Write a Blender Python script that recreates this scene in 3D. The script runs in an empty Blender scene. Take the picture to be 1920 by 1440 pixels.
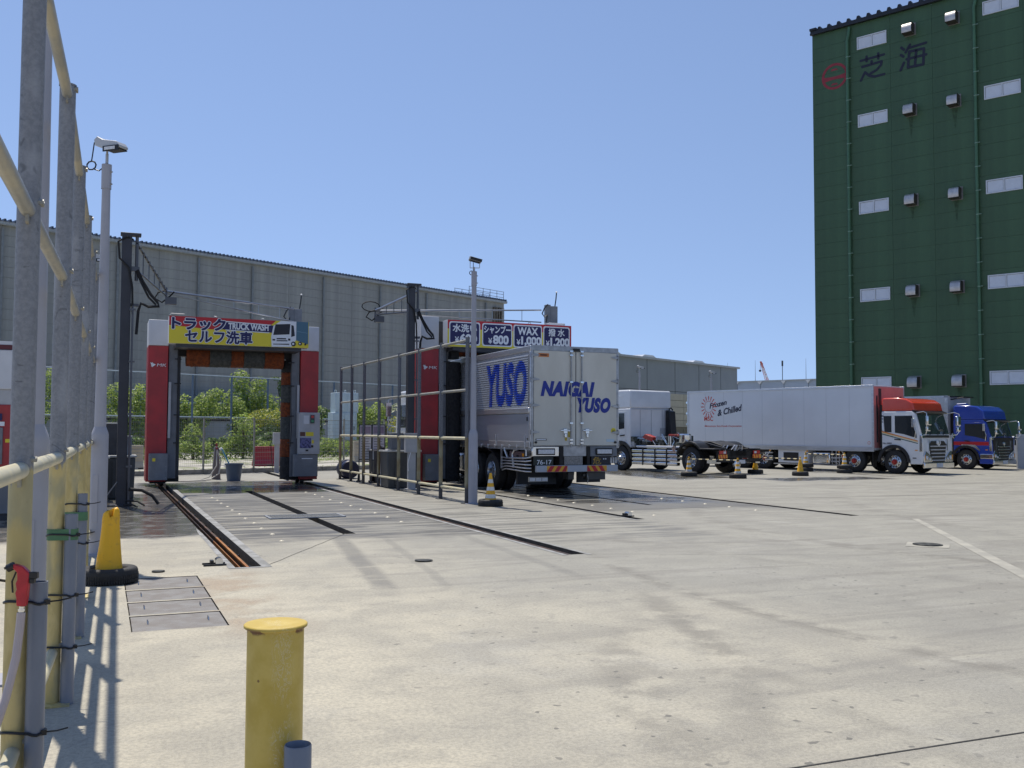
import bpy, bmesh, math, random
from mathutils import Vector, Matrix, noise
random.seed(7)
S = bpy.context.scene
COL = S.collection

# ------------------------------------------------------------------ camera, world, sun, exposure
PITCH = math.atan(88/1800.); YAW = math.radians(23.1); ROLL = .0045; EYE = 1.6
fw = Vector((math.sin(YAW)*math.cos(PITCH), math.cos(YAW)*math.cos(PITCH), math.sin(PITCH)))
rt = Vector((math.cos(YAW), -math.sin(YAW), 0)); up = rt.cross(fw)
rt2 = rt*math.cos(ROLL)+up*math.sin(ROLL); up2 = up*math.cos(ROLL)-rt*math.sin(ROLL)
cam = bpy.data.cameras.new('camera'); camo = bpy.data.objects.new('camera', cam); COL.objects.link(camo)
cam.sensor_width = 36; cam.lens = 33.75; cam.clip_end = 3000; cam.clip_start = .05
camo.matrix_world = Matrix(((rt2.x, up2.x, -fw.x, 0), (rt2.y, up2.y, -fw.y, 0), (rt2.z, up2.z, -fw.z, EYE), (0, 0, 0, 1)))
S.camera = camo
SUN_EL, SUN_AZ = 67., -11.5          # azimuth clockwise from +Y
w = bpy.data.worlds.new('World'); S.world = w; w.use_nodes = True
nt = w.node_tree; nt.nodes.clear()
sky = nt.nodes.new('ShaderNodeTexSky'); sky.sky_type = 'NISHITA'; sky.sun_disc = False
sky.sun_elevation = math.radians(SUN_EL); sky.sun_rotation = math.radians(SUN_AZ % 360)
sky.altitude = 0; sky.air_density = 1.0; sky.dust_density = .05; sky.ozone_density = 3.6
bg = nt.nodes.new('ShaderNodeBackground'); bg.inputs[1].default_value = .14
wo = nt.nodes.new('ShaderNodeOutputWorld')
tcw = nt.nodes.new('ShaderNodeTexCoord'); va = nt.nodes.new('ShaderNodeVectorMath'); va.operation = 'ADD'; va.inputs[1].default_value = (0, 0, .2)   # clear horizon: less whitening low down
vn = nt.nodes.new('ShaderNodeVectorMath'); vn.operation = 'NORMALIZE'; nt.links.new(tcw.outputs['Generated'], va.inputs[0]); nt.links.new(va.outputs[0], vn.inputs[0]); nt.links.new(vn.outputs[0], sky.inputs[0])
tint = nt.nodes.new('ShaderNodeVectorMath'); tint.operation = 'MULTIPLY'; tint.inputs[1].default_value = (1.08, .95, .90)
nt.links.new(sky.outputs[0], tint.inputs[0]); nt.links.new(tint.outputs[0], bg.inputs[0]); nt.links.new(bg.outputs[0], wo.inputs[0])
sd = bpy.data.lights.new('sun', 'SUN'); sd.energy = 4.0; sd.angle = math.radians(.53); sd.color = (1, .925, .81)
so = bpy.data.objects.new('sun', sd); COL.objects.link(so)
e, a = math.radians(SUN_EL), math.radians(SUN_AZ)
sv = Vector((math.sin(a)*math.cos(e), math.cos(a)*math.cos(e), math.sin(e)))
so.rotation_euler = sv.to_track_quat('Z', 'Y').to_euler(); so.location = (0, 0, 60)
S.view_settings.view_transform = 'Standard'; S.view_settings.look = 'None'
S.view_settings.exposure = .27; S.view_settings.gamma = 1; S.view_settings.use_curve_mapping = False
try: S.cycles.max_bounces = 6
except Exception: pass

# ------------------------------------------------------------------ mesh helpers
class MB:
    def __init__(s): s.v = []; s.f = []; s.mi = []; s.m = 0; s.M = None
    def add(s, vs, fs):
        o = len(s.v)
        for p in vs:
            p = Vector(p); s.v.append(s.M @ p if s.M else p)
        for f in fs: s.f.append([i+o for i in f]); s.mi.append(s.m)
        return s
    def box(s, x0, x1, y0, y1, z0, z1):
        if x1 < x0: x0, x1 = x1, x0
        if y1 < y0: y0, y1 = y1, y0
        if z1 < z0: z0, z1 = z1, z0
        return s.add([(x0,y0,z0),(x1,y0,z0),(x1,y1,z0),(x0,y1,z0),(x0,y0,z1),(x1,y0,z1),(x1,y1,z1),(x0,y1,z1)],
                     [(0,3,2,1),(4,5,6,7),(0,1,5,4),(1,2,6,5),(2,3,7,6),(3,0,4,7)])
    def cyl(s, p0, p1, r0, r1=None, n=12, caps=True):
        if r1 is None: r1 = r0
        p0 = Vector(p0); p1 = Vector(p1); d = (p1-p0).normalized()
        a = d.orthogonal().normalized(); b = d.cross(a)
        vs = []
        for p, r in ((p0, r0), (p1, r1)):
            for i in range(n):
                t = 2*math.pi*i/n; vs.append(p + a*(r*math.cos(t)) + b*(r*math.sin(t)))
        fs = [(i, (i+1) % n, n+(i+1) % n, n+i) for i in range(n)]
        if caps: fs += [tuple(range(n-1, -1, -1)), tuple(range(n, 2*n))]
        return s.add(vs, fs)
    def path(s, pts, r, n=8):
        pts = [Vector(p) for p in pts]; vs = []; k = len(pts); a = None
        for j, p in enumerate(pts):
            d = (pts[min(j+1, k-1)]-pts[max(j-1, 0)])
            d = d.normalized() if d.length > 1e-9 else Vector((0, 0, 1))
            if a is None: a = d.orthogonal().normalized()
            else:
                a = (a - d*a.dot(d)); a = a.normalized() if a.length > 1e-6 else d.orthogonal().normalized()
            b = d.cross(a)
            for i in range(n):
                t = 2*math.pi*i/n; vs.append(p+a*(r*math.cos(t))+b*(r*math.sin(t)))
        fs = [(j*n+i, j*n+(i+1) % n, (j+1)*n+(i+1) % n, (j+1)*n+i) for j in range(k-1) for i in range(n)]
        fs += [tuple(range(n-1, -1, -1)), tuple(range((k-1)*n, k*n))]
        return s.add(vs, fs)
    def lathe(s, prof, o=(0,0,0), ax=(0,0,1), n=24):
        o = Vector(o); d = Vector(ax).normalized(); a = d.orthogonal().normalized(); b = d.cross(a); vs = []
        for r, h in prof:
            for i in range(n):
                t = 2*math.pi*i/n; vs.append(o + d*h + a*(r*math.cos(t)) + b*(r*math.sin(t)))
        fs = [(j*n+i, j*n+(i+1) % n, (j+1)*n+(i+1) % n, (j+1)*n+i) for j in range(len(prof)-1) for i in range(n)]
        return s.add(vs, fs)
    def prism(s, poly, o, u, v, d0, d1):
        """polygon (u,v) extruded from d0 to d1 along u x v"""
        o = Vector(o); u = Vector(u); v = Vector(v); nn = u.cross(v).normalized(); k = len(poly)
        vs = [o+u*p[0]+v*p[1]+nn*d0 for p in poly]+[o+u*p[0]+v*p[1]+nn*d1 for p in poly]
        fs = [(i, (i+1) % k, k+(i+1) % k, k+i) for i in range(k)] + [tuple(range(k-1, -1, -1)), tuple(range(k, 2*k))]
        return s.add(vs, fs)
    def quad(s, *p): return s.add(p, [tuple(range(len(p)))])
    def mesh(s, name, mats, ang=35, smooth=True):
        me = bpy.data.meshes.new(name)
        me.from_pydata([tuple(p) for p in s.v], [], s.f)
        if not isinstance(mats, (list, tuple)): mats = [mats]
        for m in mats: me.materials.append(m)
        if len(mats) > 1: me.polygons.foreach_set('material_index', s.mi)
        bm = bmesh.new(); bm.from_mesh(me); bmesh.ops.recalc_face_normals(bm, faces=bm.faces); bm.to_mesh(me); bm.free()
        if smooth:
            me.shade_smooth()
            me.set_sharp_from_angle(angle=math.radians(ang))
        return me
    def build(s, name, mats, parent=None, bev=0, ang=35, smooth=True, loc=None, seg=2):
        o = bpy.data.objects.new(name, s.mesh(name, mats, ang, smooth)); COL.objects.link(o)
        if parent: o.parent = parent
        if loc: o.location = loc
        if bev:
            b = o.modifiers.new('bevel', 'BEVEL'); b.width = bev; b.segments = seg; b.limit_method = 'ANGLE'; b.angle_limit = math.radians(40)
            b.use_clamp_overlap = True
        return o
def tag(o, label=None, cat=None, group=None, kind=None):
    if label: o['label'] = label
    if cat: o['category'] = cat
    if group: o['group'] = group
    if kind: o['kind'] = kind
    return o
def thing(name, label, cat, loc=(0,0,0), rz=0, group=None, sc=1):
    o = bpy.data.objects.new(name, None); COL.objects.link(o); o.location = loc; o.rotation_euler = (0, 0, rz)
    o.scale = (sc, sc, sc); o.empty_display_size = .2
    return tag(o, label, cat, group)
def inst(name, me, parent, loc=(0,0,0), rot=(0,0,0)):
    o = bpy.data.objects.new(name, me); COL.objects.link(o); o.parent = parent; o.location = loc; o.rotation_euler = rot
    return o
def copy_tree(o, parent=None):
    c = o.copy(); COL.objects.link(c)
    if parent: c.parent = parent
    for ch in list(o.children): copy_tree(ch, c)
    return c
# ------------------------------------------------------------------ materials
MATS = {}
def mat(name, col, rough=.6, metal=0., var=.08, vs=3., bump=0., bs=40., spec=.5, coat=0., col2=None, stretch=(1,1,1), mixlo=.42, mixhi=.62, emit=None, alpha=1):
    if name in MATS: return MATS[name]
    m = bpy.data.materials.new(name); m.use_nodes = True; t = m.node_tree; N = t.nodes; L = t.links
    p = N['Principled BSDF']; p.inputs['Roughness'].default_value = rough; p.inputs['Metallic'].default_value = metal
    p.inputs['Specular IOR Level'].default_value = spec; p.inputs['Coat Weight'].default_value = coat
    p.inputs['Coat Roughness'].default_value = .08
    c = (*col, 1); c2 = (*col2, 1) if col2 else tuple(min(1, x*(1-2*var)) for x in col)+(1,)
    if var > 0 or col2:
        tc = N.new('ShaderNodeTexCoord'); mp = N.new('ShaderNodeMapping'); mp.inputs['Scale'].default_value = stretch
        nz = N.new('ShaderNodeTexNoise'); nz.inputs['Scale'].default_value = vs; nz.inputs['Detail'].default_value = 5; nz.inputs['Roughness'].default_value = .6
        mr = N.new('ShaderNodeMapRange'); mr.inputs[1].default_value = mixlo; mr.inputs[2].default_value = mixhi
        mx = N.new('ShaderNodeMix'); mx.data_type = 'RGBA'; mx.inputs[6].default_value = c2; mx.inputs[7].default_value = c
        L.new(tc.outputs['Object'], mp.inputs[0]); L.new(mp.outputs[0], nz.inputs[0]); L.new(nz.outputs[0], mr.inputs[0])
        L.new(mr.outputs[0], mx.inputs[0]); L.new(mx.outputs[2], p.inputs['Base Color'])
        if bump:
            n2 = N.new('ShaderNodeTexNoise'); n2.inputs['Scale'].default_value = bs; n2.inputs['Detail'].default_value = 4
            b = N.new('ShaderNodeBump'); b.inputs['Strength'].default_value = bump; b.inputs['Distance'].default_value = .02
            L.new(mp.outputs[0], n2.inputs[0]); L.new(n2.outputs[0], b.inputs['Height']); L.new(b.outputs[0], p.inputs['Normal'])
    else: p.inputs['Base Color'].default_value = c
    MATS[name] = m
    return m
def glass(name, col=(.02,.025,.03), rough=.05):
    m = mat(name, col, rough, 0, var=0, spec=.5, coat=.0); return m
CHROME = mat('chrome', (.75,.76,.78), .12, 1, var=.05)
STEEL = mat('dull_steel', (.42,.43,.45), .38, .85, var=.12, vs=6)
ALU = mat('brushed_aluminium', (.62,.63,.66), .34, .8, var=.06, vs=2, stretch=(1,1,8))
GALV = mat('galvanised_steel', (.27,.29,.32), .6, .15, col2=(.20,.22,.25), vs=9, bump=.2, bs=60, stretch=(1,1,.5))
YELP = mat('faded_yellow_paint', (.55,.44,.18), .62, 0, col2=(.4,.37,.2), vs=7, bump=.2, bs=50, stretch=(1,1,.35), mixlo=.35, mixhi=.55)
LILAC = mat('pale_grey_pole_paint', (.38,.385,.43), .5, .0, var=.05, vs=2)
DKGREY = mat('dark_grey_paint', (.055,.058,.068), .45, .1, var=.15, vs=4)
MIDGREY = mat('machine_grey', (.2,.215,.24), .5, .1, var=.1, vs=3)
LTGREY = mat('light_grey_paint', (.45,.46,.48), .5, .0, var=.06, vs=3)
BLACK = mat('black_rubber', (.014,.014,.015), .75, 0, var=.25, vs=10, bump=.15, bs=60)
BLKPL = mat('black_plastic', (.012,.012,.014), .45, 0, var=.1)
CHASSIS = mat('chassis_black', (.022,.021,.021), .6, .1, var=.3, vs=6)
REDM = mat('machine_red', (.42,.03,.035), .42, 0, var=.08, vs=2, col2=(.33,.028,.032))
WHT = mat('white_panel', (.62,.64,.68), .45, 0, var=.04, vs=2)
WHTP = mat('gloss_white_paint', (.72,.73,.75), .22, 0, var=.03, vs=2, coat=.5)
NAVY = mat('navy_print', (.012,.012,.09), .5, 0, var=0)
WPRINT = mat('white_print', (.75,.78,.82), .5, 0, var=0)
YPRINT = mat('yellow_print', (.75,.62,.04), .5, 0, var=0)
RPRINT = mat('red_print', (.5,.02,.03), .5, 0, var=0)
KPRINT = mat('black_print', (.015,.015,.025), .5, 0, var=0)
BPRINT = mat('blue_print', (.02,.07,.42), .4, 0, var=0)
ORANGE = mat('orange_plastic', (.85,.42,.02), .5, 0, col2=(.72,.33,.02), vs=8)
GLASS = glass('dark_glass'); 
LAMPW = mat('lamp_lens', (.7,.72,.75), .15, 0, var=.1, vs=30, coat=.5)
AMBER = mat('amber_lens', (.75,.3,.02), .2, 0, var=0, coat=.5)
REDL = mat('red_lens', (.5,.02,.02), .2, 0, var=0, coat=.5)
# ------------------------------------------------------------------ flat lettering
_gl = {}
def glyph(s, bold, shear, spacing=1.0):
    k = (s, round(bold, 4), shear, spacing)
    if k in _gl: return _gl[k]
    if bold > .022 and any(ord(c) > 0x2fff for c in s):      # heavy kanji/kana: stacked copies spread round a small circle
        v0, f0 = glyph(s, .006, shear, spacing); r = bold-.006; vs = []; fs = []
        n = 8 if r < .03 else 12
        for j in range(n+1):
            dx, dy = (0, 0) if j == n else (r*math.cos(2*math.pi*j/n), r*math.sin(2*math.pi*j/n)); o = len(vs)
            vs += [(v[0]+dx, v[1]+dy, j*.00022) for v in v0]; fs += [tuple(i+o for i in f) for f in f0]
        _gl[k] = (vs, fs); return _gl[k]
    cu = bpy.data.curves.new('tmp', 'FONT'); cu.body = s; cu.size = 1; cu.offset = bold; cu.shear = shear; cu.resolution_u = 4
    cu.space_character = spacing
    ob = bpy.data.objects.new('tmp', cu); COL.objects.link(ob)
    dg = bpy.context.evaluated_depsgraph_get(); dg.update()
    me = bpy.data.meshes.new_from_object(ob.evaluated_get(dg))
    vs = [(v.co.x, v.co.y) for v in me.vertices]; fs = [tuple(p.vertices) for p in me.polygons]
    bpy.data.objects.remove(ob); bpy.data.curves.remove(cu); bpy.data.meshes.remove(me)
    _gl[k] = (vs, fs); return _gl[k]
def lettering(s, parent, m, O, U, V, w_, h_, bold=.03, shear=0, lift=.003, outline=0, outm=None, name='lettering', spacing=1.0, skew=0, warp=None):
    O = Vector(O); U = Vector(U).normalized(); V = Vector(V).normalized(); Nn = U.cross(V)
    vs, fs = glyph(s, bold, shear, spacing)
    if not vs: return None
    x0 = min(v[0] for v in vs); x1 = max(v[0] for v in vs); y0 = min(v[1] for v in vs); y1 = max(v[1] for v in vs)
    sx = w_/(x1-x0); sy = h_/(y1-y0)
    def put(vs, fs, d, mm, nm):
        b = MB(); b.add([O+U*((p[0]-x0)*sx)+V*((p[1]-y0)*sy+skew*(p[0]-x0)*sx)+Nn*(d+(p[2] if len(p) > 2 else 0)) for p in vs], fs)
        if warp: b = warp(b)
        return b.build(nm, mm, parent, smooth=False)
    if outline:
        v2, f2 = glyph(s, bold+outline, shear, spacing); put(v2, f2, lift, outm, name+'_outline'); lift += .004
    return put(vs, fs, lift, m, name)
# ------------------------------------------------------------------ concrete ground material (node maths)
class NX:
    def __init__(s, t, k): s.t = t; s.k = k
    def _m(s, op, *a):
        n = s.t.nodes.new('ShaderNodeMath'); n.operation = op
        for i, q in enumerate((s,)+a):
            if isinstance(q, NX): s.t.links.new(q.k, n.inputs[i])
            else: n.inputs[i].default_value = q
        return NX(s.t, n.outputs[0])
    def __add__(s, o): return s._m('ADD', o)
    __radd__ = __add__
    def __sub__(s, o): return s._m('SUBTRACT', o)
    def __mul__(s, o): return s._m('MULTIPLY', o)
    __rmul__ = __mul__
    def inv(s): return (s*-1)+1
    def mx(s, o): return s._m('MAXIMUM', o)
    def mn(s, o): return s._m('MINIMUM', o)
    def ab(s): return s._m('ABSOLUTE')
    def ss(s, a, b, lo=0, hi=1):
        n = s.t.nodes.new('ShaderNodeMapRange'); n.interpolation_type = 'SMOOTHSTEP'; s.t.links.new(s.k, n.inputs[0])
        n.inputs[1].default_value = a; n.inputs[2].default_value = b; n.inputs[3].default_value = lo; n.inputs[4].default_value = hi
        return NX(s.t, n.outputs[0])
def nz(t, vec, scale, detail=4, rough=.55, stretch=None, rot=0, dist=0):
    if stretch or rot:
        mp = t.nodes.new('ShaderNodeMapping'); mp.inputs['Scale'].default_value = stretch or (1, 1, 1); mp.inputs['Rotation'].default_value = (0, 0, rot)
        t.links.new(vec, mp.inputs[0]); vec = mp.outputs[0]
    n = t.nodes.new('ShaderNodeTexNoise'); n.inputs['Scale'].default_value = scale; n.inputs['Detail'].default_value = detail
    n.inputs['Roughness'].default_value = rough; n.inputs['Distortion'].default_value = dist
    t.links.new(vec, n.inputs[0]); return NX(t, n.outputs[0])
def mixc(t, f, a, b):
    n = t.nodes.new('ShaderNodeMix'); n.data_type = 'RGBA'
    t.links.new(f.k, n.inputs[0])
    for i, q in ((6, a), (7, b)):
        if isinstance(q, tuple): n.inputs[i].default_value = (*q, 1)
        else: t.links.new(q, n.inputs[i])
    return n.outputs[2]
def concrete_ground():
    m = bpy.data.materials.new('yard_concrete'); m.use_nodes = True; t = m.node_tree; p = t.nodes['Principled BSDF']
    g = t.nodes.new('ShaderNodeNewGeometry'); P = g.outputs['Position']
    sp = t.nodes.new('ShaderNodeSeparateXYZ'); t.links.new(P, sp.inputs[0]); X = NX(t, sp.outputs[0]); Y = NX(t, sp.outputs[1])
    big = nz(t, P, .22, 3); med = nz(t, P, 1.1, 5, .6); fine = nz(t, P, 38, 3, .7); grit = nz(t, P, 120, 2, .8)
    # base tones: warm screed by the wash bay, greyer slabs to the right
    warm = (X*.55 + Y*.12 + (big-.5)*5).ss(1.2, 4.5).inv()
    c = mixc(t, warm, (.318, .310, .262), (.505, .465, .358))
    c = mixc(t, med.ss(.36, .62)*.38, c, (.20, .195, .175))
    c = mixc(t, nz(t, P, 3.2, 6, .7, dist=.8).ss(.50, .66)*.28, c, (.17, .165, .15))
    c = mixc(t, nz(t, P, .5, 5, .65, dist=.6).ss(.52, .72)*.35, c, (.43, .42, .375))
    # broad sweeping tyre-worn bands
    sw = nz(t, P, .9, 3, .5, stretch=(.28, 2.2, 1), rot=math.radians(38), dist=1.2)
    c = mixc(t, sw.ss(.50, .66)*warm.ss(0,1,1,.35)*.5, c, (.2, .19, .165))
    sw2 = nz(t, P, 2.2, 3, .6, stretch=(.15, 2.6, 1), rot=math.radians(-20), dist=.5)
    c = mixc(t, sw2.ss(.58, .68)*warm.inv()*.3, c, (.2, .195, .18))
    # curved tyre tracks
    brk = nz(t, P, 2.2, 4, .6).ss(.40, .58)
    for (cx_, cy_, r_, hw, st, x0, y0, y1) in ((18.85, 7.4, 13.47, .16, .5, 3.5, 3.2, 12), (18.85, 7.4, 13.47, .02, .5, 3.5, 3.2, 12), (19.77, 11.53, 10.07, .22, .42, 8, 6, 18), (-3.95, 9.66, 8.95, .2, .35, 2.5, 3.2, 9.5), (9.99, 2.4, 7.49, .22, .42, 1.5, 2.8, 8),
            (17.2, 3.0, 13.3, .12, .3, 3.2, 2.6, 9), (17.2, 3.0, 15.1, .12, .28, 2, 2.6, 9), (24, 16, 15.5, .2, .3, 8, 6, 24), (24, 16, 17.4, .2, .25, 6, 6, 24), (14.5, 22.5, 12.6, .18, .25, 3, 8, 20), (30, 8, 17, .25, .35, 11, 2, 20)):
        dx = X-cx_; dy = Y-cy_; rr = (dx*dx+dy*dy)._m('SQRT')
        mk = (rr-r_+(med-.5)*.18).ab().ss(hw*.3, hw*1.3).inv()*X.ss(x0, x0+1)*Y.ss(y0-.5, y0+.5)*Y.ss(y1-2, y1).inv()
        c = mixc(t, mk*brk*st, c, (.155, .145, .12))
    # rusty-brown stain round the cover plates
    rs = (X-1.25).ab().ss(.1, .6).inv()*(Y-9.6).ab().ss(1.2, 2.2).inv()*med.ss(.42, .6)
    c = mixc(t, rs*.55, c, (.36, .25, .15))
    c = mixc(t, fine.ss(.35, .68, .0, .42), c, (.15, .145, .13))
    c = mixc(t, grit.ss(.52, .72)*.55, c, (.55, .52, .46))
    c = mixc(t, nz(t, P, 260, 2, .8).ss(.55, .75)*.4, c, (.12, .115, .11))
    # dark drip spots
    vo = t.nodes.new('ShaderNodeTexVoronoi'); vo.voronoi_dimensions = '2D'; vo.inputs['Scale'].default_value = 4.6
    wv = t.nodes.new('ShaderNodeVectorMath'); wv.operation = 'MULTIPLY_ADD'
    n3 = t.nodes.new('ShaderNodeTexNoise'); n3.inputs['Scale'].default_value = 9; t.links.new(P, n3.inputs[0])
    t.links.new(n3.outputs['Color'], wv.inputs[0]); wv.inputs[1].default_value = (.12, .12, 0); t.links.new(P, wv.inputs[2]); t.links.new(wv.outputs[0], vo.inputs['Vector'])
    cs = t.nodes.new('ShaderNodeSeparateColor'); t.links.new(vo.outputs['Color'], cs.inputs[0]); rnd = NX(t, cs.outputs[0])
    d = NX(t, vo.outputs['Distance'])
    zone = X.ss(1.4, 2.4)*Y.ss(8.5, 11).inv()
    spot = (d - (rnd-.47)*.17).ss(.0, .03).inv()*rnd.ss(.50, .58)*zone*big.ss(.35, .5)
    c = mixc(t, spot*.68, c, (.085, .085, .08))
    vo2 = t.nodes.new('ShaderNodeTexVoronoi'); vo2.voronoi_dimensions = '2D'; vo2.inputs['Scale'].default_value = 2.2; t.links.new(wv.outputs[0], vo2.inputs['Vector'])
    cs2 = t.nodes.new('ShaderNodeSeparateColor'); t.links.new(vo2.outputs['Color'], cs2.inputs[0]); r2 = NX(t, cs2.outputs[1])
    sp2 = (NX(t, vo2.outputs['Distance']) - r2*.05).ss(0, .02).inv()*r2.ss(.72, .8)
    c = mixc(t, sp2*.4, c, (.12, .118, .11))
    # wet areas
    e1 = (med-.5)*1.6 + (big-.5)*1.5
    strk = nz(t, P, 1.6, 4, .6, stretch=(.35, 2.6, 1), dist=.4)
    def rect(x0, x1, y0, y1, s=.25, sy=.8):
        return (X+e1*.35).ss(x0-s, x0+s)*(X+e1*.35).ss(x1-s, x1+s).inv()*(Y+e1).ss(y0-sy, y0+sy)*(Y+e1).ss(y1-sy, y1+sy).inv()
    w1 = rect(-1.6, 1.75, 15.2, 25.5, .2, .35)
    w2 = rect(.9, 6.0, 25.3, 30.8, .3, .3)
    w5 = rect(9.6, 13.1, 18.6, 36, .35, .9)*strk.ss(.42, .54)
    w6 = rect(20.6, 25.5, 25.6, 27.3, .4, .35)
    w7 = rect(17.5, 20.6, 27.5, 36, .4, .6)
    w8 = rect(26.2, 29.2, 27, 33, .6, .5)*strk.ss(.45, .55)
    wet = w1.mx(w2).mx(w5).mx(w6).mx(w7).mx(w8)
    damp = rect(1.7, 5.7, 14.0, 27, .2, .5)*strk.ss(.38, .58, .30, 1.2)
    damp = damp.mx(rect(5.9, 9, 12.5, 29, .3, 1.5)*strk.ss(.46, .6)*.8)
    damp = damp.mx(rect(9.2, 13.4, 16.6, 25, .3, .8)*.8)
    # two damp tyre tracks trailing out of bay one
    for off, sl_, w_, a_ in ((1.53, .122, .13, .62), (4.42, .05, .09, .3), (2.1, .13, .06, .32)):
        q = (X - (Y*sl_ + off) + (med-.5)*.12).ab().ss(w_*.45, w_*1.4).inv()*(Y+e1*.6).ss(9.0, 10.0)*Y.ss(14.2, 15).inv()*strk.ss(.2, .45)
        damp = damp.mx(q*a_)
    c = mixc(t, damp.mn(1.2)*.80, c, (.075, .072, .066))
    c = mixc(t, wet*.74, c, (.045, .043, .04))
    t.links.new(c, p.inputs['Base Color'])
    r = (wet*nz(t, P, 3, 3, .5).ss(.3, .62, .62, 1.0)*-.68 + .82 - damp*.25 - fine*.05)
    t.links.new(r.mx(.06).k, p.inputs['Roughness'])
    b = t.nodes.new('ShaderNodeBump'); b.inputs['Distance'].default_value = .006
    t.links.new(((wet*.93).inv()*.5).k, b.inputs['Strength']); t.links.new((fine*.7+grit*.5+med*.4).k, b.inputs['Height']); t.links.new(b.outputs[0], p.inputs['Normal'])
    return m
GROUND = concrete_ground()
DARKCON = mat('trench_concrete', (.05,.045,.04), .8, 0, var=.25, vs=5, bump=.3)
LITECON = mat('channel_edge_concrete', (.33,.335,.33), .7, 0, col2=(.2,.2,.19), vs=4, bump=.2, bs=60)
# ------------------------------------------------------------------ ground sheet with real trenches
HOLES = [(1.46, 1.76, 11.57, 40, .13), (5.58, 5.84, 11.25, 40, .12), (3.46, 3.66, 14.72, 25.9, .2),
         (8.98, 9.18, 15.3, 40, .12), (13.28, 13.5, 14.5, 40, .12), (11.0, 11.13, 18.2, 38, .15),
         (.25, 1.0, 8.22, 8.90, .05), (.25, 1.0, 8.95, 9.60, .05), (.25, 1.0, 9.65, 10.32, .05), (.25, 1.0, 10.37, 11.12, .05)]
xs = sorted({-900, 1600, *[h[0] for h in HOLES], *[h[1] for h in HOLES]}); ys = sorted({-400, 2400, *[h[2] for h in HOLES], *[h[3] for h in HOLES]})
g = MB()
gi = {}
for i, x in enumerate(xs):
    for j, y in enumerate(ys): gi[i, j] = len(g.v); g.v.append(Vector((x, y, 0)))
for i in range(len(xs)-1):
    for j in range(len(ys)-1):
        cx, cy = (xs[i]+xs[i+1])/2, (ys[j]+ys[j+1])/2
        if any(h[0] < cx < h[1] and h[2] < cy < h[3] for h in HOLES): continue
        g.f.append([gi[i, j], gi[i+1, j], gi[i+1, j+1], gi[i, j+1]]); g.mi.append(0)
tag(g.build('yard_ground', GROUND, smooth=False), kind='structure')
for h in HOLES:
    b = MB(); x0, x1, y0, y1, d = h
    b.quad((x0,y0,-d),(x1,y0,-d),(x1,y1,-d),(x0,y1,-d)); b.quad((x0,y0,0),(x0,y0,-d),(x0,y1,-d),(x0,y1,0)); b.quad((x1,y0,0),(x1,y1,0),(x1,y1,-d),(x1,y0,-d))
    b.quad((x0,y0,0),(x1,y0,0),(x1,y0,-d),(x0,y0,-d)); b.quad((x0,y1,0),(x0,y1,-d),(x1,y1,-d),(x1,y1,0))
    tag(b.build('floor_channel', DARKCON, smooth=False), kind='structure')
# concrete edging beside the rail channels, joints, lighter band, manhole surrounds
def strip(name, pts, m, z=.004, kind='structure'):
    b = MB(); b.quad(*[(x, y, z) for x, y in pts]); o = b.build(name, m, smooth=False); tag(o, kind=kind); return o
strip('channel_edging', [(1.76,11.5),(1.87,11.5),(1.87,27),(1.76,27)], LITECON)
strip('channel_edging', [(1.38,11.5),(1.46,11.5),(1.46,15.6),(1.44,16.4),(1.40,15.6)], LITECON)
strip('channel_edging', [(1.46,11.5),(1.76,11.5),(1.76,11.57),(1.46,11.57)], LITECON)
strip('channel_edging', [(5.50,11.2),(5.58,11.2),(5.58,27),(5.50,27)], LITECON)
strip('channel_edging', [(5.84,11.15),(5.90,11.15),(5.90,17),(5.84,17)], LITECON)
strip('channel_edging', [(8.90,15.1),(8.98,15.1),(8.98,24),(8.90,24)], LITECON)
JOINT = mat('joint_sealant', (.07,.068,.062), .8, 0, var=.3, vs=4)
def joint(x0, y0, x1, y1, w_=.012):
    d = Vector((x1-x0, y1-y0)).normalized(); n = Vector((-d.y, d.x))*w_/2; k = 14
    b = MB(); pts = [Vector((x0, y0)).lerp(Vector((x1, y1)), i/k)+Vector((-d.y, d.x))*random.uniform(-.008, .008)*(0 < i < k) for i in range(k+1)]
    for i in range(k): b.quad(*[(q.x, q.y, .003) for q in (pts[i]-n, pts[i+1]-n, pts[i+1]+n, pts[i]+n)])
    tag(b.build('slab_joint', JOINT, smooth=False), kind='structure')
joint(-.6, 3.82, 12, 3.6, .012); joint(3.52, 14.8, 1.8, 11.57, .01); joint(3.7, 16.05, 5.5, 15.95, .02); joint(1.87, 16.2, 3.4, 16.15, .012)
joint(5.9, 11.2, 40, -3.2, .006); joint(13.6, 23.3, 60, 19.5, .03); joint(13.5, 14.5, 24, 9.8, .014); joint(9.2, 17.2, 13.2, 17.2, .02)
joint(3.5, 14.7, 12, 14.2, .004); joint(13.5, 19, 40, 17.4, .025); joint(22, 18.2, 31, 14.4, .02)
BAND = mat('pale_trowelled_band', (.40,.385,.325), .75, 0, col2=(.31,.30,.26), vs=3, bump=.2)
strip('pale_band', [(13.9,13.6),(14.0,13.55),(9.16,7.02),(8.99,7.1)], BAND, .0035)
strip('manhole_surround', [(10.45,10.35),(10.9,10.75),(11.3,10.35),(10.85,9.95)], BAND, .0045)
SPK = mat('iron_cover', (.12,.12,.11), .55, .6, var=.3, vs=12, bump=.5, bs=30)
def disc(name, label, x, y, r, cat='manhole cover'):
    b = MB(); b.lathe([(0, .014), (r*.8, .014), (r*.82, .008), (r*.9, .008), (r, .014), (r, .002)], (x, y, .002), n=28); tag(b.build(name, SPK), label, cat)
disc('manhole_cover', 'round dark manhole cover set in a pale concrete diamond on the right', 10.87, 10.35, .2)
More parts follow.
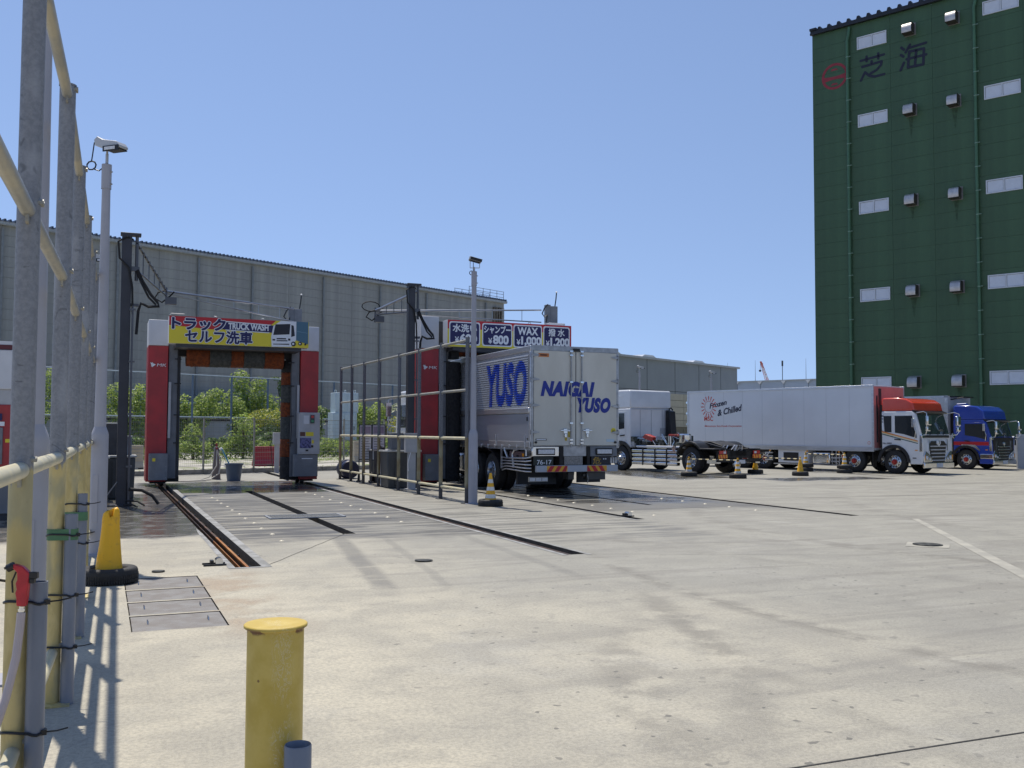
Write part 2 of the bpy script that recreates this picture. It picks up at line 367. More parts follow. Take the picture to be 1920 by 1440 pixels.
disc('drain_cover', 'small round dark cover in the open concrete right of the long floor channel', 3.67, 11.34, .11, 'drain cover')
disc('manhole_cover', 'round dark manhole cover at the far right edge of the yard', 17.6, 12.3, .25)
disc('drain_cover', 'tiny round cover between the orange cone and the steel floor plates', .62, 11.55, .07, 'drain cover')
# anti-slip grate crossing the centre drain
GRATE = mat('galvanised_grate', (.34,.36,.37), .5, .6, col2=(.1,.1,.1), vs=45, mixlo=.45, mixhi=.5, bump=.6, bs=50)
gr = thing('floor_grate', 'galvanised steel grate plate lying across the dark centre drain', 'grate', (3.52, 17.9, 0))
b = MB(); b.box(-.72, .66, -.34, -.30, .003, .02).box(-.72, .66, .30, .34, .003, .02); b.box(-.72, -.68, -.30, .30, .003, .02); b.box(.62, .66, -.30, .30, .003, .02); b.build('frame', GALV, gr)
me = None
bar = MB(); bar.box(-.006, .006, -.30, .30, .003, .018); me = bar.mesh('bar', GRATE)
for i in range(40): inst('bar', me, gr, (-.66+i*.0325, 0, 0))
# steel rails in the channels
RUSTR = mat('rusty_rail', (.13,.07,.04), .5, .5, col2=(.05,.035,.03), vs=6, stretch=(1,.3,1), bump=.3)
RUSTO = mat('worn_orange_rail', (.62,.30,.09), .4, .55, col2=(.42,.17,.05), vs=3, stretch=(1,.3,1))
def rail(x, y0, label, x2=None, bright=True):
    t_ = thing('track_rail', label, 'rail', (x, y0, 0))
    b = MB(); b.box(-.035, .035, .05, 22, -.12, -.105); b.box(-.008, .008, .05, 22, -.105, -.04); b.build('web', RUSTR, t_)
    b = MB(); b.box(-.016, .016, .05, 3.6, -.05, -.022); b.build('rail_head', RUSTO if bright else RUSTR, t_, bev=.004)
    b = MB(); b.box(-.016, .016, 3.6, 22, -.05, -.022); b.build('rail_head', RUSTR, t_, bev=.004)
    if x2: b = MB(); b.box(x2-.005, x2+.005, .02, 3.2, -.12, -.03); b.build('side_angle', RUSTO if bright else RUSTR, t_); b = MB(); b.box(x2-.005, x2+.005, 3.2, 22, -.12, -.03); b.build('side_angle', RUSTR, t_)
    bm_ = MB(); bm_.lathe([(0, .03), (.014, .028), (.018, .0)], n=6); bm_.cyl((0, 0, -.01), (0, 0, .0), .028, n=6); bmesh_ = bm_.mesh('bolt', CHROME)
    for i in range(18):
        inst('bolt', bmesh_, t_, (-.11, .3+i*.55, -.11)); 
        if i % 2: inst('bolt', bmesh_, t_, (.1, .2+i*.55, -.11))
    return t_
rail(1.63, 11.57, 'rusty steel running rail with bright orange worn head in the leftmost floor channel', -.085)
rail(5.71, 11.25, 'rusty running rail in the channel under the right leg of the yellow sign gantry', .05, False)
rail(9.08, 15.3, 'rusty running rail in the channel between the centre pipe fence and the silver box truck', None, False)
rail(13.39, 14.5, 'rusty running rail in the channel right of the silver box truck', None, False)
CL = mat('stainless_steel', (.7,.71,.72), .2, 1, var=.05)
for (x, y, lb) in ((1.33, 11.9, 'shiny clamp standing beside the near end of the leftmost rail channel'), (9.2, 15.9, 'shiny steel end clamp on the short rail channel in front of the box truck')):
    t_ = thing('rail_stop', lb, 'bracket', (x, y, 0)); b = MB(); b.box(-.2, .06, -.09, -.06, .003, .02); b.box(-.2, .06, .06, .09, .003, .02); b.build('base_bar', BLKPL, t_)
    b = MB(); b.cyl((-.02, -.07, .045), (-.02, .07, .045), .045, n=14); b.build('roller', CL, t_); b = MB(); b.box(-.12, -.08, -.05, .05, .02, .06); b.build('bracket', BLKPL, t_)
# raised studs on the bay floor
STUD = mat('road_stud_white', (.62,.57,.43), .35, 0, var=.1, vs=30)
sm = MB(); sm.lathe([(0, .016), (.02, .015), (.032, .009), (.04, .0)], n=12); sm = sm.mesh('floor_stud', STUD)
def stud(x, y, lab):
    o = bpy.data.objects.new('floor_stud', sm); COL.objects.link(o); o.location = (x, y, 0); tag(o, lab, 'floor stud', 'round guide studs set in the wash bay floor')
ORD = ['nearest', 'second nearest', 'third nearest', 'fourth nearest', 'fifth nearest', 'sixth nearest', 'seventh nearest', 'eighth nearest', 'ninth nearest', 'tenth nearest', 'farthest']
for i in range(11): stud(2.42+.02*(i % 2), 14.1+i*.95, ORD[i]+' pale stud in the row left of the open centre drain')
for i in range(10): stud(4.86+.02*(i % 3), 16.3+i*.95, ORD[i]+' pale stud in the row right of the open centre drain')
for i in range(8): stud(9.75+.02*(i % 2), 15.9+i*.85, ORD[i]+' pale stud in the row running under the silver truck, left side')
for i in range(6): stud(12.35, 16.2+i*.9, ORD[i]+' pale stud in the row running under the silver truck, right side')
# steel cover plates
PLATE = mat('steel_floor_plate', (.225,.22,.21), .55, .25, col2=(.18,.165,.15), vs=5, bump=.35, bs=150)
pl = thing('floor_cover', 'row of four steel cover plates let into the concrete left of the yellow bollard', 'cover plate', (.625, 8.22, 0))
for k, h in enumerate(HOLES[6:]):
    y0, y1 = h[2]-8.22, h[3]-8.22
    b = MB(); b.box(-.365, .365, y0+.012, y1-.012, -.02, -.004); pz = b.build('plate', PLATE, pl, bev=.002)
    for sx in (-.24, .24):
        b = MB(); b.path([(sx, (y0+y1)/2-.04, -.004), (sx, (y0+y1)/2-.035, .018), (sx, (y0+y1)/2+.035, .018), (sx, (y0+y1)/2+.04, -.004)], .006); b.build('handle', CL, pz)
# ------------------------------------------------------------------ kerb and land behind the yard
KA = math.radians(69); kd = Vector((math.sin(KA), math.cos(KA), 0)); kn = Vector((-kd.y, kd.x, 0)); K0 = Vector((2.45, 35.7, 0))
def KP(s, d, z=0): q = K0+kd*s+kn*d; return (q.x, q.y, z)
KERBM = mat('kerb_concrete', (.33,.315,.28), .8, 0, col2=(.2,.19,.16), vs=4, bump=.3)
MK_ = Matrix(((kd.x, kn.x, 0, K0.x), (kd.y, kn.y, 0, K0.y), (0, 0, 1, 0), (0, 0, 0, 1)))
b = MB(); b.box(0, .985, 0, .17, -.05, .17); km = b.mesh('kerb_stone', KERBM)
kb = thing('kerb', 'long grey concrete kerb along the back of the yard', 'kerb', K0, 0); kb.rotation_euler = (0, 0, math.pi/2-KA)
for i in range(-14, 60): inst('kerb_stone', km, kb, (i, random.uniform(-.006, .006), random.uniform(-.004, .004)))
def verge_mat():
    m = bpy.data.materials.new('verge_ground'); m.use_nodes = True; t = m.node_tree; p = t.nodes['Principled BSDF']; p.inputs['Roughness'].default_value = .9
    g_ = t.nodes.new('ShaderNodeNewGeometry'); P = g_.outputs['Position']
    c = mixc(t, nz(t, P, .8, 5, .65).ss(.5, .62), (.42, .40, .35), (.13, .15, .055)); t.links.new(c, p.inputs['Base Color']); return m
b = MB(); b.quad(KP(-60,.17,.11), KP(300,.17,.11), KP(300,1200,.11), KP(-300,1200,.11)); tag(b.build('verge', verge_mat(), smooth=False), kind='structure')
ROADM = mat('grey_road', (.22,.225,.235), .8, 0, col2=(.17,.17,.175), vs=1)
b = MB(); b.quad(KP(-60,21,.118), KP(300,21,.118), KP(300,29,.118), KP(-60,29,.118)); tag(b.build('road', ROADM, smooth=False), kind='structure')
# ------------------------------------------------------------------ large buildings
# green cold store
GA = math.radians(-26.1); gd = Vector((-math.sin(GA), -math.cos(GA), 0)); GC = Vector((40.99, 47.67, 0))   # runs towards the camera side
gnrm = Vector((gd.y, -gd.x, 0));  # candidate normal
if gnrm.dot(Vector((-1, -1, 0))) < 0: gnrm = -gnrm
def frame_thing(name, label, cat, O, d, n):
    """local x = along wall, local -y = out of the wall towards us"""
    t_ = thing(name, label, cat, O); t_.rotation_euler = (0, 0, math.atan2(d.y, d.x)); return t_
GREEN = mat('green_cladding', (.048,.108,.050), .5, 0, var=.11, vs=.9, bump=.12, bs=3, stretch=(1,1,.14))
GREEN2 = mat('green_cladding_backing', (.042,.098,.045), .5, 0, var=.05, vs=.4)  # slightly darker green of the wall behind the panels, seen in the joints
GREENP = mat('green_downpipe', (.06,.15,.08), .4, 0, var=.06)
DKROOF = mat('dark_roof_metal', (.025,.028,.035), .5, .3, var=.1)
gb = frame_thing('cold_store', 'tall dark green clad warehouse tower with red ring emblem and dark characters', 'building', GC, gd, gnrm)
# local frame check: local +y = rotate d by 90deg ccw; facade must be at -y
ly = Vector((-gd.y, gd.x, 0)); SG = -1 if ly.dot(gnrm) < 0 else 1     # outward sign
def gy(d): return SG*d
TOP = 26.75; RH = .892
b = MB(); b.box(0, 45, gy(-.025), gy(-34), 0, TOP-.05); b.build('wall', GREEN2, gb, smooth=False)
cols = [0, 2.42, 4.86, 7.27, 9.68, 12.1, 14.5]
pm = {}
for ci in range(len(cols)-1):
    wd = cols[ci+1]-cols[ci]
    if round(wd, 2) not in pm:
        b = MB(); b.box(.006, wd-.006, gy(-.022), gy(0), .006, RH-.006); pm[round(wd, 2)] = b.mesh('wall_panel', GREEN)
    for r in range(30):
        o = inst('wall_panel', pm[round(wd, 2)], gb, (cols[ci], gy(random.uniform(-.004, .004)), r*RH)); 
b = MB(); b.box(-.05, 45, gy(-.2), gy(.18), TOP+.05, TOP+.26); b.box(-.05, 45, gy(.1), gy(.24), TOP+.0, TOP+.12); b.build('gutter', DKROOF, gb)
b = MB()
for i in range(60): x = .5+i*.62; b.prism([(-.13, 0), (-.07, .2), (.07, .2), (.13, 0)], (x, gy(.1), TOP+.28), (1,0,0), (0,0,1), -1.2, .0)
b.box(-.08, .35, gy(-.3), gy(.25), TOP+.28, TOP+.42); b.build('ridge_cap', DKROOF, gb)
WINP = mat('frosted_window_panel', (.60,.64,.72), .25, 0, var=.03, coat=.4); WINF = mat('window_frame_grey', (.60,.63,.68), .4, .1, var=.03)
zs = [4.54, 9.9, 15.27, 20.65, 25.5]
def gwin(s0, s1, zc, h=.78):
    b = MB()
    b.box(s0, s1, gy(0), gy(.06), zc-h/2, zc-h/2+.06); b.box(s0, s1, gy(0), gy(.06), zc+h/2-.06, zc+h/2)
    for x in (s0, (s0+s1)/2-.03, s1-.06): b.box(x, x+.06, gy(0), gy(.06), zc-h/2+.06, zc+h/2-.06)
    f = b.build('window', WINF, gb)
    for x0, x1 in ((s0+.06, (s0+s1)/2-.03), ((s0+s1)/2+.03, s1-.06)):
        b = MB(); b.box(x0+.015, x1-.015, gy(.004), gy(.02), zc-h/2+.075, zc+h/2-.075); b.build('pane', WINP, f)
for z in zs: gwin(2.87, 4.66, z); gwin(10.05, 11.92, z+.12)
HOODM = mat('vent_hood_steel', (.60,.57,.55), .42, .55, var=.1, vs=3); HOODD = mat('vent_hood_dark', (.06,.05,.045), .5, .3)
def hood(s, z):
    h = thing('vent', None, None); h.parent = gb; h.location = (s, 0, z)
    del h
for z in zs:
    for s in (6.0, 8.45):
        b = MB(); b.box(s-.26, s+.38, gy(0), gy(.04), z-.36, z+.38); f = b.build('vent_hood', mat('hood_frame', (.22,.22,.21), .5, .2), gb)
        y0 = .04
        poly = [(y0, -.30), (.62, -.30), (.66, -.1), (.62, .12), (.5, .26), (.3, .33), (y0, .35)]
        b = MB(); b.prism([(p[0]*SG, p[1]) for p in poly], (s, 0, z), (0,1,0), (0,0,1), -.26, .30); b.build('hood_shell', HOODM, f, bev=.01)
        b = MB(); b.box(s+.301, s+.306, gy(.04), gy(.6), z-.29, z+.3); b.box(s-.26, s+.3, gy(.05), gy(.64), z-.325, z-.302); b.build('hood_side', HOODD, f)
STREAK = mat('dirty_streak_green', (.041,.093,.044), .7, 0, var=.2, vs=6)
for s in (6.02, 8.47):
    for z in zs[:-1]:
        b = MB(); n_ = 6; w0 = random.uniform(.12,.2); ln_ = random.uniform(.7,1.5); pts = [(s-w0, z-.37),(s+w0, z-.37),(s+w0*.5, z-.37-ln_*.5),(s+w0*.15, z-.37-ln_),(s-w0*.3, z-.37-ln_*.8),(s-w0*.6, z-.37-ln_*.4)]; b.add([(q[0], gy(.0065), q[1]) for q in pts], [tuple(range(6))]); b.build('drip_stain', STREAK, gb, smooth=False)
for s in (2.30, 9.62):
    b = MB(); b.path([(s+.12, gy(.1), TOP-.1), (s+.1, gy(.14), TOP-.5), (s, gy(.16), TOP-.95), (s, gy(.16), 0)], .085, 10); f = b.build('downpipe', GREENP, gb)
    b = MB(); b.lathe([(.088, 0), (.097, .01), (.097, .04), (.088, .05)], n=10); b.box(.08, .2, -.02, .02, .02, .06); cm = b.mesh('pipe_clip', mat('pipe_clip_green', (.22,.33,.25), .4, .2))
    for i in range(18): inst('pipe_clip', cm, f, (s, gy(.16), TOP-2.0-i*1.36))
# emblem and characters (flat print on the cladding)
GU = Vector((1, 0, 0)) ; GV = Vector((0, 0, 1))
REDD = mat('faded_red_print', (.30,.03,.045), .6, 0, var=.1, vs=4)
def gprint(poly, m, lift=.008, name='emblem'):
    b = MB(); b.add([(p[0], gy(lift), p[1]) for p in poly[0]], poly[1]); return b.build(name, m, gb, smooth=False)
def ring(cx, cz, r0, r1, n=40):
    vs = [(cx+r*math.cos(2*math.pi*i/n), cz+r*math.sin(2*math.pi*i/n)) for r in (r0, r1) for i in range(n)]
    return vs, [(i, (i+1) % n, n+(i+1) % n, n+i) for i in range(n)]
gprint(ring(1.43, 23.83, .67, .83), REDD, .011)
n = 12
bar_ = [(1.43-.74+1.48*i/n, 23.72+.02*(i/n)+ (.09+.09*abs(i/n*2-1)**2)) for i in range(n+1)]+[(1.43-.74+1.48*i/n, 23.72-(.09+.07*abs(i/n*2-1)**2)) for i in range(n, -1, -1)]
gprint((bar_, [tuple(range(len(bar_)))]), REDD)
for dz in (.42, -.5):
    gprint(([(1.17, 23.78+dz), (1.66, 23.78+dz), (1.55, 23.9+dz), (1.28, 23.9+dz)], [(0, 1, 2, 3)]), REDD)
lx = Vector((1, 0, 0)) if SG < 0 else Vector((1, 0, 0))
KAN = mat('dark_navy_characters', (.012,.014,.035), .6, 0, var=.1, vs=4)
def fat(pts, r=.078):
    b = MB()
    for (x0, z0), (x1, z1) in zip(pts[:-1], pts[1:]):
        a_ = math.atan2(z1-z0, x1-x0); k = 9
        pl = [(x1+r*math.cos(a_-math.pi/2+math.pi*i/k), z1+r*math.sin(a_-math.pi/2+math.pi*i/k)) for i in range(k+1)]+[(x0+r*math.cos(a_+math.pi/2+math.pi*i/k), z0+r*math.sin(a_+math.pi/2+math.pi*i/k)) for i in range(k+1)]
        b.add([(q[0], gy(.012+.0006*len(b.f)), q[1]) for q in pl], [tuple(range(len(pl)))])
    return b
KS = [[[(3.07,24.39),(4.49,24.44)],[(3.44,24.57),(3.44,24.28)],[(4.15,24.59),(4.15,24.28)],[(3.74,24.2),(3.75,24.09)],[(3.17,23.99),(4.35,24.05),(4.3,23.83),(4.04,23.59),(3.67,23.47)],[(3.08,23.16),(3.33,23.62),(3.59,23.35),(3.91,23.21),(4.49,23.23)]],
      [[(5.52,24.58),(5.67,24.42)],[(5.49,24.14),(5.63,24.01)],[(5.46,23.22),(5.66,23.63)],[(5.77,24.23),(6.02,24.63)],[(5.98,24.45),(6.94,24.51)],[(5.98,24.22),(6.82,24.2),(6.77,23.26),(5.89,23.29),(5.98,24.22)],[(5.82,23.8),(6.94,23.81)],[(6.38,24.22),(6.29,23.28)]]]
for ch_ in KS:
    bo = MB()
    for st_ in ch_: q_ = fat(st_); bo.add(q_.v, q_.f)
    bo.build('lettering', KAN, gb, smooth=False)
# grey warehouse (long, left)
WA = math.radians(63.9); wd_ = Vector((math.sin(WA), math.cos(WA), 0)); WC = Vector((12.19, 97.31, 0))
PANEL = mat('weathered_grey_panel', (.37,.37,.35), .75, 0, col2=(.30,.302,.29), vs=1.3, bump=.1, bs=4, stretch=(1,1,.16))
PANEL2 = mat('darker_grey_panel', (.29,.29,.28), .75, 0, col2=(.26,.262,.255), vs=.5, stretch=(1,1,.12))
wb = frame_thing('grey_warehouse', 'long grey panelled warehouse behind the wash bays with corrugated roof edge', 'building', WC, wd_, None)
# local +y = away from us
L0, L1, H_ = -42, 39.6, 18.2
b = MB(); b.box(L0, L1, .035, 60, 0, H_); b.box(L1-1.2, L1+.4, .3, 1.2, 12, 17.6); b.build('wall', PANEL2, wb, smooth=False)
seams = [L0, -32, -22.3, -12.55, -4.57, 1.41, 10.27, 18.26, 25.56, 36.0, L1]
rh = .86
for i in range(len(seams)-1):
    x0, x1 = seams[i], seams[i+1]; wdt = x1-x0
    k = max(1, round(wdt/4.4)); pw = wdt/k
    b = MB(); b.box(.012, pw-.012, 0, .03, .012, rh-.012); m1 = b.mesh('wall_panel', PANEL); 
    if x1 < -24: continue
    for c_ in range(k):
        for r in range(4, 21):
            inst('wall_panel', m1, wb, (x0+c_*pw, random.uniform(-.006, .006), r*rh+.14))
for s in seams[1:-1]:
    b = MB(); b.path([(s, -.12, 2), (s, -.12, H_-.3)], .11, 8); f = b.build('downpipe', mat('weathered_pipe', (.26,.28,.29), .5, .1), wb)
FASC = mat('pale_fascia', (.42,.44,.45), .5, .2, var=.05)
b = MB(); b.box(L0, L1+.2, -.35, .12, H_-.08, H_+.14); b.box(L0, L1+.2, -.42, -.35, H_-.02, H_+.2); b.build('eave', FASC, wb)
CORR = mat('blue_grey_corrugated_roof', (.08,.10,.14), .5, .3, var=.1)
b = MB(); q = L0
while q < L1: b.prism([(-.12, 0), (-.06, .22), (.06, .22), (.12, 0)], (q, -.5, H_+.2), (1,0,0), (0,0,1), -3, 0); q += .42
o = b.build('roof_ribs', CORR, wb); tag(o, kind='stuff')
b = MB(); b.box(L0, L1, -.3, 60, H_+.14, H_+.2); b.build('roof', CORR, wb)
b = MB()
for x in [33+i*1.3 for i in range(6)]:
    for y in (0, 2.5): b.cyl((x, y, H_+.2), (x, y, H_+1.5), .035, n=5)
for z in (.7, 1.1, 1.45):
    for y in (0, 2.5): b.cyl((33, y, H_+z), (39.5, y, H_+z), .03, n=5)
b.build('guard_rail', GALV, wb)
RUSTW = mat('rusty_conduit', (.10,.08,.06), .8, 0, col2=(.2,.18,.15), vs=3)
b = MB()
for i in range(4): b.box(37.4+i*.45, 37.6+i*.45, -.3, -.02, 10, H_-.7)
b.box(39.2, 41.6, -.5, -.3, 13.4, 13.55); b.build('cable_duct', RUSTW, wb)
# second grey-blue hall
c2 = Vector((54.83, 84.95, 0)); PANEL3 = mat('blue_grey_cladding', (.26,.29,.32), .55, 0, var=.04, vs=.4)
PANEL4 = mat('slate_seam', (.06,.075,.095), .6, 0, var=.1)
wb2 = frame_thing('blue_grey_hall', 'low blue grey clad hall with bright roof edge behind the trailer trucks', 'building', c2, wd_, None)
ss_ = [-15.9,-10.6,-5.6,-.3,4.6,9.4,13.3]
b = MB(); b.box(ss_[0], ss_[-1], .12, 6, 0, 8.85); b.build('wall', PANEL4, wb2, smooth=False)
for i in range(len(ss_)-1):
    b = MB(); b.box(ss_[i]+.05, ss_[i+1]-.05, 0, .14, .1, 5.72); b.build('wall_panel', PANEL3, wb2)
    b = MB(); b.box(ss_[i]+.05, ss_[i+1]-.05, 0, .14, 5.77, 8.8); b.build('wall_panel', PANEL3, wb2)
b = MB(); b.box(ss_[0], ss_[-1]+.2, -.25, .2, 8.8, 9.0); b.build('eave', FASC, wb2)
for x in (-13, -6.8, 3.0): b = MB(); b.prism([(0, 0), (2.6, 0), (2.0, .22), (.5, .22)], (x, -.2, 9.0), (1,0,0), (0,0,1), -2, 0); b.build('roof_vent', WHTP, wb2)
# beige panel wall seen between the tractor and the reefer
bw = frame_thing('beige_shed', 'beige shed wall of wide horizontal panels behind the white tractor unit', 'building', Vector((32.4, 52.2, 0)), wd_, None)
BEI = mat('beige_panel', (.52,.50,.44), .7, 0, var=.04)
b = MB(); b.box(-12, 8, .1, 6, 0, 4.05); b.build('wall', mat('beige_joint', (.2,.19,.17), .8, var=0), bw, smooth=False)
for i in range(5):
    for k in range(4): b = MB(); b.box(-12+k*5+.02, -12+k*5+4.98, 0, .1, 1.9+i*.43+.012, 1.9+i*.43+.42); b.build('wall_panel', BEI, bw)
b = MB()
for z in (.5, .9, 1.35, 1.75): b.box(-12, 8, -.6, -.56, z, z+.05)
for x in range(-12, 9, 2): b.box(x, x+.06, -.62, -.56, 0, 1.85)
b.build('guard_rail', mat('weathered_rail', (.25,.25,.2), .6, .3), bw)
# distant pale hall, crane, masts
fd = Vector((math.sin(GA), math.cos(GA), 0))
c3 = Vector((103.4, 129.4, 0)); wb3 = frame_thing('distant_hall', 'distant pale blue hall between the grey hall and the green tower', 'building', c3, -fd, None)
PB = mat('pale_blue_cladding', (.36,.43,.54), .6, 0, var=.04, vs=.3); PBD = mat('pale_blue_seam', (.2,.25,.33), .6, 0, var=0)
l3 = Vector((fd.y, -fd.x, 0))
b = MB(); b.box(-16, 18, .1, 20, 0, 10.1) if True else None
b.build('wall', PBD, wb3, smooth=False)
for i in range(8):
    b = MB(); b.box(-16+i*4.25+.06, -16+(i+1)*4.25-.06, 0, .1, .1, 10.1); b.build('wall_panel', PB, wb3)
b = MB(); b.box(-16, 18, -.2, .3, 10.1, 10.28); b.build('eave', FASC, wb3)
b = MB()
for i in range(1, 8): b.prism([(-.4, 0), (.4, 0), (0, -.5)], (-16+i*4.25, -.35, 10.1), (1,0,0), (0,0,1), -.2, .0)
b.build('rain_hopper', WHTP, wb3)
for i, (x, h) in enumerate(((-9.6, 3.4), (-4.4, 3.6), (4.6, 3.5), (11.3, 4.6))): b = MB(); b.cyl((x, .5, 10.2), (x, .5, 10.2+h), .05, .02, n=5); b.build('lightning_rod', GALV, wb3)
b = MB(); b.cyl((.5, .5, 10.2), (.5, .5, 12.6), .06, n=6); b.cyl((.5, .5, 12.6), (.5, .5, 13.5), .15, n=8); b.build('antenna', DKGREY, wb3)
cr = thing('tower_crane', 'tiny red and white lattice crane jib on the horizon left of the green tower', 'crane', (254.8, 325.6, 0))
CRM = mat('crane_red', (.6,.16,.12), .6, 0, col2=(.7,.6,.55), vs=.25, mixlo=.49, mixhi=.51)
p0 = Vector((0, 0, 22)); p1 = Vector((-3.0, .8, 31)); b = MB()
for ox in (-.5, .5):
    for oy in (-.5, .5): b.cyl(p0+Vector((ox, oy, 0)), p1+Vector((ox*.4, oy*.4, 0)), .14, n=5)
for i in range(9):
    q0 = p0.lerp(p1, i/9); q1 = p0.lerp(p1, (i+1)/9); sgn = 1 if i % 2 else -1; b.cyl(q0+Vector((-.45*sgn, -.4, 0)), q1+Vector((.45*sgn, -.4, 0)), .09, n=4)
b.build('jib', CRM, cr); b = MB(); b.cyl((0, 0, 0), (0, 0, 22), .8, n=8); b.build('mast', CRM, cr)
b = MB(); b.cyl(p1, p1+Vector((-.3, 0, -3.5)), .06, n=4); b.lathe([(0, -.5), (.5, -.3), (.5, .3), (0, .5)], p1+Vector((-.3, 0, -3.9)), n=8); b.build('hook_block', KPRINT, cr)
# ------------------------------------------------------------------ vegetation and things between kerb and warehouse
def leaf_mat(name, c1, c2, tr=.35):
    m = bpy.data.materials.new(name); m.use_nodes = True; t = m.node_tree; p = t.nodes['Principled BSDF']
    g_ = t.nodes.new('ShaderNodeNewGeometry'); r = NX(t, g_.outputs['Random Per Island'])
    c = mixc(t, r, c1, c2); t.links.new(c, p.inputs['Base Color']); p.inputs['Roughness'].default_value = .5
    tl = t.nodes.new('ShaderNodeBsdfTranslucent'); t.links.new(c, tl.inputs[0]); ms = t.nodes.new('ShaderNodeMixShader'); ms.inputs[0].default_value = tr
    out = t.nodes['Material Output']; t.links.new(p.outputs[0], ms.inputs[1]); t.links.new(tl.outputs[0], ms.inputs[2]); t.links.new(ms.outputs[0], out.inputs[0]); return m
LEAF1 = leaf_mat('bright_green_leaf', (.17,.26,.05), (.42,.52,.13), .5); LEAF2 = leaf_mat('deep_green_leaf', (.07,.13,.035), (.18,.27,.075), .4); LEAF3 = leaf_mat('yellow_shoot_leaf', (.2,.25,.03), (.52,.50,.06), .4)
BARK = mat('bark', (.12,.09,.06), .9, 0, var=.2, vs=8, bump=.5)
def crown(blobs, n, size, m, parent, name='crown', flat=.0):
    n = int(n*2.3); size *= .64
    b = MB(); tot = sum(r[3]*r[4] for r in blobs)
    for (cx, cy, cz, rx, rz) in blobs:
        for _ in range(int(n*rx*rz/tot)):
            while 1:
                v = Vector((random.uniform(-1,1), random.uniform(-1,1), random.uniform(-1,1)))
                if .25 < v.length < 1: break
            q = 1+ .22*noise.noise(v*2.2+Vector((cx, cy, cz)))
            if noise.noise(v*3.1+Vector((cx*3, cy, cz*2))) < -.22: continue
            p = Vector((cx+v.x*rx*q, cy+v.y*rx*q, cz+v.z*rz*q))
            a = Vector((random.gauss(0,1), random.gauss(0,1), random.gauss(0,.7))).normalized(); nrm = (v*.6+Vector((random.gauss(0,.5), random.gauss(0,.5), .6+random.gauss(0,.4)))).normalized()
            a = (a-nrm*a.dot(nrm)).normalized(); c_ = nrm.cross(a); s_ = size*random.uniform(.6, 1.3)
            b.add([p-a*s_, p+c_*s_*.45, p+a*s_, p-c_*s_*.45], [(0, 1, 2, 3)])
    o = b.build(name, m, parent, smooth=False); return o
def bush(name, label, cat, x, y, blobs, n, size, m, group=None, trunk=True, h=None, z0=.11):
    t_ = thing(name, label, cat, (x, y, z0), 0, group)
    crown(blobs, n, size, m, t_)
    if trunk:
        b = MB(); hz = max(q[2] for q in blobs)
        b.path([(0,0,-.05), (.04,.02,hz*.4), (0,.05,hz*.8)], .07, 6)
        for q in blobs[:7]: b.cyl((.02, .02, hz*.3), (q[0]*.8, q[1]*.8, q[2]), .035, .012, 5)
        b.build('trunk', BARK, t_)
    return t_
def blobs(w_, h, k, z0=.3, r=.35):
    return [(random.uniform(-w_, w_), random.uniform(-w_*.5, w_*.5), z0+(h-z0)*random.uniform(.25, .88)*(1-.25*abs(i/k)), r*random.uniform(.7, 1.3)*w_, r*random.uniform(.6, 1.1)*h*.6) for i in range(k)]
bush('leafy_tree', 'bright green tree seen in the gantry opening left of the yellow topped shrub', 'tree', 7.4, 70.5, blobs(1.6, 4.1, 9), 2600, .17, LEAF1)
bush('leafy_tree', 'tall fresh green tree rising highest behind the middle of the gantry opening', 'tree', 9.9, 73.4, [(0,0,2.2,1.5,1.5),(-.8,0,3.6,1.1,1.0),(.6,0,3.9,1.2,1.0),(-.5,0,5.1,.75,.9),(1.5,0,3.3,1.1,.9),(.9,.2,4.9,.7,.6),(-1.5,0,2.6,.9,.9)], 3400, .17, LEAF1)
bush('leafy_tree', 'bright green tree just inside the left edge of the gantry opening', 'tree', 5.2, 68, [(0,0,1.6,1.3,1.3),(-.5,0,3.0,1.0,.9),(1.3,0,3.3,.9,.8),(1.9,0,3.9,.6,.5),(.5,0,2.4,1.3,.9)], 2400, .16, LEAF1)
bush('clipped_shrub', 'rounded shrub with yellow shoots in the gantry opening', 'shrub', 9.6, 61.5, [(0,0,1.9,1.5,.95),(.9,-.2,1.7,1.1,.8),(-.8,0,1.6,.9,.7)], 1800, .12, LEAF2)
t_ = bush('clipped_shrub_shoots', 'yellow young shoots over the rounded shrub in the gantry opening', 'shrub', 9.65, 61.1, [(0,0,2.3,1.45,.55),(.95,0,2.0,1.1,.5),(-.8,0,2.0,.8,.45)], 1300, .11, LEAF3, trunk=False)
bush('leafy_tree', 'dark green dense tree next to the right vertical brush of the yellow sign gantry', 'tree', 14.6, 72, blobs(1.5, 3.9, 8), 2200, .16, LEAF2)
bush('conifer_sapling', 'thin dark sapling poking up beside the tall tree in the gantry opening', 'tree', 12.0, 70.6, [(0,0,4.6,.35,.9),(.1,0,5.6,.22,.5),(-.5,0,5.2,.35,.15)], 420, .15, LEAF2)
bush('leafy_tree', 'big bright green tree between the left light poles and the red gantry tower', 'tree', 1.6, 66.5, [(0,0,2.6,1.5,1.3),(-.8,0,3.6,1.0,.9),(.7,0,3.5,1.1,1.0),(.1,0,1.4,1.7,1.0)], 2800, .16, LEAF1)
bush('leafy_tree', 'green tree glimpsed behind the row of galvanised fence posts', 'tree', -4.2, 64, [(0,0,2.6,1.6,1.3),(-.8,0,3.6,1.2,.9),(1.3,0,4.2,1.1,1.0)], 2400, .16, LEAF1)
bush('leafy_tree', 'bright green tree behind the middle of the centre pipe fence', 'tree', 16.2, 62, [(0,0,1.7,1.2,1.1),(.5,0,2.6,.8,.7),(-.6,0,2.3,.8,.7)], 1800, .14, LEAF1)
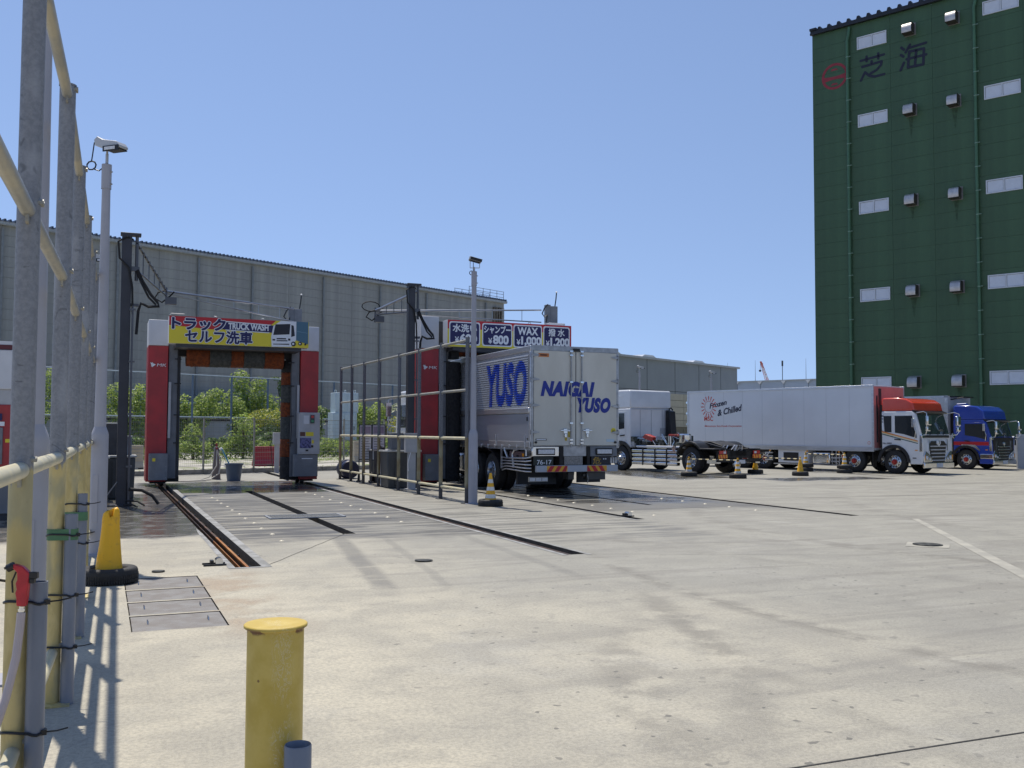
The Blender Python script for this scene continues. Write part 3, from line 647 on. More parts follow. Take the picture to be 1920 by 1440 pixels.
bush('leafy_tree', 'green tree just right of the light blue electrical cabinet', 'tree', 15.0, 61, [(0,0,1.6,1.0,1.1),(.3,0,2.7,.6,.6)], 1200, .14, LEAF1)
bush('leafy_tree', 'yellowish green tree behind the dark mast of the second wash bay', 'tree', 18.7, 61.5, [(0,0,1.6,1.3,1.1),(.4,0,2.4,1.0,.7)], 1700, .14, LEAF3)
bush('leafy_tree', 'green tree left of the light blue electrical cabinet', 'tree', 12.2, 60.5, [(0,0,1.6,.8,1.1),(-.3,0,2.5,.7,.7)], 1200, .14, LEAF2)
# palm
pt = thing('palm', 'grey green palm showing above the bushes behind the second wash bay mast', 'palm', (18.0, 64.5, .1)); b = MB(); b.cyl((0,0,0),(0,0,2.6),.16,.12,8); b.build('trunk', BARK, pt)
b = MB()
for i in range(26):
    az = i*2.4; el_ = random.uniform(.1, 1.2); L_ = random.uniform(1.1, 1.6); pts = []
    for k in range(7):
        q = k/6; r = L_*q*math.cos(el_); z = 2.7+L_*q*math.sin(el_)-.55*q*q; pts.append(Vector((math.cos(az)*r, math.sin(az)*r, z)))
    for k in range(6):
        p_, q_ = pts[k], pts[k+1]; sd_ = Vector((-math.sin(az), math.cos(az), 0))
        for s_ in (-1, 1): b.add([p_, q_, q_+sd_*s_*.22+Vector((0,0,-.12))], [(0,1,2)])
b.build('fronds', leaf_mat('palm_frond', (.1,.14,.07), (.26,.3,.17)), pt, smooth=False)
# long hedge (unc countable mass) in two rows and low ground cover
def hedge(name, s0, s1, d, h, n, m, size=.11, wd=.7):
    n = int(n*1.6); size *= .72
    b = MB()
    for _ in range(n):
        s = random.uniform(s0, s1); hh = h*(.75+.35*noise.noise(Vector((s*.7, d, 0)))+.25*noise.noise(Vector((s*2.3, d, 5)))); z = .1+hh*random.random()**.6
        if noise.noise(Vector((s*1.3, z*1.7, d))) < -.28: continue
        p = Vector(KP(s, d+random.uniform(-wd, wd)*(1-.6*z/h if z < h else .3), z))
        a = Vector((random.gauss(0,1), random.gauss(0,1), random.gauss(0,.8))).normalized(); nr = Vector((random.gauss(0,.6), random.gauss(-.3,.6), .7)).normalized(); a = (a-nr*a.dot(nr)).normalized(); c_ = nr.cross(a); s_ = size*random.uniform(.6, 1.3)
        b.add([p-a*s_, p+c_*s_*.5, p+a*s_, p-c_*s_*.5], [(0,1,2,3)])
    tag(b.build(name, m, smooth=False), kind='stuff')
hedge('hedge', -9, 22, 13.5, 1.3, 15000, LEAF2, .12, .7)
hedge('hedge_young_growth', -9, 22, 12.6, 1.15, 9000, LEAF1, .10, .6)
hedge('weeds', -9, 12, 7.5, .22, 2600, LEAF1, .05, .9)
hedge('weeds_by_fence', -9, 22, .9, .10, 1300, LEAF1, .03, .35)
hedge('far_hedge', -12, 40, 31, 2.6, 16000, LEAF2, .19, 1.0)
hedge('shrubbery', -10, 30, 33.5, 3.4, 17000, LEAF1, .2, 1.3)
hedge('shrubbery_deep_green', -10, 30, 35.5, 3.6, 9000, LEAF2, .22, 1.2)  # back row of shrubs in the deep green leaf
bush('young_tree', 'small leafy tree in front of the pale road left of the standpipe hose', 'tree', 6.7, 51, [(0,0,1.9,.6,.5),(.3,0,1.5,.6,.4),(-.4,0,1.1,.5,.4)], 420, .12, LEAF1)
bush('young_tree', 'small thin tree above the red barrier in the gantry opening', 'tree', 9.6, 51.5, [(0,0,1.95,.8,.3),(.5,0,1.6,.4,.25),(-.4,0,2.2,.35,.25)], 260, .11, LEAF1)
bush('young_tree', 'small leafy tree in the left corner of the gantry opening', 'tree', 4.2, 50.5, [(0,0,1.3,.5,.6),(-.3,0,.7,.7,.5)], 480, .12, LEAF1)
# low concrete wall beyond the road, white guard barrier
cw = frame_thing('roadside_wall', 'long low pale concrete wall along the road behind the hedge', 'wall', Vector(KP(-20, 29.5)), kd, None)
b = MB(); b.box(0, 90, 0, .3, .1, 2.2); b.build('wall', mat('pale_wall', (.42,.45,.48), .7, 0, var=.06, vs=1), cw); b = MB(); b.box(0, 90, -.1, .4, 2.2, 2.36); b.build('coping', DARKCON, cw)
# dark low roofs at the foot of the warehouse
dk = frame_thing('loading_canopy', 'dark loading canopy along the foot of the grey warehouse', 'canopy', WC+wd_*(-9)-Vector((-wd_.y, wd_.x, 0))*1.2, wd_, None)
b = MB(); b.box(0, 12, -.8, 1, 4.1, 4.7); b.build('roof', mat('navy_canopy', (.10,.13,.17), .5), dk); b = MB(); b.box(0, 12, -.85, -.8, 4.0, 4.12); b.build('trim', mat('canopy_trim', (.3,.4,.5), .5), dk)
for q in (0, 4, 8, 11.9): b = MB(); b.box(q, q+.12, -.7, -.58, 0, 3.6); b.build('post', STEEL, dk)
# tall net fence
NB = mat('blue_grey_post', (.13,.19,.27), .5, .2, var=.08)
nf = frame_thing('net_fence', 'tall blue grey net fence with slim posts behind the hedge', 'fence', Vector((7.67, 64.3, 0)), wd_, None)
pm_ = MB(); pm_.cyl((0,0,0), (0,0,5.02), .065, n=8); pm_ = pm_.mesh('post', NB)
for i in range(-6, 10): inst('post', pm_, nf, (i*2.79, 0, 0))
for z in (5.02, 2.38): b = MB(); b.cyl((-17, 0, z), (26, 0, z), .045, n=6); b.build('rail', mat('pale_blue_rail', (.3,.38,.45), .5, .2), nf)
b = MB()
for i in range(96): x = -17+i*.45; b.box(x, x+.005, -.003, .003, .1, 5)
for i in range(22): z = .3+i*.22; b.box(-17, 26, -.003, .003, z, z+.005)
b.build('net', NB, nf, smooth=False)
# low mesh fence on the kerb
MF = mat('galvanised_mesh', (.34,.335,.30), .5, .4, var=.1)
mf = thing('mesh_fence', 'low galvanised wire mesh fence standing on the back kerb', 'fence', K0, math.pi/2-KA)
pm_ = MB(); pm_.cyl((0,.09,.1), (0,.09,2.02), .038, n=8); pm_.cyl((0,.09,2.02), (0,.09,2.05), .045, n=8); pm_.box(-.08,.08,.02,.16,.168,.18); pm_ = pm_.mesh('post', MF)
pn = MB()
for i in range(27): pn.box(.04+i*.073, .044+i*.073, .05, .054, .28, 1.98)
for i in range(12): pn.cyl((.02,.055,.3+i*.153), (1.98,.055,.3+i*.153), .005 if i not in (0, 3, 7, 11) else .012, n=4)
pn = pn.mesh('mesh_panel', MF, smooth=False)
for i in range(-7, 14):
    inst('post', pm_, mf, (i*2-.97, 0, 0)); inst('mesh_panel', pn, mf, (i*2-.97, 0, 0))
# barriers, cabinets beyond the fence
def barrier(label, x, y, L_, h, m, rz):
    t_ = thing('road_barrier', label, 'barrier', (x, y, .1), rz)
    b = MB(); b.prism([(-.26,0),(.26,0),(.24,.14),(.11,.3),(.08,h),(-.08,h),(-.11,.3),(-.24,.14)], (-L_/2,0,0), (0,1,0), (0,0,1), 0, L_); b.build('body', m, t_, bev=.015)
    b = MB()
    for k in range(5): b.box(-L_/2+.1, L_/2-.1, -.125, .125, .34+k*(h-.42)/4, .37+k*(h-.42)/4)
    b.build('rib', m, t_); b = MB(); b.box(-.3, -.1, -.27, .27, .0, .06); b.box(.3, .5, -.27, .27, 0, .06); b.build('fork_slot', BLKPL, t_)
RB = mat('red_water_barrier', (.33,.02,.04), .4, 0, var=.05); BB = mat('beige_barrier', (.45,.40,.31), .7, 0, var=.06, vs=2); 
rzk = math.pi/2-KA-.28
barrier('red plastic barrier behind the mesh fence right of the blue bucket', 6.55, 40.6, 1.62, .82, RB, rzk)
barrier('beige concrete barrier left of the two standing notice boards', 11.6, 44.4, 1.5, 1.0, BB, rzk); 
barrier('beige concrete barrier mostly behind the two standing notice boards', 13.0, 43.8, 1.1, 1.0, BB, rzk)
barrier('beige concrete barrier seen between the dark tank and the first gantry tower', .95, 38.6, 1.0, .9, BB, rzk)
barrier('pale concrete barrier behind the hose reel in the centre', 14.6, 44.2, 1.4, .9, BB, rzk)
LB = mat('light_blue_cabinet_paint', (.50,.60,.66), .45, .1, var=.03)
t_ = thing('electrical_cabinet', 'large light blue grey electrical cabinet on a plinth behind the hedge', 'cabinet', (13.35, 57.4, .1), rzk)
b = MB(); b.box(-.75, .75, -.5, .5, .9, 2.55); b.build('lower_case', LB, t_, bev=.02); b = MB(); b.box(-.6, .85, -.45, .5, 2.55, 3.75); b.build('upper_case', LB, t_, bev=.02)
for x0 in (-.70, -.02): b = MB(); b.box(x0, x0+.66, -.53, -.505, 1.0, 2.45); d_ = b.build('door', LB, t_, bev=.008); b = MB(); b.box(x0+.56, x0+.6, -.57, -.53, 1.5, 1.75); b.build('handle', DKGREY, d_)
for x0 in (-.55, .18): b = MB(); b.box(x0, x0+.6, -.48, -.455, 2.65, 3.65); b.build('door', LB, t_, bev=.008)
b = MB(); b.box(-.8, .8, -.55, .55, 0, .9); b.build('plinth', mat('plinth_concrete', (.3,.31,.31), .8), t_)
for x in (-.6, .0, .6): b = MB(); b.path([(x,-.3,3.75),(x,-.3,3.9),(x+.1,-.3,3.9),(x+.1,-.3,3.75)], .02); b.build('lifting_eye', LB, t_)
t_ = thing('electrical_cabinet', 'small white cabinet just left of the light blue electrical cabinet', 'cabinet', (11.7, 57.9, .1), rzk); b = MB(); b.box(-.28,.28,-.2,.2,.8,2.0); b.build('case', WHT, t_, bev=.02); b = MB(); b.box(-.2,.2,-.22,-.2,.9,1.9); b.build('door', LTGREY, t_); b = MB(); b.box(-.2,.2,-.15,.15,0,.8); b.build('plinth', KERBM, t_)
t_ = thing('power_box', 'grey utility box on a square post at the kerb right of the red barrier', 'utility box', (6.05, 36.6, 0), .05)
b = MB(); b.box(-.08,.08,-.06,.06,0,1.05); b.build('post', LTGREY, t_); b = MB(); b.box(-.15,.15,-.1,.1,1.05,1.5); b.build('box', LTGREY, t_, bev=.01); b = MB(); b.path([(-.18,-.02,1.3),(-.24,-.02,1.1),(-.2,-.02,.6),(-.14,-.02,.1)], .012); b.build('cable', BLKPL, t_)
# thin street lamp behind
t_ = thing('street_lamp', 'thin pale street lamp in front of the tree left of the red gantry tower', 'street lamp', (2.35, 68.6, .1)); b = MB(); b.cyl((0,0,0),(0,0,4.1),.07,.05,8); b.build('pole', mat('pale_cyan_pole', (.4,.52,.56), .4, .3), t_); b = MB(); b.box(-.55,.25,-.1,.1,4.08,4.16); b.build('lamp_head', WHTP, t_, bev=.03)
# ------------------------------------------------------------------ pipe fences
TIE = mat('black_cable_tie', (.01,.01,.01), .4, 0, var=0)
PVC = mat('grey_pvc', (.21,.235,.29), .42, 0, col2=(.165,.19,.24), vs=4, stretch=(1,1,.4))
GTAPE = mat('green_tape', (.07,.19,.09), .5, 0, var=.1, vs=9)
def two_tone(name, zc, band=.06, ycol=(.50,.40,.16)):
    """galvanised above, faded yellow paint below zc with a ragged edge"""
    if name in MATS: return MATS[name]
    m = bpy.data.materials.new(name); m.use_nodes = True; t = m.node_tree; p = t.nodes['Principled BSDF']
    g_ = t.nodes.new('ShaderNodeNewGeometry'); P = g_.outputs['Position']; sp = t.nodes.new('ShaderNodeSeparateXYZ'); t.links.new(P, sp.inputs[0]); Z = NX(t, sp.outputs[2])
    n1 = nz(t, P, 14, 4, .6, stretch=(1,1,.35)); n2 = nz(t, P, 45, 4, .7); n3 = nz(t, P, 5, 3, .5, stretch=(1,1,.5))
    metal = mixc(t, n2.ss(.35, .65), (.205,.215,.235), (.265,.275,.295)); metal = mixc(t, n3.ss(.55,.7)*.5, metal, (.40,.41,.43))
    # dark scuffs
    wv = nz(t, P, 3.6, 1, .4, stretch=(1,1,1.3), rot=.5, dist=.6); metal = mixc(t, (wv-.5).ab().ss(.003, .02).inv()*n1.ss(.52,.62)*.5, metal, (.06,.065,.075))
    yel = mixc(t, n1.ss(.42, .60), ycol, tuple(min(.66, q*1.14+.03) for q in ycol)); yel = mixc(t, n3.ss(.50,.62)*.6, yel, (.30,.30,.21)); yel = mixc(t, n2.ss(.66,.74)*.5, yel, (.22,.13,.05))
    if ycol[0] < .3: yel = mixc(t, Z.ss(.3,.42).inv(), yel, (.05,.05,.055)); metal = mixc(t, n2.ss(.35,.65), (.10,.105,.12), (.17,.18,.2))  # centre fence: shaded-side grey painted into the metal, near-black foot below
    f = (Z+(n1-.5)*.28).ss(zc-band*.25, zc+band*.25)
    c = mixc(t, f, yel, metal); t.links.new(c, p.inputs['Base Color'])
    p.inputs['Roughness'].default_value = .6; t.links.new((f*.22).k, p.inputs['Metallic'])
    b = t.nodes.new('ShaderNodeBump'); b.inputs['Strength'].default_value = .3; b.inputs['Distance'].default_value = .004; t.links.new(n2.k, b.inputs['Height']); t.links.new(b.outputs[0], p.inputs['Normal'])
    MATS[name] = m; return m
FPOST = two_tone('galvanised_and_yellow_post', 1.42); FP2 = two_tone('weathered_yellow_shaded_post', 1.43, .06, (.20,.155,.075))
RAILP = mat('worn_pale_rail', (.38,.355,.28), .5, .25, col2=(.28,.28,.26), vs=8, stretch=(1,.4,1), bump=.2)
YRAIL = mat('pale_yellow_rail', (.62,.56,.36), .42, .05, col2=(.5,.47,.34), vs=9, stretch=(1,.4,1))
def fence(name, label, posts, mp, r, bolt=True):
    x0, y0 = posts[0]; t_ = thing(name, label, 'fence', (x0, y0, 0))
    pm = MB(); pm.cyl((0,0,0), (0,0,3.66), r, n=20); pm.lathe([(r+.004, 3.655), (r+.004,3.665), (0,3.672)], n=20); pm.box(-.1,.1,-.1,.1,.0,.012); pm = pm.mesh('post', mp)
    P = [Vector((x-x0, y-y0, 0)) for x, y in posts]
    for q in P: inst('post', pm, t_, q)
    for z, m, rr in ((3.60, RAILP, .0305), (2.50, RAILP, .0305), (1.43, YRAIL, .035), (.30, YRAIL, .03)):
        b0 = None
        for a_, c_ in zip(P[:-1], P[1:]):
            d = (c_-a_).normalized(); b = MB(); u = Vector((0,0,z)); b.cyl(a_+u+d*r*.92, c_+u-d*r*.92, rr, n=14)
            f = b.build('rail', m, t_)
            b = MB()
            for e_, s_ in ((a_, 1), (c_, -1)):
                b.box(*sorted((e_.x-.006, e_.x+.006)), *sorted((e_.y+s_*r, e_.y+s_*(r+.06))), z-rr-.03, z-rr+.005)
                b.cyl(e_+u+Vector((r*.75, s_*.02, rr+.01)), e_+u+Vector((r*1.25, s_*.02, rr+.01)), .012, n=6)
            tag(b.build('weld_tab', RAILP, f), kind='stuff')
    return t_, P
LP = [(-.37, 2.45), (-.30, 4.42)]+[(-.235+.0145*(y-6.27), y) for y in (6.27, 8.2, 10.1, 12.0, 13.9, 15.8, 17.7, 19.6)]
lf, LPv = fence('pipe_fence', 'tall galvanised pipe fence with yellow painted lower half along the left edge', LP, FPOST, .0455)
cf, CPv = fence('pipe_fence', 'tall pipe fence between the two wash bays, in front of the dark tanks', [(7.40, 19.86), (7.34, 21.45), (7.32, 23.1), (7.30, 24.8), (7.27, 26.7), (7.24, 28.3), (7.2, 29.7), (7.18, 31.1)], FP2, .0455)
# pipe holders and ties on the left fence
def holder(px, py, top, label, tapes=(), r=.036):
    t_ = thing('pipe_holder', label, 'pipe', (px, py, 0))
    b = MB(); b.lathe([(r-.005, top-.5), (r-.005, top), (r, top), (r, .0)], n=18); b.build('pipe', PVC, t_)
    return t_
def tie(x, y, z, ax, ay, label, rr=.05):
    """black tie round post (x,y) and pipe (ax,ay)"""
    pts = []; c0 = Vector((x, y)); c1 = Vector((ax, ay)); d = (c1-c0).normalized(); n = Vector((-d.y, d.x)); 
    for i in range(9): t = math.pi/2+math.pi*i/8; pts.append(c0+d*math.cos(t)*.049+n*math.sin(t)*.049)
    for i in range(9): t = -math.pi/2+math.pi*i/8; pts.append(c1+d*math.cos(t)*.04+n*math.sin(t)*.04)
    pts.append(pts[0]); b = MB(); z_ = z
    b.path([(p.x, p.y, z_+.006*math.sin(i)) for i, p in enumerate(pts)], .006, 6)
    tl_ = pts[13]; b.path([(tl_.x, tl_.y, z), (tl_.x+.05, tl_.y-.02, z+.006), (tl_.x+.09, tl_.y-.03, z+.016)], .0035, 5); b.box(tl_.x-.01, tl_.x+.012, tl_.y-.012, tl_.y+.01, z-.01, z+.01)
    o = b.build('cable_tie', TIE); tag(o, label, 'cable tie')
h1 = holder(-.222, 4.375, .98, 'grey plastic pipe with a red spray gun in it, strapped to the nearest fence post')
tie(-.30, 4.42, .90, -.222, 4.375, 'black cable tie just below the red spray gun on the nearest fence post')
tie(-.30, 4.42, .38, -.222, 4.375, 'middle black cable tie on the nearest fence post and its grey pipe')
tie(-.30, 4.42, .10, -.222, 4.375, 'lowest black cable tie on the nearest fence post and its grey pipe')
x2, y2 = LP[2]; h2 = holder(x2+.083, y2-.03, 1.10, 'grey plastic pipe strapped to the second fence post with green tape near its top')
tie(x2, y2, .98, x2+.083, y2-.03, 'black cable tie over the green tape on the second fence post'); tie(x2, y2, .63, x2+.083, y2-.03, 'middle black cable tie on the second fence post'); tie(x2, y2, .33, x2+.083, y2-.03, 'lowest black cable tie on the second fence post')
x3, y3 = LP[3]; h3 = holder(x3+.083, y3-.02, 1.10, 'grey plastic pipe strapped to the third fence post, upper end wrapped in green tape')
tie(x3, y3, 1.02, x3+.083, y3-.02, 'black cable tie above the green tape on the third fence post'); tie(x3, y3, .72, x3+.083, y3-.02, 'lower black cable tie on the third fence post')
for (x, y, z, lb) in ((x2, y2, .985, 'green tape wrapped round the second fence post and its grey pipe'), (x3, y3, .93, 'green tape wrapped round the third fence post and its grey pipe')):
    b = MB(); pts = []
    for i in range(13): t = math.pi/2+math.pi*i/12; pts.append((x+math.cos(t)*.049, y+math.sin(t)*.049))
    for i in range(13): t = -math.pi/2+math.pi*i/12; pts.append((x+.083+math.cos(t)*.041, y-.025+math.sin(t)*.041))
    k = len(pts); b.add([(p[0], p[1], z-.035) for p in pts]+[(p[0]*1, p[1], z+.03) for p in pts], [(i, (i+1) % k, k+(i+1) % k, k+i) for i in range(k)]); tag(b.build('tape', GTAPE), lb, 'tape')
# red spray gun resting in the first holder
GUNR = mat('gun_red', (.50,.018,.03), .38, 0, var=.08, vs=20)
t_ = thing('spray_gun', 'red pistol spray gun with black nozzle hanging in the grey pipe on the nearest post', 'spray gun', (-.272, 4.30, .965)); t_.scale = (.74, .74, .74); R_ = Matrix.Rotation(-math.radians(20), 4, 'Z')
b = MB(); b.M = R_; b.prism([(-.028,-.09),(.018,-.092),(.026,-.04),(.03,.02),(.036,.085),(.0,.12),(-.05,.135),(-.058,.115),(-.03,.09),(-.028,.05),(-.036,.03),(-.03,0),(-.036,-.02),(-.03,-.05)], (0,0,0), (1,0,0), (0,0,1), -.018, .018); b.build('body', GUNR, t_, bev=.006)
b = MB(); b.M = R_; b.cyl((-.05,0,.125), (-.085,0,.108), .021, n=14); b.cyl((-.085,0,.108), (-.09,0,.12), .016, n=12); b.build('nozzle', BLKPL, t_); b = MB(); b.M = R_; b.box(.02,.075,-.014,.014,.055,.09); b.box(.035,.06,-.016,.016,.03,.055); b.build('rear_cap', BLKPL, t_, bev=.003)
b = MB(); b.M = R_; b.path([(-.04,0,.09),(-.06,0,.04),(-.055,0,-.02)], .005); b.build('trigger', BLKPL, t_)
b = MB(); b.M = R_; b.cyl((-.004,0,-.092), (-.008,0,-.135), .014, n=12); b.cyl((-.006,0,-.105), (-.006,0,-.118), .019, n=6); b.build('coupling', CHROME, t_)
HOSE = mat('pale_pink_hose', (.50,.43,.43), .5, 0, var=.05)
b = MB(); b.path([(-.277,4.30,.872), (-.28,4.298,.82), (-.29,4.29,.70), (-.32,4.26,.55), (-.37,4.22,.38), (-.42,4.15,.2), (-.47,4.0,.05), (-.6,3.8,.015)], .016, 10); tag(b.build('hose', HOSE), 'pale pinkish hose running down from the red spray gun', 'hose')
b = MB(); b.path([(-.75,5.6,.02),(-.6,5.35,.03),(-.5,5.25,.02),(-.42,5.15,.03),(-.46,4.95,.02),(-.6,4.9,.02)], .014, 8); b.path([(-.72,5.7,.05),(-.58,5.45,.05),(-.46,5.32,.05),(-.36,5.2,.05)], .014, 8); tag(b.build('hose', mat('white_hose', (.62,.6,.58), .4)), 'white hose coiled on the concrete behind the nearest fence post', 'hose')
b = MB(); b.path([(-.55,5.0,.9),(-.5,4.9,.55),(-.52,4.8,.3),(-.55,4.6,.1)], .008, 6); b.path([(-.9,4.35,1.2),(-.5,4.4,1.02),(-.34,4.43,.98)], .006, 6); tag(b.build('cable', BLKPL), 'thin black cable looping behind the nearest fence post', 'cable')
# ------------------------------------------------------------------ flood light poles
HEADM = mat('lamp_head_grey', (.50,.51,.52), .4, .2, var=.05)
def pole(label, x, y, rz=0, top=5.05, base=True, head=0):
    t_ = thing('light_pole', label, 'light pole', (x, y, 0), rz)
    b = MB(); b.lathe([(.105,0),(.105,1.52),(.098,1.56),(.075,1.62),(.072,1.63)], n=24); b.box(-.16,.16,-.16,.16,0,.015); b.build('base_tube', LILAC, t_)
    b = MB(); b.lathe([(.072,1.62),(.052,top-.32)], n=24); b.lathe([(.062,top-.34),(.062,top-.02),(.0,top)], n=24); b.build('pole', LILAC, t_)
    b = MB(); b.box(-.035,.035,-.108,-.104,.42,1.02); b.build('access_cover', LILAC, t_, bev=.003)
    b = MB()
    for z in (top-.12, top-.28): b.cyl((.06,-.02,z),(.085,-.02,z),.01,n=6)
    b.build('bolt', STEEL, t_)
    if head == 0:
        b = MB(); b.cyl((0,0,top),(0,0,top+.12),.02,n=8); b.cyl((0,0,top+.12),(0,0,top+.2),.015,n=8); b.build('bracket', HEADM, t_)
        M_ = Matrix.Rotation(-.35, 4, 'Z'); b = MB(); b.M = Matrix.Translation((0,0,top+.2)) @ M_
        b.prism([(-.14,.10),(-.09,.14),(.0,.09),(.22,.05),(.26,.0),(.26,-.03),(.02,-.035),(-.12,.02)], (0,0,0), (1,0,0), (0,0,1), -.09, .09); hd = b.build('lamp_head', HEADM, t_, bev=.008)
        b = MB(); b.M = Matrix.Translation((0,0,top+.2)) @ M_; b.box(.02,.27,-.104,-.091,-.075,-.005); b.box(.03,.25,-.085,.085,-.05,-.036); b.build('visor', BLKPL, hd)
        b = MB(); b.M = Matrix.Translation((0,0,top+.2)) @ M_; b.box(.05,.22,-.110,-.104,-.06,-.02); b.build('lens', LAMPW, hd)
        b = MB(); b.path([(-.12,0,top+.3),(-.17,0,top+.27),(-.19,.0,top+.1),(-.2,0,top+.03)], .008, 6)
        b.path([(-.2+.06*math.sin(i*.7), .01*math.cos(i*.7), top-.03+.06*math.cos(i*.7)) for i in range(12)], .01, 6); b.path([(-.16,0,top-.08),(-.1,0,top-.1),(-.05,0,top-.06)], .008, 6); b.build('cable', BLKPL, t_)
    else:
        b = MB()
        for s in (-.09, .12): b.cyl((s,0,top-.02+.08),(s,0,top+.22),.008,n=6)
        b.cyl((-.09,0,top+.06),(.12,0,top+.06),.008,n=6); b.cyl((0,0,top-.02),(0,0,top+.08),.02,n=8); b.build('bracket', HEADM, t_)
        b = MB(); b.M = Matrix.Translation((.02,0,top+.24)) @ Matrix.Rotation(.25,4,'Y') @ Matrix.Rotation(.12,4,'Z'); b.box(-.14,.14,-.11,.11,-.035,.04); hd = b.build('lamp_head', HEADM, t_, bev=.008)
        b = MB(); b.M = Matrix.Translation((.02,0,top+.24)) @ Matrix.Rotation(.25,4,'Y') @ Matrix.Rotation(.12,4,'Z'); b.box(-.11,.15,-.118,-.111,-.03,.035); b.box(-.12,.12,-.1,.1,-.045,-.036); b.build('visor', BLKPL, hd)
        b = MB(); b.path([(-.06+.045*math.sin(i*.7), .0, top-.05+.045*math.cos(i*.7)) for i in range(10)], .009, 6); b.path([(-.02,0,top-.02),(-.02,0,top+.18)], .008, 6); b.build('cable', BLKPL, t_)
    return t_
pole('wide pale grey light pole standing close behind the nearest fence posts', -.415, 6.95)
pole('pale grey light pole beside the squashed orange cone, cable loop under its lamp', -.02, 13.40, YAW*-1)
pole('pale grey light pole at the near end of the centre pipe fence', 7.52, 19.80, YAW*-1, 5.15, head=1)
pole('pale grey light pole far behind the left fence posts, only its lamp in view', -.23, 22.3, .4)
pole('thin light pole in front of the blue grey hall, above the white tractor cab', 28.6, 48.2, .2, 5.1)
pole('thin light pole in front of the blue grey hall, above the reefer box roof', 35.1, 50.4, .2, 5.1)
# ------------------------------------------------------------------ cones, tyres, bollard
CONEY = mat('cone_yellow_orange', (.86,.47,.02), .45, 0, col2=(.74,.38,.02), vs=9); CONEB = mat('cone_white_band', (.75,.74,.70), .4, 0, var=.06, vs=30)
CONED = mat('grubby_cone_yellow', (.88,.48,.015), .5, 0, col2=(.66,.36,.03), vs=11, mixlo=.34, mixhi=.44)
tm = MB()
prof = []
for k in range(17):
    t = math.pi*2*k/16; ct, st = math.cos(t), math.sin(t)
    rr = .235+.065*math.copysign(abs(ct)**.6, ct); zz = .085+.08*math.copysign(abs(st)**.6, st)
    prof.append((rr, zz))
tm.lathe(prof, n=40)
for i in range(72):
    t = 2*math.pi*i/72; tm.M = Matrix.Rotation(t, 4, 'Z'); tm.box(.297,.304,-.009,.009,.012,.05); tm.box(.297,.304,-.009,.009,.06,.10)
tm.M = None; TYM = tm.mesh('old_tyre', mat('old_tyre_rubber', (.018,.018,.019), .7, 0, col2=(.03,.029,.028), vs=9, bump=.2, bs=50))
def tyre(x, y, z, label, s=1): o = bpy.data.objects.new('old_tyre', TYM); COL.objects.link(o); o.location = (x, y, z); o.scale = (s, s, s); o.rotation_euler = (0, 0, random.uniform(0, 6)); tag(o, label, 'tyre')
def cone(x, y, label, z=0, rz=0, bands=True, tilt=(0, 0)):
    t_ = thing('traffic_cone', label, 'traffic cone', (x, y, z), rz); t_.rotation_euler = (tilt[0], tilt[1], rz)
    b = MB(); b.lathe([(.165,.0),(.16,.03),(.128,.1),(.03,.66),(.027,.70),(0,.703)], n=24); b.box(-.17,.17,-.17,.17,0,.025); b.build('cone_body', CONEY, t_)
    if bands:
        for z0, z1 in ((.17, .25), (.33, .41), (.49, .57)):
            r = lambda q: .128-(.098)*(q-.1)/.56+.002
            b = MB(); b.lathe([(r(z0), z0), (r(z1), z1)], n=24); b.build('reflective_band', CONEB, t_)
    return t_
# twisted, folded cone at left
t_ = thing('traffic_cone', 'plain grubby orange cone with a squashed split tip standing in a tyre at the left', 'traffic cone', (.10, 10.98, 0))
b = MB(); pr = [(.165,.0),(.16,.04),(.135,.12),(.125,.2),(.105,.35),(.088,.5),(.08,.6),(.078,.68),(.07,.735),(.05,.76)]
vs = []; n = 36
for r, h in pr:
    for i in range(n):
        t = 2*math.pi*i/n; k = max(0, (h-.12)/.62); fold = 1-.42*k*(math.exp(-((t-4.6)**2)/.12)+math.exp(-((t-1.6)**2)/.3)); rx = r*fold*(1+.12*k); ry = r*fold*(1-.55*k)
        vs.append((rx*math.cos(t)+.012*k, ry*math.sin(t), h-(.07*k*k if 4.3 < t < 5.1 else 0)+.02*k*math.cos(t)))
b.add(vs, [(j*n+i, j*n+(i+1) % n, (j+1)*n+(i+1) % n, (j+1)*n+i) for j in range(len(pr)-1) for i in range(n)]); o = b.build('cone_body', CONED, t_, ang=60); so_ = o.modifiers.new('shell', 'SOLIDIFY'); so_.thickness = .006
tyre(.10, 10.98, 0, 'black tyre lying round the squashed orange cone at the left', .97)
cone(7.66, 19.10, 'banded orange cone at the foot of the centre light pole', rz=.3); tyre(7.66, 19.10, 0, 'black tyre round the banded cone at the foot of the centre light pole', .88)
CN = [(19.45, 29.35, 0, 'leftmost of the far orange cones, in front of the rear wheel of the white tractor', 'tyre round the leftmost far cone in front of the tractor wheel'),
      (20.25, 27.55, 0, 'far orange cone in front of the tail of the white tractor', 'tyre round the far cone in front of the tractor tail'),
      (23.2, 30.45, 0, 'far orange cone just right of the white tractor tail', 'tyre round the far cone just right of the tractor tail'),
      (23.65, 28.4, 0, 'far orange cone in front of the white underfloor box of the reefer truck', 'tyre round the far cone in front of the underfloor box')]
for ci_, (x, y, z, l, l2) in enumerate(CN): cone(x, y, l, z, random.uniform(0, 1), bands=ci_ < 2); tyre(x, y, 0, l2, .98)
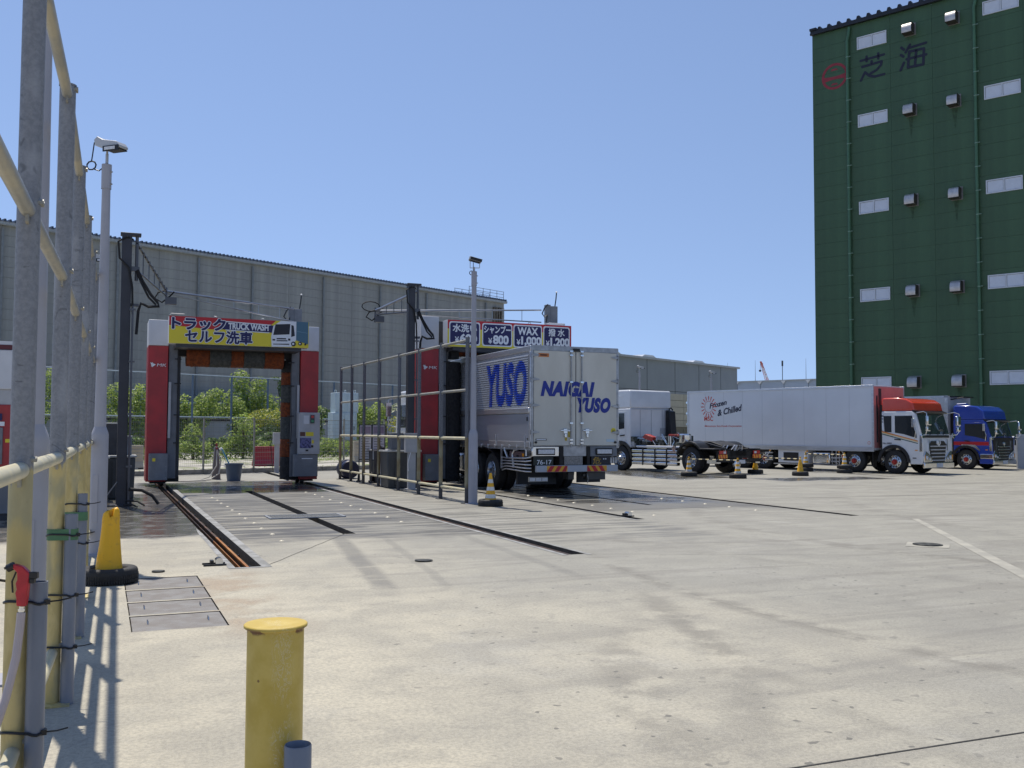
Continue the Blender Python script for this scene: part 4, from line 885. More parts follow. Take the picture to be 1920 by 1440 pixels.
for x, y, l, ls in ((26.6, 31.6, 'far orange cone on stacked tyres, before the middle of the reefer truck', ('lower of two tyres under the cone in front of the middle of the reefer', 'upper of two tyres under the cone in front of the middle of the reefer')),
                    (26.95, 29.75, 'rightmost far orange cone, on stacked tyres before the second axle of the reefer', ('lower of two tyres under the rightmost far cone', 'upper of two tyres under the rightmost far cone'))):
    cone(x, y, l, .1, .4); tyre(x, y, 0, ls[0], .98); tyre(x+.04, y+.03, .165, ls[1], .98)
def stripe_mat():
    m = bpy.data.materials.new('yellow_black_stripes'); m.use_nodes = True; t = m.node_tree; p = t.nodes['Principled BSDF']; tc = t.nodes.new('ShaderNodeTexCoord'); sp = t.nodes.new('ShaderNodeSeparateXYZ'); t.links.new(tc.outputs['Object'], sp.inputs[0])
    X = NX(t, sp.outputs[0]); c = mixc(t, X._m('MULTIPLY', 3.6)._m('FRACT')._m('GREATER_THAN', .5), (.03,.03,.03), (.85,.72,.42)); t.links.new(c, p.inputs['Base Color']); p.inputs['Roughness'].default_value = .4; return m
STRM = stripe_mat()
def conebar(a_, c_, label, za=.62, zb=.62):
    A = Vector((a_[0], a_[1], za)); B_ = Vector((c_[0], c_[1], zb)); L_ = (B_-A).length; b = MB(); b.cyl((0,0,0),(L_,0,0),.017,n=8); b.lathe([(.04,-.02),(.05,0),(.04,.02)], (0,0,0), (0,0,1), 12); b.lathe([(.04,-.02),(.05,0),(.04,.02)], (L_,0,0), (0,0,1), 12)
    o = b.build('cone_bar', STRM); o.location = A; o.rotation_euler = (B_-A).to_track_quat('X', 'Z').to_euler(); tag(o, label, 'barrier bar')
conebar(CN[0], CN[1], 'yellow and black bar between the two cones by the tractor'); conebar(CN[2], CN[3], 'yellow and black bar between the two cones right of the tractor tail'); conebar((26.6,31.6), (26.95,29.75), 'yellow and black bar between the two cones standing on doubled tyres', .72, .72)
BOL = two_tone('bollard_unused', 9)
def bollard_mat():
    m = bpy.data.materials.new('bollard_yellow_paint'); m.use_nodes = True; t = m.node_tree; p = t.nodes['Principled BSDF']; tc = t.nodes.new('ShaderNodeTexCoord'); O_ = tc.outputs['Object']
    sp = t.nodes.new('ShaderNodeSeparateXYZ'); t.links.new(O_, sp.inputs[0]); X, Y, Z = (NX(t, sp.outputs[i]) for i in range(3))
    n1 = nz(t, O_, 5, 4, .6); n2 = nz(t, O_, 60, 4, .7); n3 = nz(t, O_, 26, 5, .7, stretch=(1,1,.45), dist=1.8)
    c = mixc(t, n1.ss(.4,.62), (.52,.375,.065), (.60,.45,.11))
    sc_ = (n3-.5).ab().ss(0,.018).inv()*((X+.005).ab().ss(.018,.055).inv())*n1.ss(.38,.5)
    c = mixc(t, sc_*.8, c, (.66,.62,.46))
    c = mixc(t, n2.ss(.66,.72)*.35, c, (.3,.2,.07))
    ed = (Z-.832).ab().ss(.004,.016).inv()*nz(t, O_, 14, 4, .6).ss(.56,.64); c = mixc(t, ed*.9, c, (.12,.04,.02))
    vo = t.nodes.new('ShaderNodeTexVoronoi'); vo.inputs['Scale'].default_value = 8; t.links.new(O_, vo.inputs['Vector']); c = mixc(t, NX(t, vo.outputs['Distance']).ss(.03,.055).inv()*.85, c, (.13,.06,.025))
    t.links.new(c, p.inputs['Base Color']); p.inputs['Roughness'].default_value = .48
    b = t.nodes.new('ShaderNodeBump'); b.inputs['Strength'].default_value = .25; b.inputs['Distance'].default_value = .003; t.links.new((n2+sc_).k, b.inputs['Height']); t.links.new(b.outputs[0], p.inputs['Normal']); return m
BM = bollard_mat()
t_ = thing('bollard', 'thick yellow steel bollard with flat flange cap and rust spots in the foreground', 'bollard', (.64, 3.83, 0), .15)
b = MB(); b.cyl((0,0,0),(0,0,.842),.108,n=48,caps=False); b.build('tube', BM, t_); b = MB(); b.lathe([(.0,.836),(.118,.836),(.121,.839),(.121,.847),(.118,.850),(0,.851)], n=48); b.build('cap', BM, t_)
b = MB(); b.lathe([(.1085,.18),(.1105,.18),(.1105,.285),(.1085,.285)], n=40); b.build('tape_band', GTAPE, t_)
t_ = thing('pipe_holder', 'short open topped grey plastic pipe standing against the yellow bollard', 'pipe', (.70, 3.66, 0)); b = MB(); b.lathe([(.044,.02),(.044,.425),(.0475,.43),(.0505,.425),(.0505,0)], n=32); b.build('pipe', PVC, t_)
# ------------------------------------------------------------------ masts with hose booms
def chain(b, p0, p1, r, n=26, amp=.02):
    p0 = Vector(p0); p1 = Vector(p1)
    b.path([p0.lerp(p1, i/n)+Vector((0,0,amp*math.sin(i*2.4))) for i in range(n+1)], r, 5)
MAST = mat('mast_dark_grey', (.045,.047,.058), .45, .1, var=.1); ARM = mat('boom_galvanised', (.40,.41,.43), .28, .8, var=.08); ARMD = mat('boom_dark_steel', (.12,.125,.14), .4, .4)
def mast(label, x, y, elbow, end, folded):
    t_ = thing('boom_mast', label, 'mast', (x, y, 0)); E_ = Vector(elbow)-Vector((x,y,0)); F = Vector(end)-Vector((x,y,0))
    b = MB(); b.box(-.1,.1,-.1,.1,.02,5.72); b.box(-.22,.22,-.22,.22,0,.03); b.prism([(.1,.03),(.22,.03),(.1,.6)], (0,0,0), (1,0,0), (0,0,1), -.01,.01); b.box(-.13,.28,-.1,.1,5.7,5.76); b.build('post', MAST, t_, bev=.01)
    b = MB(); b.cyl((.2,0,4.75),(.2,0,5.7),.035,n=10); b.cyl((.14,-.14,0),(.14,-.14,4.2),.022,n=8); b.box(.1,.26,-.05,.05,4.95,5.05); b.box(.1,.26,-.05,.05,4.2,4.26)
    for z in (.8,1.9,3.0,4.1): b.box(.08,.2,-.16,-.1,z,z+.04)
    b.build('pivot_tube', ARMD, t_)
    # first boom (pair of chords)
    S0 = Vector((.2,0,5.55)); S1 = Vector((.2,0,4.98)); EJ = E_
    b = MB(); b.cyl(S0, EJ, .045 if folded else .03, n=8); b.build('boom_chord', ARM if folded else ARMD, t_)
    b = MB(); b.cyl(S1, EJ+Vector((0,0,-.12)), .022, n=8)
    for i in range(1, 5): q = i/5.5; b.cyl(S0.lerp(EJ, q), S1.lerp(EJ+Vector((0,0,-.12)), q), .012, n=6)
    b.build('lower_boom_chord', ARMD, t_)
    # second boom to the gantry
    b = MB(); b.cyl(EJ, EJ.lerp(F, .62), .034, n=10); b.cyl(EJ.lerp(F, .55), F, .024, n=10); b.build('boom_tube', ARM, t_)
    b = MB(); G_ = F+Vector((0,0,-.38)); H0 = EJ+Vector((0,0,-.06)); b.cyl(H0, H0.lerp(G_, .5), .014, n=6); b.cyl(H0.lerp(G_, .5), G_, .02, n=8)
    for q in (.3,.5,.7,.88): b.cyl(EJ.lerp(F, q), H0.lerp(G_, q), .010, n=6)
    b.build('boom_stay', ARM, t_)
    b = MB()
    if not folded: chain(b, S0+Vector((.0,-.04,.0)), EJ+Vector((0,-.05,.02)), .022, 30, .03)
    
    b.path([EJ+Vector(q) for q in ((0,-.05,.02),(-.2,-.05,-.05),(-.28,0,-.2),(-.1,0,-.3),(.1,0,-.12),(.2,0,0))], .022, 6)
    b.path([EJ+Vector((-.15+.28*math.cos(i*.55), -.05, .12+.15*math.sin(i*.55))) for i in range(13)], .016, 6) if folded else None
    b.path([(.12,-.05,5.62),(.0,-.12,5.66),(-.17,-.12,5.55),(-.14,-.12,5.2),(.05,-.14,5.0),(.12,-.14,4.6),(.14,-.14,4.0)], .022, 6)
    b.path([(.22,-.05,4.98),(.32,-.06,4.75),(.5,-.1,4.45),(.62,-.1,4.32),(.66,-.1,4.22),(.45,-.1,4.2),(.3,-.12,4.26),(.25,-.12,4.1),(.22,-.12,3.6)], .032, 6)
    b.path([(.18,-.02,5.0),(.30,-.1,4.7),(.45,-.1,4.40),(.6,-.1,4.25)], .022, 6)
    b.build('hose', BLACK, t_)
    b = MB(); b.box(EJ.x-.02, EJ.x+.26, EJ.y-.08, EJ.y+.08, EJ.z-.34, EJ.z-.16); b.cyl(EJ+Vector((0,0,-.35)), EJ+Vector((0,0,.1)), .03, n=8); b.build('elbow_box', ARMD, t_)
    b = MB(); b.cyl((-.12,-.2,.02),(-.75,-.75,-.0+.02),.018,n=6) if not folded else None
    if not folded: b.cyl((-.08,-.1,.5),(-.42,-.35,.02),.016,n=6)
    if b.v: b.build('brace', ARMD, t_)
    return t_
mast('dark mast at the left with its boom reaching over to the yellow sign gantry', .40, 21.8, (1.47,26.6,5.22), (5.20,28.9,5.22), False)
mast('dark mast beside the second gantry with its hose boom folded to the left', 7.97, 26.0, (7.55,28.3,5.22), (12.5,27.0,5.36), True)
# ------------------------------------------------------------------ tanks, kiosk, boards, bucket
TANK = mat('tank_dark_grey', (.065,.07,.075), .5, 0, var=.12, vs=2)
TOPC = mat('tank_rim_light', (.5,.5,.48), .45, 0, var=.1)
def tank(label, x, y, w_, d_, h, rz=0, rim=True):
    t_ = thing('water_tank', label, 'tank', (x, y, 0), rz); k = .93
    b = MB(); b.add([(-w_/2*k,-d_/2*k,0),(w_/2*k,-d_/2*k,0),(w_/2*k,d_/2*k,0),(-w_/2*k,d_/2*k,0),(-w_/2,-d_/2,h),(w_/2,-d_/2,h),(w_/2,d_/2,h),(-w_/2,d_/2,h)], [(0,3,2,1),(4,5,6,7),(0,1,5,4),(1,2,6,5),(2,3,7,6),(3,0,4,7)]); b.build('body', TANK, t_, bev=.03)
    if rim: b = MB(); b.box(-w_/2-.03, w_/2+.03, -d_/2-.03, d_/2+.03, h, h+.05); b.build('lid', TOPC, t_, bev=.01)
    b = MB()
    for q in (-.25, .25): b.box(w_*q-.02, w_*q+.02, -d_/2-.012, -d_/2*.96, .08, h-.08)
    b.build('rib', TANK, t_); return t_
tank('dark grey tank behind the foot of the left mast', .42, 24.2, .62, .7, .95); tank('dark grey tank between the left light pole and the left mast', -.10, 23.4, .5, .6, .95)
def mbox(name, label, cat, x, y, z, w_, d_, h, m, rz=0):
    t_ = thing(name, label, cat, (x, y, z), rz); b = MB(); b.box(-w_/2,w_/2,-d_/2,d_/2,0,h); b.build('case', m, t_, bev=.012); b = MB(); b.box(-w_/2-.015,w_/2+.015,-d_/2-.015,d_/2+.015,h,h+.03); b.build('lid', TOPC if m is not LTGREY else LTGREY, t_, bev=.006); b = MB(); b.box(-w_/2*.8,w_/2*.8,-d_/2-.008,-d_/2,h*.1,h*.9); b.build('door', m, t_); return t_
mbox('pump_box', 'grey pump box on the dark tank, just right of the left mast', 'pump box', .52, 24.2, 1.0, .26, .3, .42, MIDGREY); mbox('pump_box', 'grey pump box on the dark tank, just left of the left mast', 'pump box', -.02, 23.5, 1.0, .3, .3, .42, MIDGREY)
mbox('pump_box', 'dark narrow box behind the left mast, standing higher than the others', 'pump box', .25, 24.4, 1.0, .34, .3, .72, DKGREY)
b = MB(); b.path([(.55,21.6,.35),(.8,21.5,.33),(1.0,21.4,.22),(1.12,21.35,.05)], .035, 8); b.path([(.5,21.5,.12),(.7,21.3,.12),(.85,21.25,.03)], .02, 6); b.path([(.45,21.4,.05),(.6,21.2,.06),(.7,21.1,.02)], .02, 6); tag(b.build('hose', BLACK), 'black hose ends lying on the wet floor at the foot of the left mast', 'hose')
tank('dark tank left of the taller trough, behind the centre pipe fence', 8.0, 28.9, .72, .7, .97); tank('grey tapered trough tank with a box on it, behind the centre pipe fence', 7.75, 26.2, .95, .8, 1.0, 0)
mbox('pump_box', 'grey box standing on the tapered trough tank behind the centre pipe fence', 'pump box', 7.72, 26.3, 1.06, .5, .4, .45, MIDGREY)
t_ = thing('power_box', 'grey utility box on a square post behind the centre pipe fence', 'utility box', (7.78, 25.2, 0), -.1); b = MB(); b.box(-.1,.1,-.08,.08,0,1.0); b.box(-.17,.17,-.12,.1,0,.02); b.build('post', LTGREY, t_); b = MB(); b.box(-.19,.19,-.12,.1,1.0,1.5); b.build('box', LTGREY, t_, bev=.01); b = MB(); b.box(-.21,.21,-.14,.12,1.5,1.53); b.build('lid', LTGREY, t_); b = MB(); b.path([(-.05,-.13,1.0),(-.1,-.16,.85),(-.12,-.14,.7),(-.1,-.09,.5)], .012); b.build('cable', WPRINT, t_)
PAPER = mat('printed_board', (.45,.44,.46), .5, 0, col2=(.30,.29,.33), vs=12, stretch=(.3,1,3), mixlo=.47, mixhi=.52)
for (x, y, lb) in ((7.55, 29.3, 'left one of two narrow standing notice boards behind the centre pipe fence'), (7.78, 28.6, 'right one of two narrow standing notice boards behind the centre pipe fence')):
    t_ = thing('notice_board', lb, 'sign board', (x, y, 0), -.35)
    b = MB()
    for s in (-.19, .19): b.box(s-.015, s+.015, -.015, .015, 0, 1.78)
    b.box(-.19,.19,-.015,.015,1.75,1.78); b.box(-.19,.19,-.015,.015,.68,.71); b.box(-.25,-.12,-.2,.2,0,.05); b.box(.12,.25,-.2,.2,0,.05); b.build('frame', DKGREY, t_)
    b = MB(); b.box(-.175,.175,-.01,.01,.71,1.75); pn_ = b.build('panel', WHT, t_)
    b = MB(); b.box(-.16,.16,-.014,-.011,1.5,1.72); b.build('heading', mat('faded_mauve_print', (.3,.25,.33), .5), pn_)
    b = MB()
    for k in range(9): b.box(-.14,.10+.03*(k % 3),-.014,-.011,.78+k*.078,.80+k*.078)
    b.build('text_lines', MIDGREY, pn_)
    b = MB()
    for s in (-.19, .19): b.prism([(-.17,0),(.17,0),(.05,.26),(-.05,.26)], (s,0,.05), (0,1,0), (0,0,1), -.03,.03)
    b.build('weight', BLKPL, t_, bev=.02)
t_ = thing('tap_post', 'slim grey tap post with a white hose behind the centre pipe fence', 'tap post', (7.62, 27.6, 0)); b = MB(); b.cyl((0,0,0),(0,0,1.02),.05,n=10); b.build('post', LTGREY, t_); b = MB(); b.cyl((0,0,1.02),(0,0,1.1),.07,n=10); b.cyl((0,0,1.05),(-.15,-.05,1.25),.02,n=6); b.build('tap', DKGREY, t_); b = MB(); b.path([(.05,-.05,.5),(.2,-.1,.35),(.35,-.2,.1),(.5,-.3,.03),(.8,-.3,.03)], .016); b.build('hose', WPRINT, t_)
t_ = thing('drum', 'dark blue drum lying beside the notice boards behind the centre pipe fence', 'drum', (7.55, 31.6, .31)); b = MB(); b.lathe([(0,-.4),(.27,-.4),(.3,-.36),(.3,-.13),(.32,-.12),(.3,-.1),(.3,.1),(.32,.12),(.3,.13),(.3,.36),(.27,.4),(0,.4)], ax=(0,1,0), n=20); b.build('body', mat('drum_navy', (.012,.018,.06), .4), t_)
# bucket, brush and tap in the gantry opening
BK = mat('bucket_blue_grey', (.10,.14,.20), .45, 0, var=.05)
t_ = thing('bucket', 'large blue grey bucket standing in the gantry opening', 'bucket', (3.84, 31.2, 0)); b = MB(); b.lathe([(0,0),(.2,0),(.205,.02),(.262,.5),(.285,.5),(.29,.52),(.285,.545),(.25,.545),(.2,.05),(0,.05)], n=28); b.build('body', BK, t_)
b = MB(); b.path([(-.29,0,.5),(-.31,-.08,.46),(-.28,-.15,.44)], .012); b.path([(.29,0,.5),(.31,-.08,.46),(.28,-.15,.44)], .012); b.build('handle', STEEL, t_)
t_ = thing('long_brush', 'light blue long handled brush leaning in the blue grey bucket', 'brush', (3.84, 31.2, 0)); b = MB(); b.cyl((.05,0,.12),(-.38,-.02,1.0),.022,n=8); b.build('handle', mat('sky_blue_plastic', (.12,.45,.62), .4), t_); b = MB(); b.box(-.02,.12,-.08,.08,.08,.16); b.build('head', WHT, t_)
t_ = thing('tap_post', 'grey standpipe with hoses beside the blue grey bucket', 'tap post', (3.42, 32.3, 0)); b = MB(); b.prism([(-.14,0),(.14,0),(.06,1.05),(-.06,1.05)], (0,0,0), (1,0,0), (0,0,1), -.08,.08); b.build('post', mat('pinkish_grey_post', (.20,.18,.18), .6), t_, bev=.02); b = MB(); b.cyl((0,-.08,1.0),(0,-.16,1.0),.03,n=8); b.cyl((0,0,1.05),(0,0,1.16),.03,n=8); b.build('tap', mat('red_tap', (.35,.05,.05), .5), t_)
b = MB(); b.cyl((.1,-.1,.95),(.16,-.12,1.0),.045,n=10); b.build('nozzle_cap', WPRINT, t_)
b = MB(); b.path([(0,-.12,.95),(.12,-.2,.6),(.06,-.3,.2),(-.25,-.6,.02),(-.8,-.9,.018),(-1.25,-1.0,.018),(-1.35,-1.15,.018),(-.9,-1.2,.018),(-.4,-1.05,.018)], .02, 8); b.path([(0,-.1,.9),(-.02,-.3,.45),(-.25,-.45,.1),(-.6,-.75,.018),(-1.1,-.85,.018)], .018, 8); b.build('hose', mat('cream_hose', (.58,.56,.5), .5), t_)
# payment kiosk at the left edge
t_ = thing('payment_kiosk', 'red and white payment kiosk with key panel at the far left edge', 'payment kiosk', (-2.0, 18.85, 0))
b = MB(); b.box(-.9,.68,0,.9,2.28,2.98); b.build('top_panel', WHT, t_, bev=.02)
b = MB(); b.box(-.9,.68,-.01,.9,2.985,3.06); b.build('roof_trim', mat('maroon_trim', (.12,.02,.03), .5), t_); b = MB(); b.box(-.9,.68,.0,.9,3.065,3.13); b.build('roof_panel', WHT, t_)
b = MB(); b.box(-.9,.66,.02,.9,2.02,2.275); b.build('light_band', LTGREY, t_)
b = MB(); b.box(-.9,.66,0,.9,.85,2.02); b.build('red_case', REDM, t_, bev=.015)
b = MB(); b.box(-.9,.62,.05,.85,.12,.85); b.build('lower_case', MIDGREY, t_, bev=.01)
b = MB(); b.box(-.3,.42,-.03,0,.98,1.62); pnl = b.build('control_panel', MIDGREY, t_, bev=.01)
b = MB(); b.box(.1,.3,-.045,-.03,1.45,1.57); b.build('screen', GLASS, pnl); b = MB(); b.box(-.1,.38,-.045,-.03,1.32,1.40); b.build('slot', BLKPL, pnl)
kb_ = MB(); kb_.box(0,.03,-.045,-.03,0,.026); kb_ = kb_.mesh('key', LTGREY)
for i in range(9):
    for j in range(5): inst('key', kb_, pnl, (.0+i*.04, 0, 1.14+j*.034))
b = MB(); b.box(.12,.38,-.044,-.03,1.05,1.13); b.box(-.1,.1,-.044,-.03,1.0,1.06); b.build('blue_label', BPRINT, pnl)
b = MB(); b.box(-.2,.4,-.02,0,1.74,1.86); lb_ = b.build('label_plate', NAVY, t_); lettering('CAR WASH', lb_, WPRINT, (-.1,-.02,1.77), (1,0,0), (0,0,1), .44, .06) if False else None
b = MB(); b.box(-.2,.44,-.02,0,1.645,1.72); lb2 = b.build('label_plate', WPRINT, t_)
b = MB(); b.box(.46,.6,-.01,0,1.36,1.42); b.build('warning_label', YPRINT, t_)
for k in range(3): b = MB(); b.cyl((.1+k*.11,-.026,1.68),(.1+k*.11,-.02,1.68),.025,n=10); b.build('icon', (BLKPL, AMBER, BPRINT)[k], lb2)
b = MB(); b.box(-.9,.6,.1,.8,0,.12); b.build('plinth', DKGREY, t_)
# ------------------------------------------------------------------ truck wash gantries
def brush_mat(name, c1, c2):
    return mat(name, c1, .8, 0, col2=c2, vs=14, bump=.9, bs=45, mixlo=.4, mixhi=.6)
BRO = brush_mat('orange_bristles', (.24,.055,.010), (.13,.03,.008)); BRG = brush_mat('grey_bristles', (.085,.09,.085), (.05,.055,.055)); BRK = brush_mat('black_bristles', (.016,.016,.018), (.03,.03,.032))
def bristle(b, p0, ax, L_, r, seed=0):
    """ragged brush segment: lathe with uneven radius plus bristle tufts"""
    ax = Vector(ax); k = max(3, int(L_/.05)); n = 28; a = ax.orthogonal().normalized(); c = ax.cross(a); vs = []
    for j in range(k+1):
        for i in range(n):
            t = 2*math.pi*i/n; q = r*(1+.07*noise.noise(Vector((i*.9, j*.5, seed)))+.03*((i+j) % 2)); vs.append(Vector(p0)+ax*(L_*j/k)+a*(q*math.cos(t))+c*(q*math.sin(t)))
    b.add(vs, [(j*n+i, j*n+(i+1) % n, (j+1)*n+(i+1) % n, (j+1)*n+i) for j in range(k) for i in range(n)]+[tuple(range(n)), tuple(range(k*n, k*n+n))])
    for _ in range(int(L_*260)):
        t = random.uniform(0, 6.283); h = random.uniform(0, L_); d = a*math.cos(t)+c*math.sin(t); e_ = (-a*math.sin(t)+c*math.cos(t)); p = Vector(p0)+ax*h
        b.add([p+d*r*.9-e_*.02-ax*.012, p+d*r*.9+e_*.02+ax*.012, p+d*r*random.uniform(1.04,1.13)+e_*random.uniform(-.04,.04)], [(0,1,2)])
def brush(parent, p0, ax, segs, r, shaft):
    t_ = MB(); L_ = sum(s[0] for s in segs); t_.cyl(Vector(p0)-Vector(ax)*shaft, Vector(p0)+Vector(ax)*(L_+shaft), .04, n=10); root = t_.build('brush', STEEL, parent); q = Vector(p0)
    for i, (l, m) in enumerate(segs): b = MB(); bristle(b, q, ax, l, r, i); b.build('bristle_band', m, root, ang=180); q = q+Vector(ax)*l
def gantry(name, label, x, y, hw, H, sx0, sx1, sy, sz0, sz1, front_kiosk, hwr=None):
    t_ = thing(name, label, 'wash gantry', (x, y, 0)); tw = .54; D = 1.05
    hw0 = hw
    for s in (-1, 1):
        hw = hwr if (hwr and s > 0) else hw0
        o0, o1 = sorted((s*hw, s*(hw-tw)))
        b = MB(); b.box(o0, o1, .0, D, .12, 3.98); pr_ = b.build('red_cladding', REDM, t_, bev=.015)
        b = MB(); b.box(o0, o1, .0, D, 3.985, H); b.build('white_cladding', WHT, t_, bev=.015)
        b = MB()
        ox = s*(hw+.004)
        for z in (1.1, 2.2, 3.3): b.box(min(ox,ox-.008*s), max(ox,ox-.008*s), .01, D-.01, z, z+.012)
        b.box(min(ox, ox-.01*s), max(ox, ox-.01*s), .20, .24, .15, 3.95)
        for z in [.3+.4*i for i in range(10)]: b.cyl((ox,.12,z),(ox+.008*s,.12,z),.014,n=6); b.cyl((o0+.03,-.004,z),(o0+.03,.01,z),.012,n=6)
        b.build('panel_seam', mat('red_seam', (.22,.02,.02), .5, 0, var=0), t_)
        # inner column
        i0, i1 = sorted((s*(hw-tw), s*(hw-tw-.36)))
        b = MB(); b.box(i0+(.02 if s < 0 else .1), i1-(.1 if s < 0 else .02), .08, .26, .2, 4.1); b.build('inner_column', mat('column_grey', (.17,.18,.20), .45, .2, var=.1), t_, bev=.008)
        b = MB(); b.box(i0, i1, .30, .9, .25, 4.1); b.build('inner_frame', DKGREY, t_)
        xx = s*(hw-tw-.06); b = MB(); b.box(xx-.035, xx+.035, .0, .05, 1.35, 2.95); b.build('light_strip', LTGREY, t_, bev=.006)
        b = MB(); xx = s*(hw-tw-.27); b.path([(xx,.02,4.0),(xx-.02*s,.02,3.4),(xx,.02,2.2),(xx+.02,.02,1.6),(xx,.02,1.1)], .012, 6)
        for z in (1.2, 2.0, 2.9, 3.6): b.box(xx-.09, xx+.09, .02, .075, z, z+.03)
        b.build('cable', BLKPL, t_)
        # carriage
        b = MB(); b.box(o0+.12, o1+.0 if s < 0 else o1-.12, .05, D-.05, .07, .2); b.box(i0, i1, .2, .9, .1, .25); b.build('carriage', CHASSIS, t_)
        wx = s*(hw-tw+.1) if True else 0
        for yy in (.15, .85): b = MB(); b.cyl((wx-.05,yy,.075),(wx+.05,yy,.075),.08,n=16); b.build('wheel', CHASSIS, t_)
        # lower cabinet
        if not (front_kiosk and s > 0):
            c0 = o0+.07 if s < 0 else o0-.03
            b = MB(); b.box(c0, c0+.5, -.24, -.003, .17, .92); cb = b.build('lower_cabinet', MIDGREY, t_, bev=.012)
            b = MB(); b.box(c0+.09, c0+.17, -.246, -.24, .70, .79); b.build('warning_label', YPRINT, cb)
            b = MB()
            for px_ in (.03, .45):
                for pz in (.25, .55, .85): b.cyl((c0+px_,-.246,pz),(c0+px_,-.24,pz),.009,n=6)
            b.build('screw', STEEL, cb)
    hw = hw0
    # logo on left tower
    lx_ = -hw+.06
    b = MB(); b.add([(lx_,-.006,3.50),(lx_+.15,-.006,3.44),(lx_+.05,-.006,3.36)], [(0,1,2)]); b.add([(lx_+.05,-.008,3.5),(lx_+.07,-.008,3.5),(lx_+.03,-.008,3.38),(lx_+.02,-.008,3.38)], [(0,1,2,3)]) ; o = b.build('logo', WPRINT, t_, smooth=False)
    lettering('MK', t_, WPRINT, (lx_+.18, 0, 3.385), (1,0,0), (0,0,1), .25, .085, bold=.0, shear=.1, lift=.006)
    # top beam
    b = MB(); hr_ = hwr or hw; b.box(-hw+tw, hr_-tw, .15, D, 4.12, H-.12); b.box(-hw+tw, hr_-tw, .1, .2, 3.95, 4.12); b.build('top_beam', DKGREY, t_)
    b = MB()
    for s in (-1, 1): b.box(s*1.5-.12, s*1.5+.12, .2, .5, 3.72, 4.0)
    b.build('brush_bracket', CHASSIS, t_)
    # sign box
    b = MB(); b.box(sx0, sx1, sy, sy+.42, sz0, sz1); sb = b.build('sign_box', WHT, t_, bev=.008)
    b = MB(); b.box(sx0+.2, sx1-.2, sy+.1, .2, sz0-.1, sz0-.004); b.build('sign_bracket', DKGREY, t_)
    b = MB()
    for q in (.32, .66): xq = sx0+(sx1-sx0)*q; b.path([(xq-.04, sy+.1, sz1), (xq-.03, sy+.1, sz1+.05), (xq+.03, sy+.1, sz1+.05), (xq+.04, sy+.1, sz1)], .01)
    b.build('lifting_eye', STEEL, sb)
    bz = sz0-.27 if front_kiosk else sz0+.09
    brush(t_, (-1.38,.25 if front_kiosk else .5,bz), (1,0,0), [(.64,BRO),(.60,BRG),(.36,BRO),(.60,BRG),(.56,BRO)], .29, .1)
    brush(t_, (hw-.80,.45,.12) if not hwr else (1.72,1.38,.12), (0,0,1), [(.67,BRK),(.53,BRO),(.67,BRG),(.43,BRO),(.53,BRG),(.38,BRO),(.38,BRK)], .235, .05)
    if not front_kiosk: brush(t_, (-1.64,.42,.12), (0,0,1), [(3.5,BRK)], .36, .05)
    else: brush(t_, (-hw+.56,.55,.12), (0,0,1), [(.67,BRK),(.53,BRO),(.67,BRG),(.43,BRO),(.53,BRG),(.38,BRO),(.38,BRK)], .235, .05)
    # junction post on top
    b = MB(); b.box(1.58, 1.74, .45, .6, H-.1, H+.62); b.box(1.74, 1.98, .45, .6, H+.05, H+.58); b.build('junction_box', MIDGREY, t_, bev=.01)
    b = MB(); b.path([(1.9,.5,H+.55),(1.94,.5,H+.8),(1.96,.5,H+1.0)], .018, 6); b.path([(1.62,.4,H+.62),(1.5,.4,H+.5),(1.42,.4,H+.32),(1.5,.4,H+.22),(1.6,.4,H+.3),(1.55,.4,H+.05)], .02, 6); b.build('cable', BLKPL, t_)
    b = MB(); b.lathe([(0,-.035),(.035,0),(0,.035)], (1.96,.5,H+1.03), n=10); b.build('beacon', WHT, t_)
    return t_, sb
# --- gantry 1
HW1 = 2.42
g1, sb1 = gantry('wash_gantry', 'left truck wash gantry with yellow and red sign and orange grey brushes', 3.58, 29.0, HW1, 4.72, -1.935, 1.925, -.92, 3.99, 4.75, True)
SX0, SX1, SY, SZ0, SZ1 = -1.935, 1.925, -.92, 3.99, 4.75
def su(u): return SX0+(SX1-SX0)*u
def svv(v): return SZ1-(SZ1-SZ0)*v
def sq(b, pts, lift): b.add([(su(u), SY-lift, svv(v)) for u, v in pts], [tuple(range(len(pts)))])
def plane_print(name, pts_list, m, lift, parent):
    b = MB()
    for pts in pts_list: sq(b, pts, lift)
    return b.build(name, m, parent, smooth=False)
plane_print('sign_face', [[(0,1),(.999,1),(.999,0),(0,0)]], YPRINT, .003, sb1)
plane_print('red_band', [[(0,0),(0,.34),(.30,.44),(.40,.35),(.40,.10),(.72,.17),(.755,.0)]], RPRINT, .006, sb1)
plane_print('white_line', [[(.38,.10),(.38,.135),(.71,.20),(.72,.165)],[(.39,.42),(.39,.445),(.70,.49),(.71,.46)]], WPRINT, .009, sb1)
plane_print('navy_band', [[(.36,.12),(.355,.42),(.74,.47),(.74,.19)]], NAVY, .0075, sb1)
U_, V_ = Vector((1,0,0)), Vector((0,0,1))
def stext(s, u0, u1, v0, v1, m, bold, shear, lift, outline=0, outm=None, spacing=1.0):
    lettering(s, sb1, m, (su(u0), SY, svv(v1)), U_, V_, (u1-u0)*(SX1-SX0), (v1-v0)*(SZ1-SZ0), bold=bold, shear=shear, lift=lift, outline=outline, outm=outm, spacing=spacing)
stext('トラック', .018, .392, .03, .50, NAVY, .045, 0, .012, .05, WPRINT)
stext('セルフ洗車', .11, .585, .47, .96, NAVY, .035, 0, .012, .05, WPRINT)
stext('TRUCK WASH', .41, .70, .16, .41, WPRINT, .04, 0, .012, spacing=1.0)
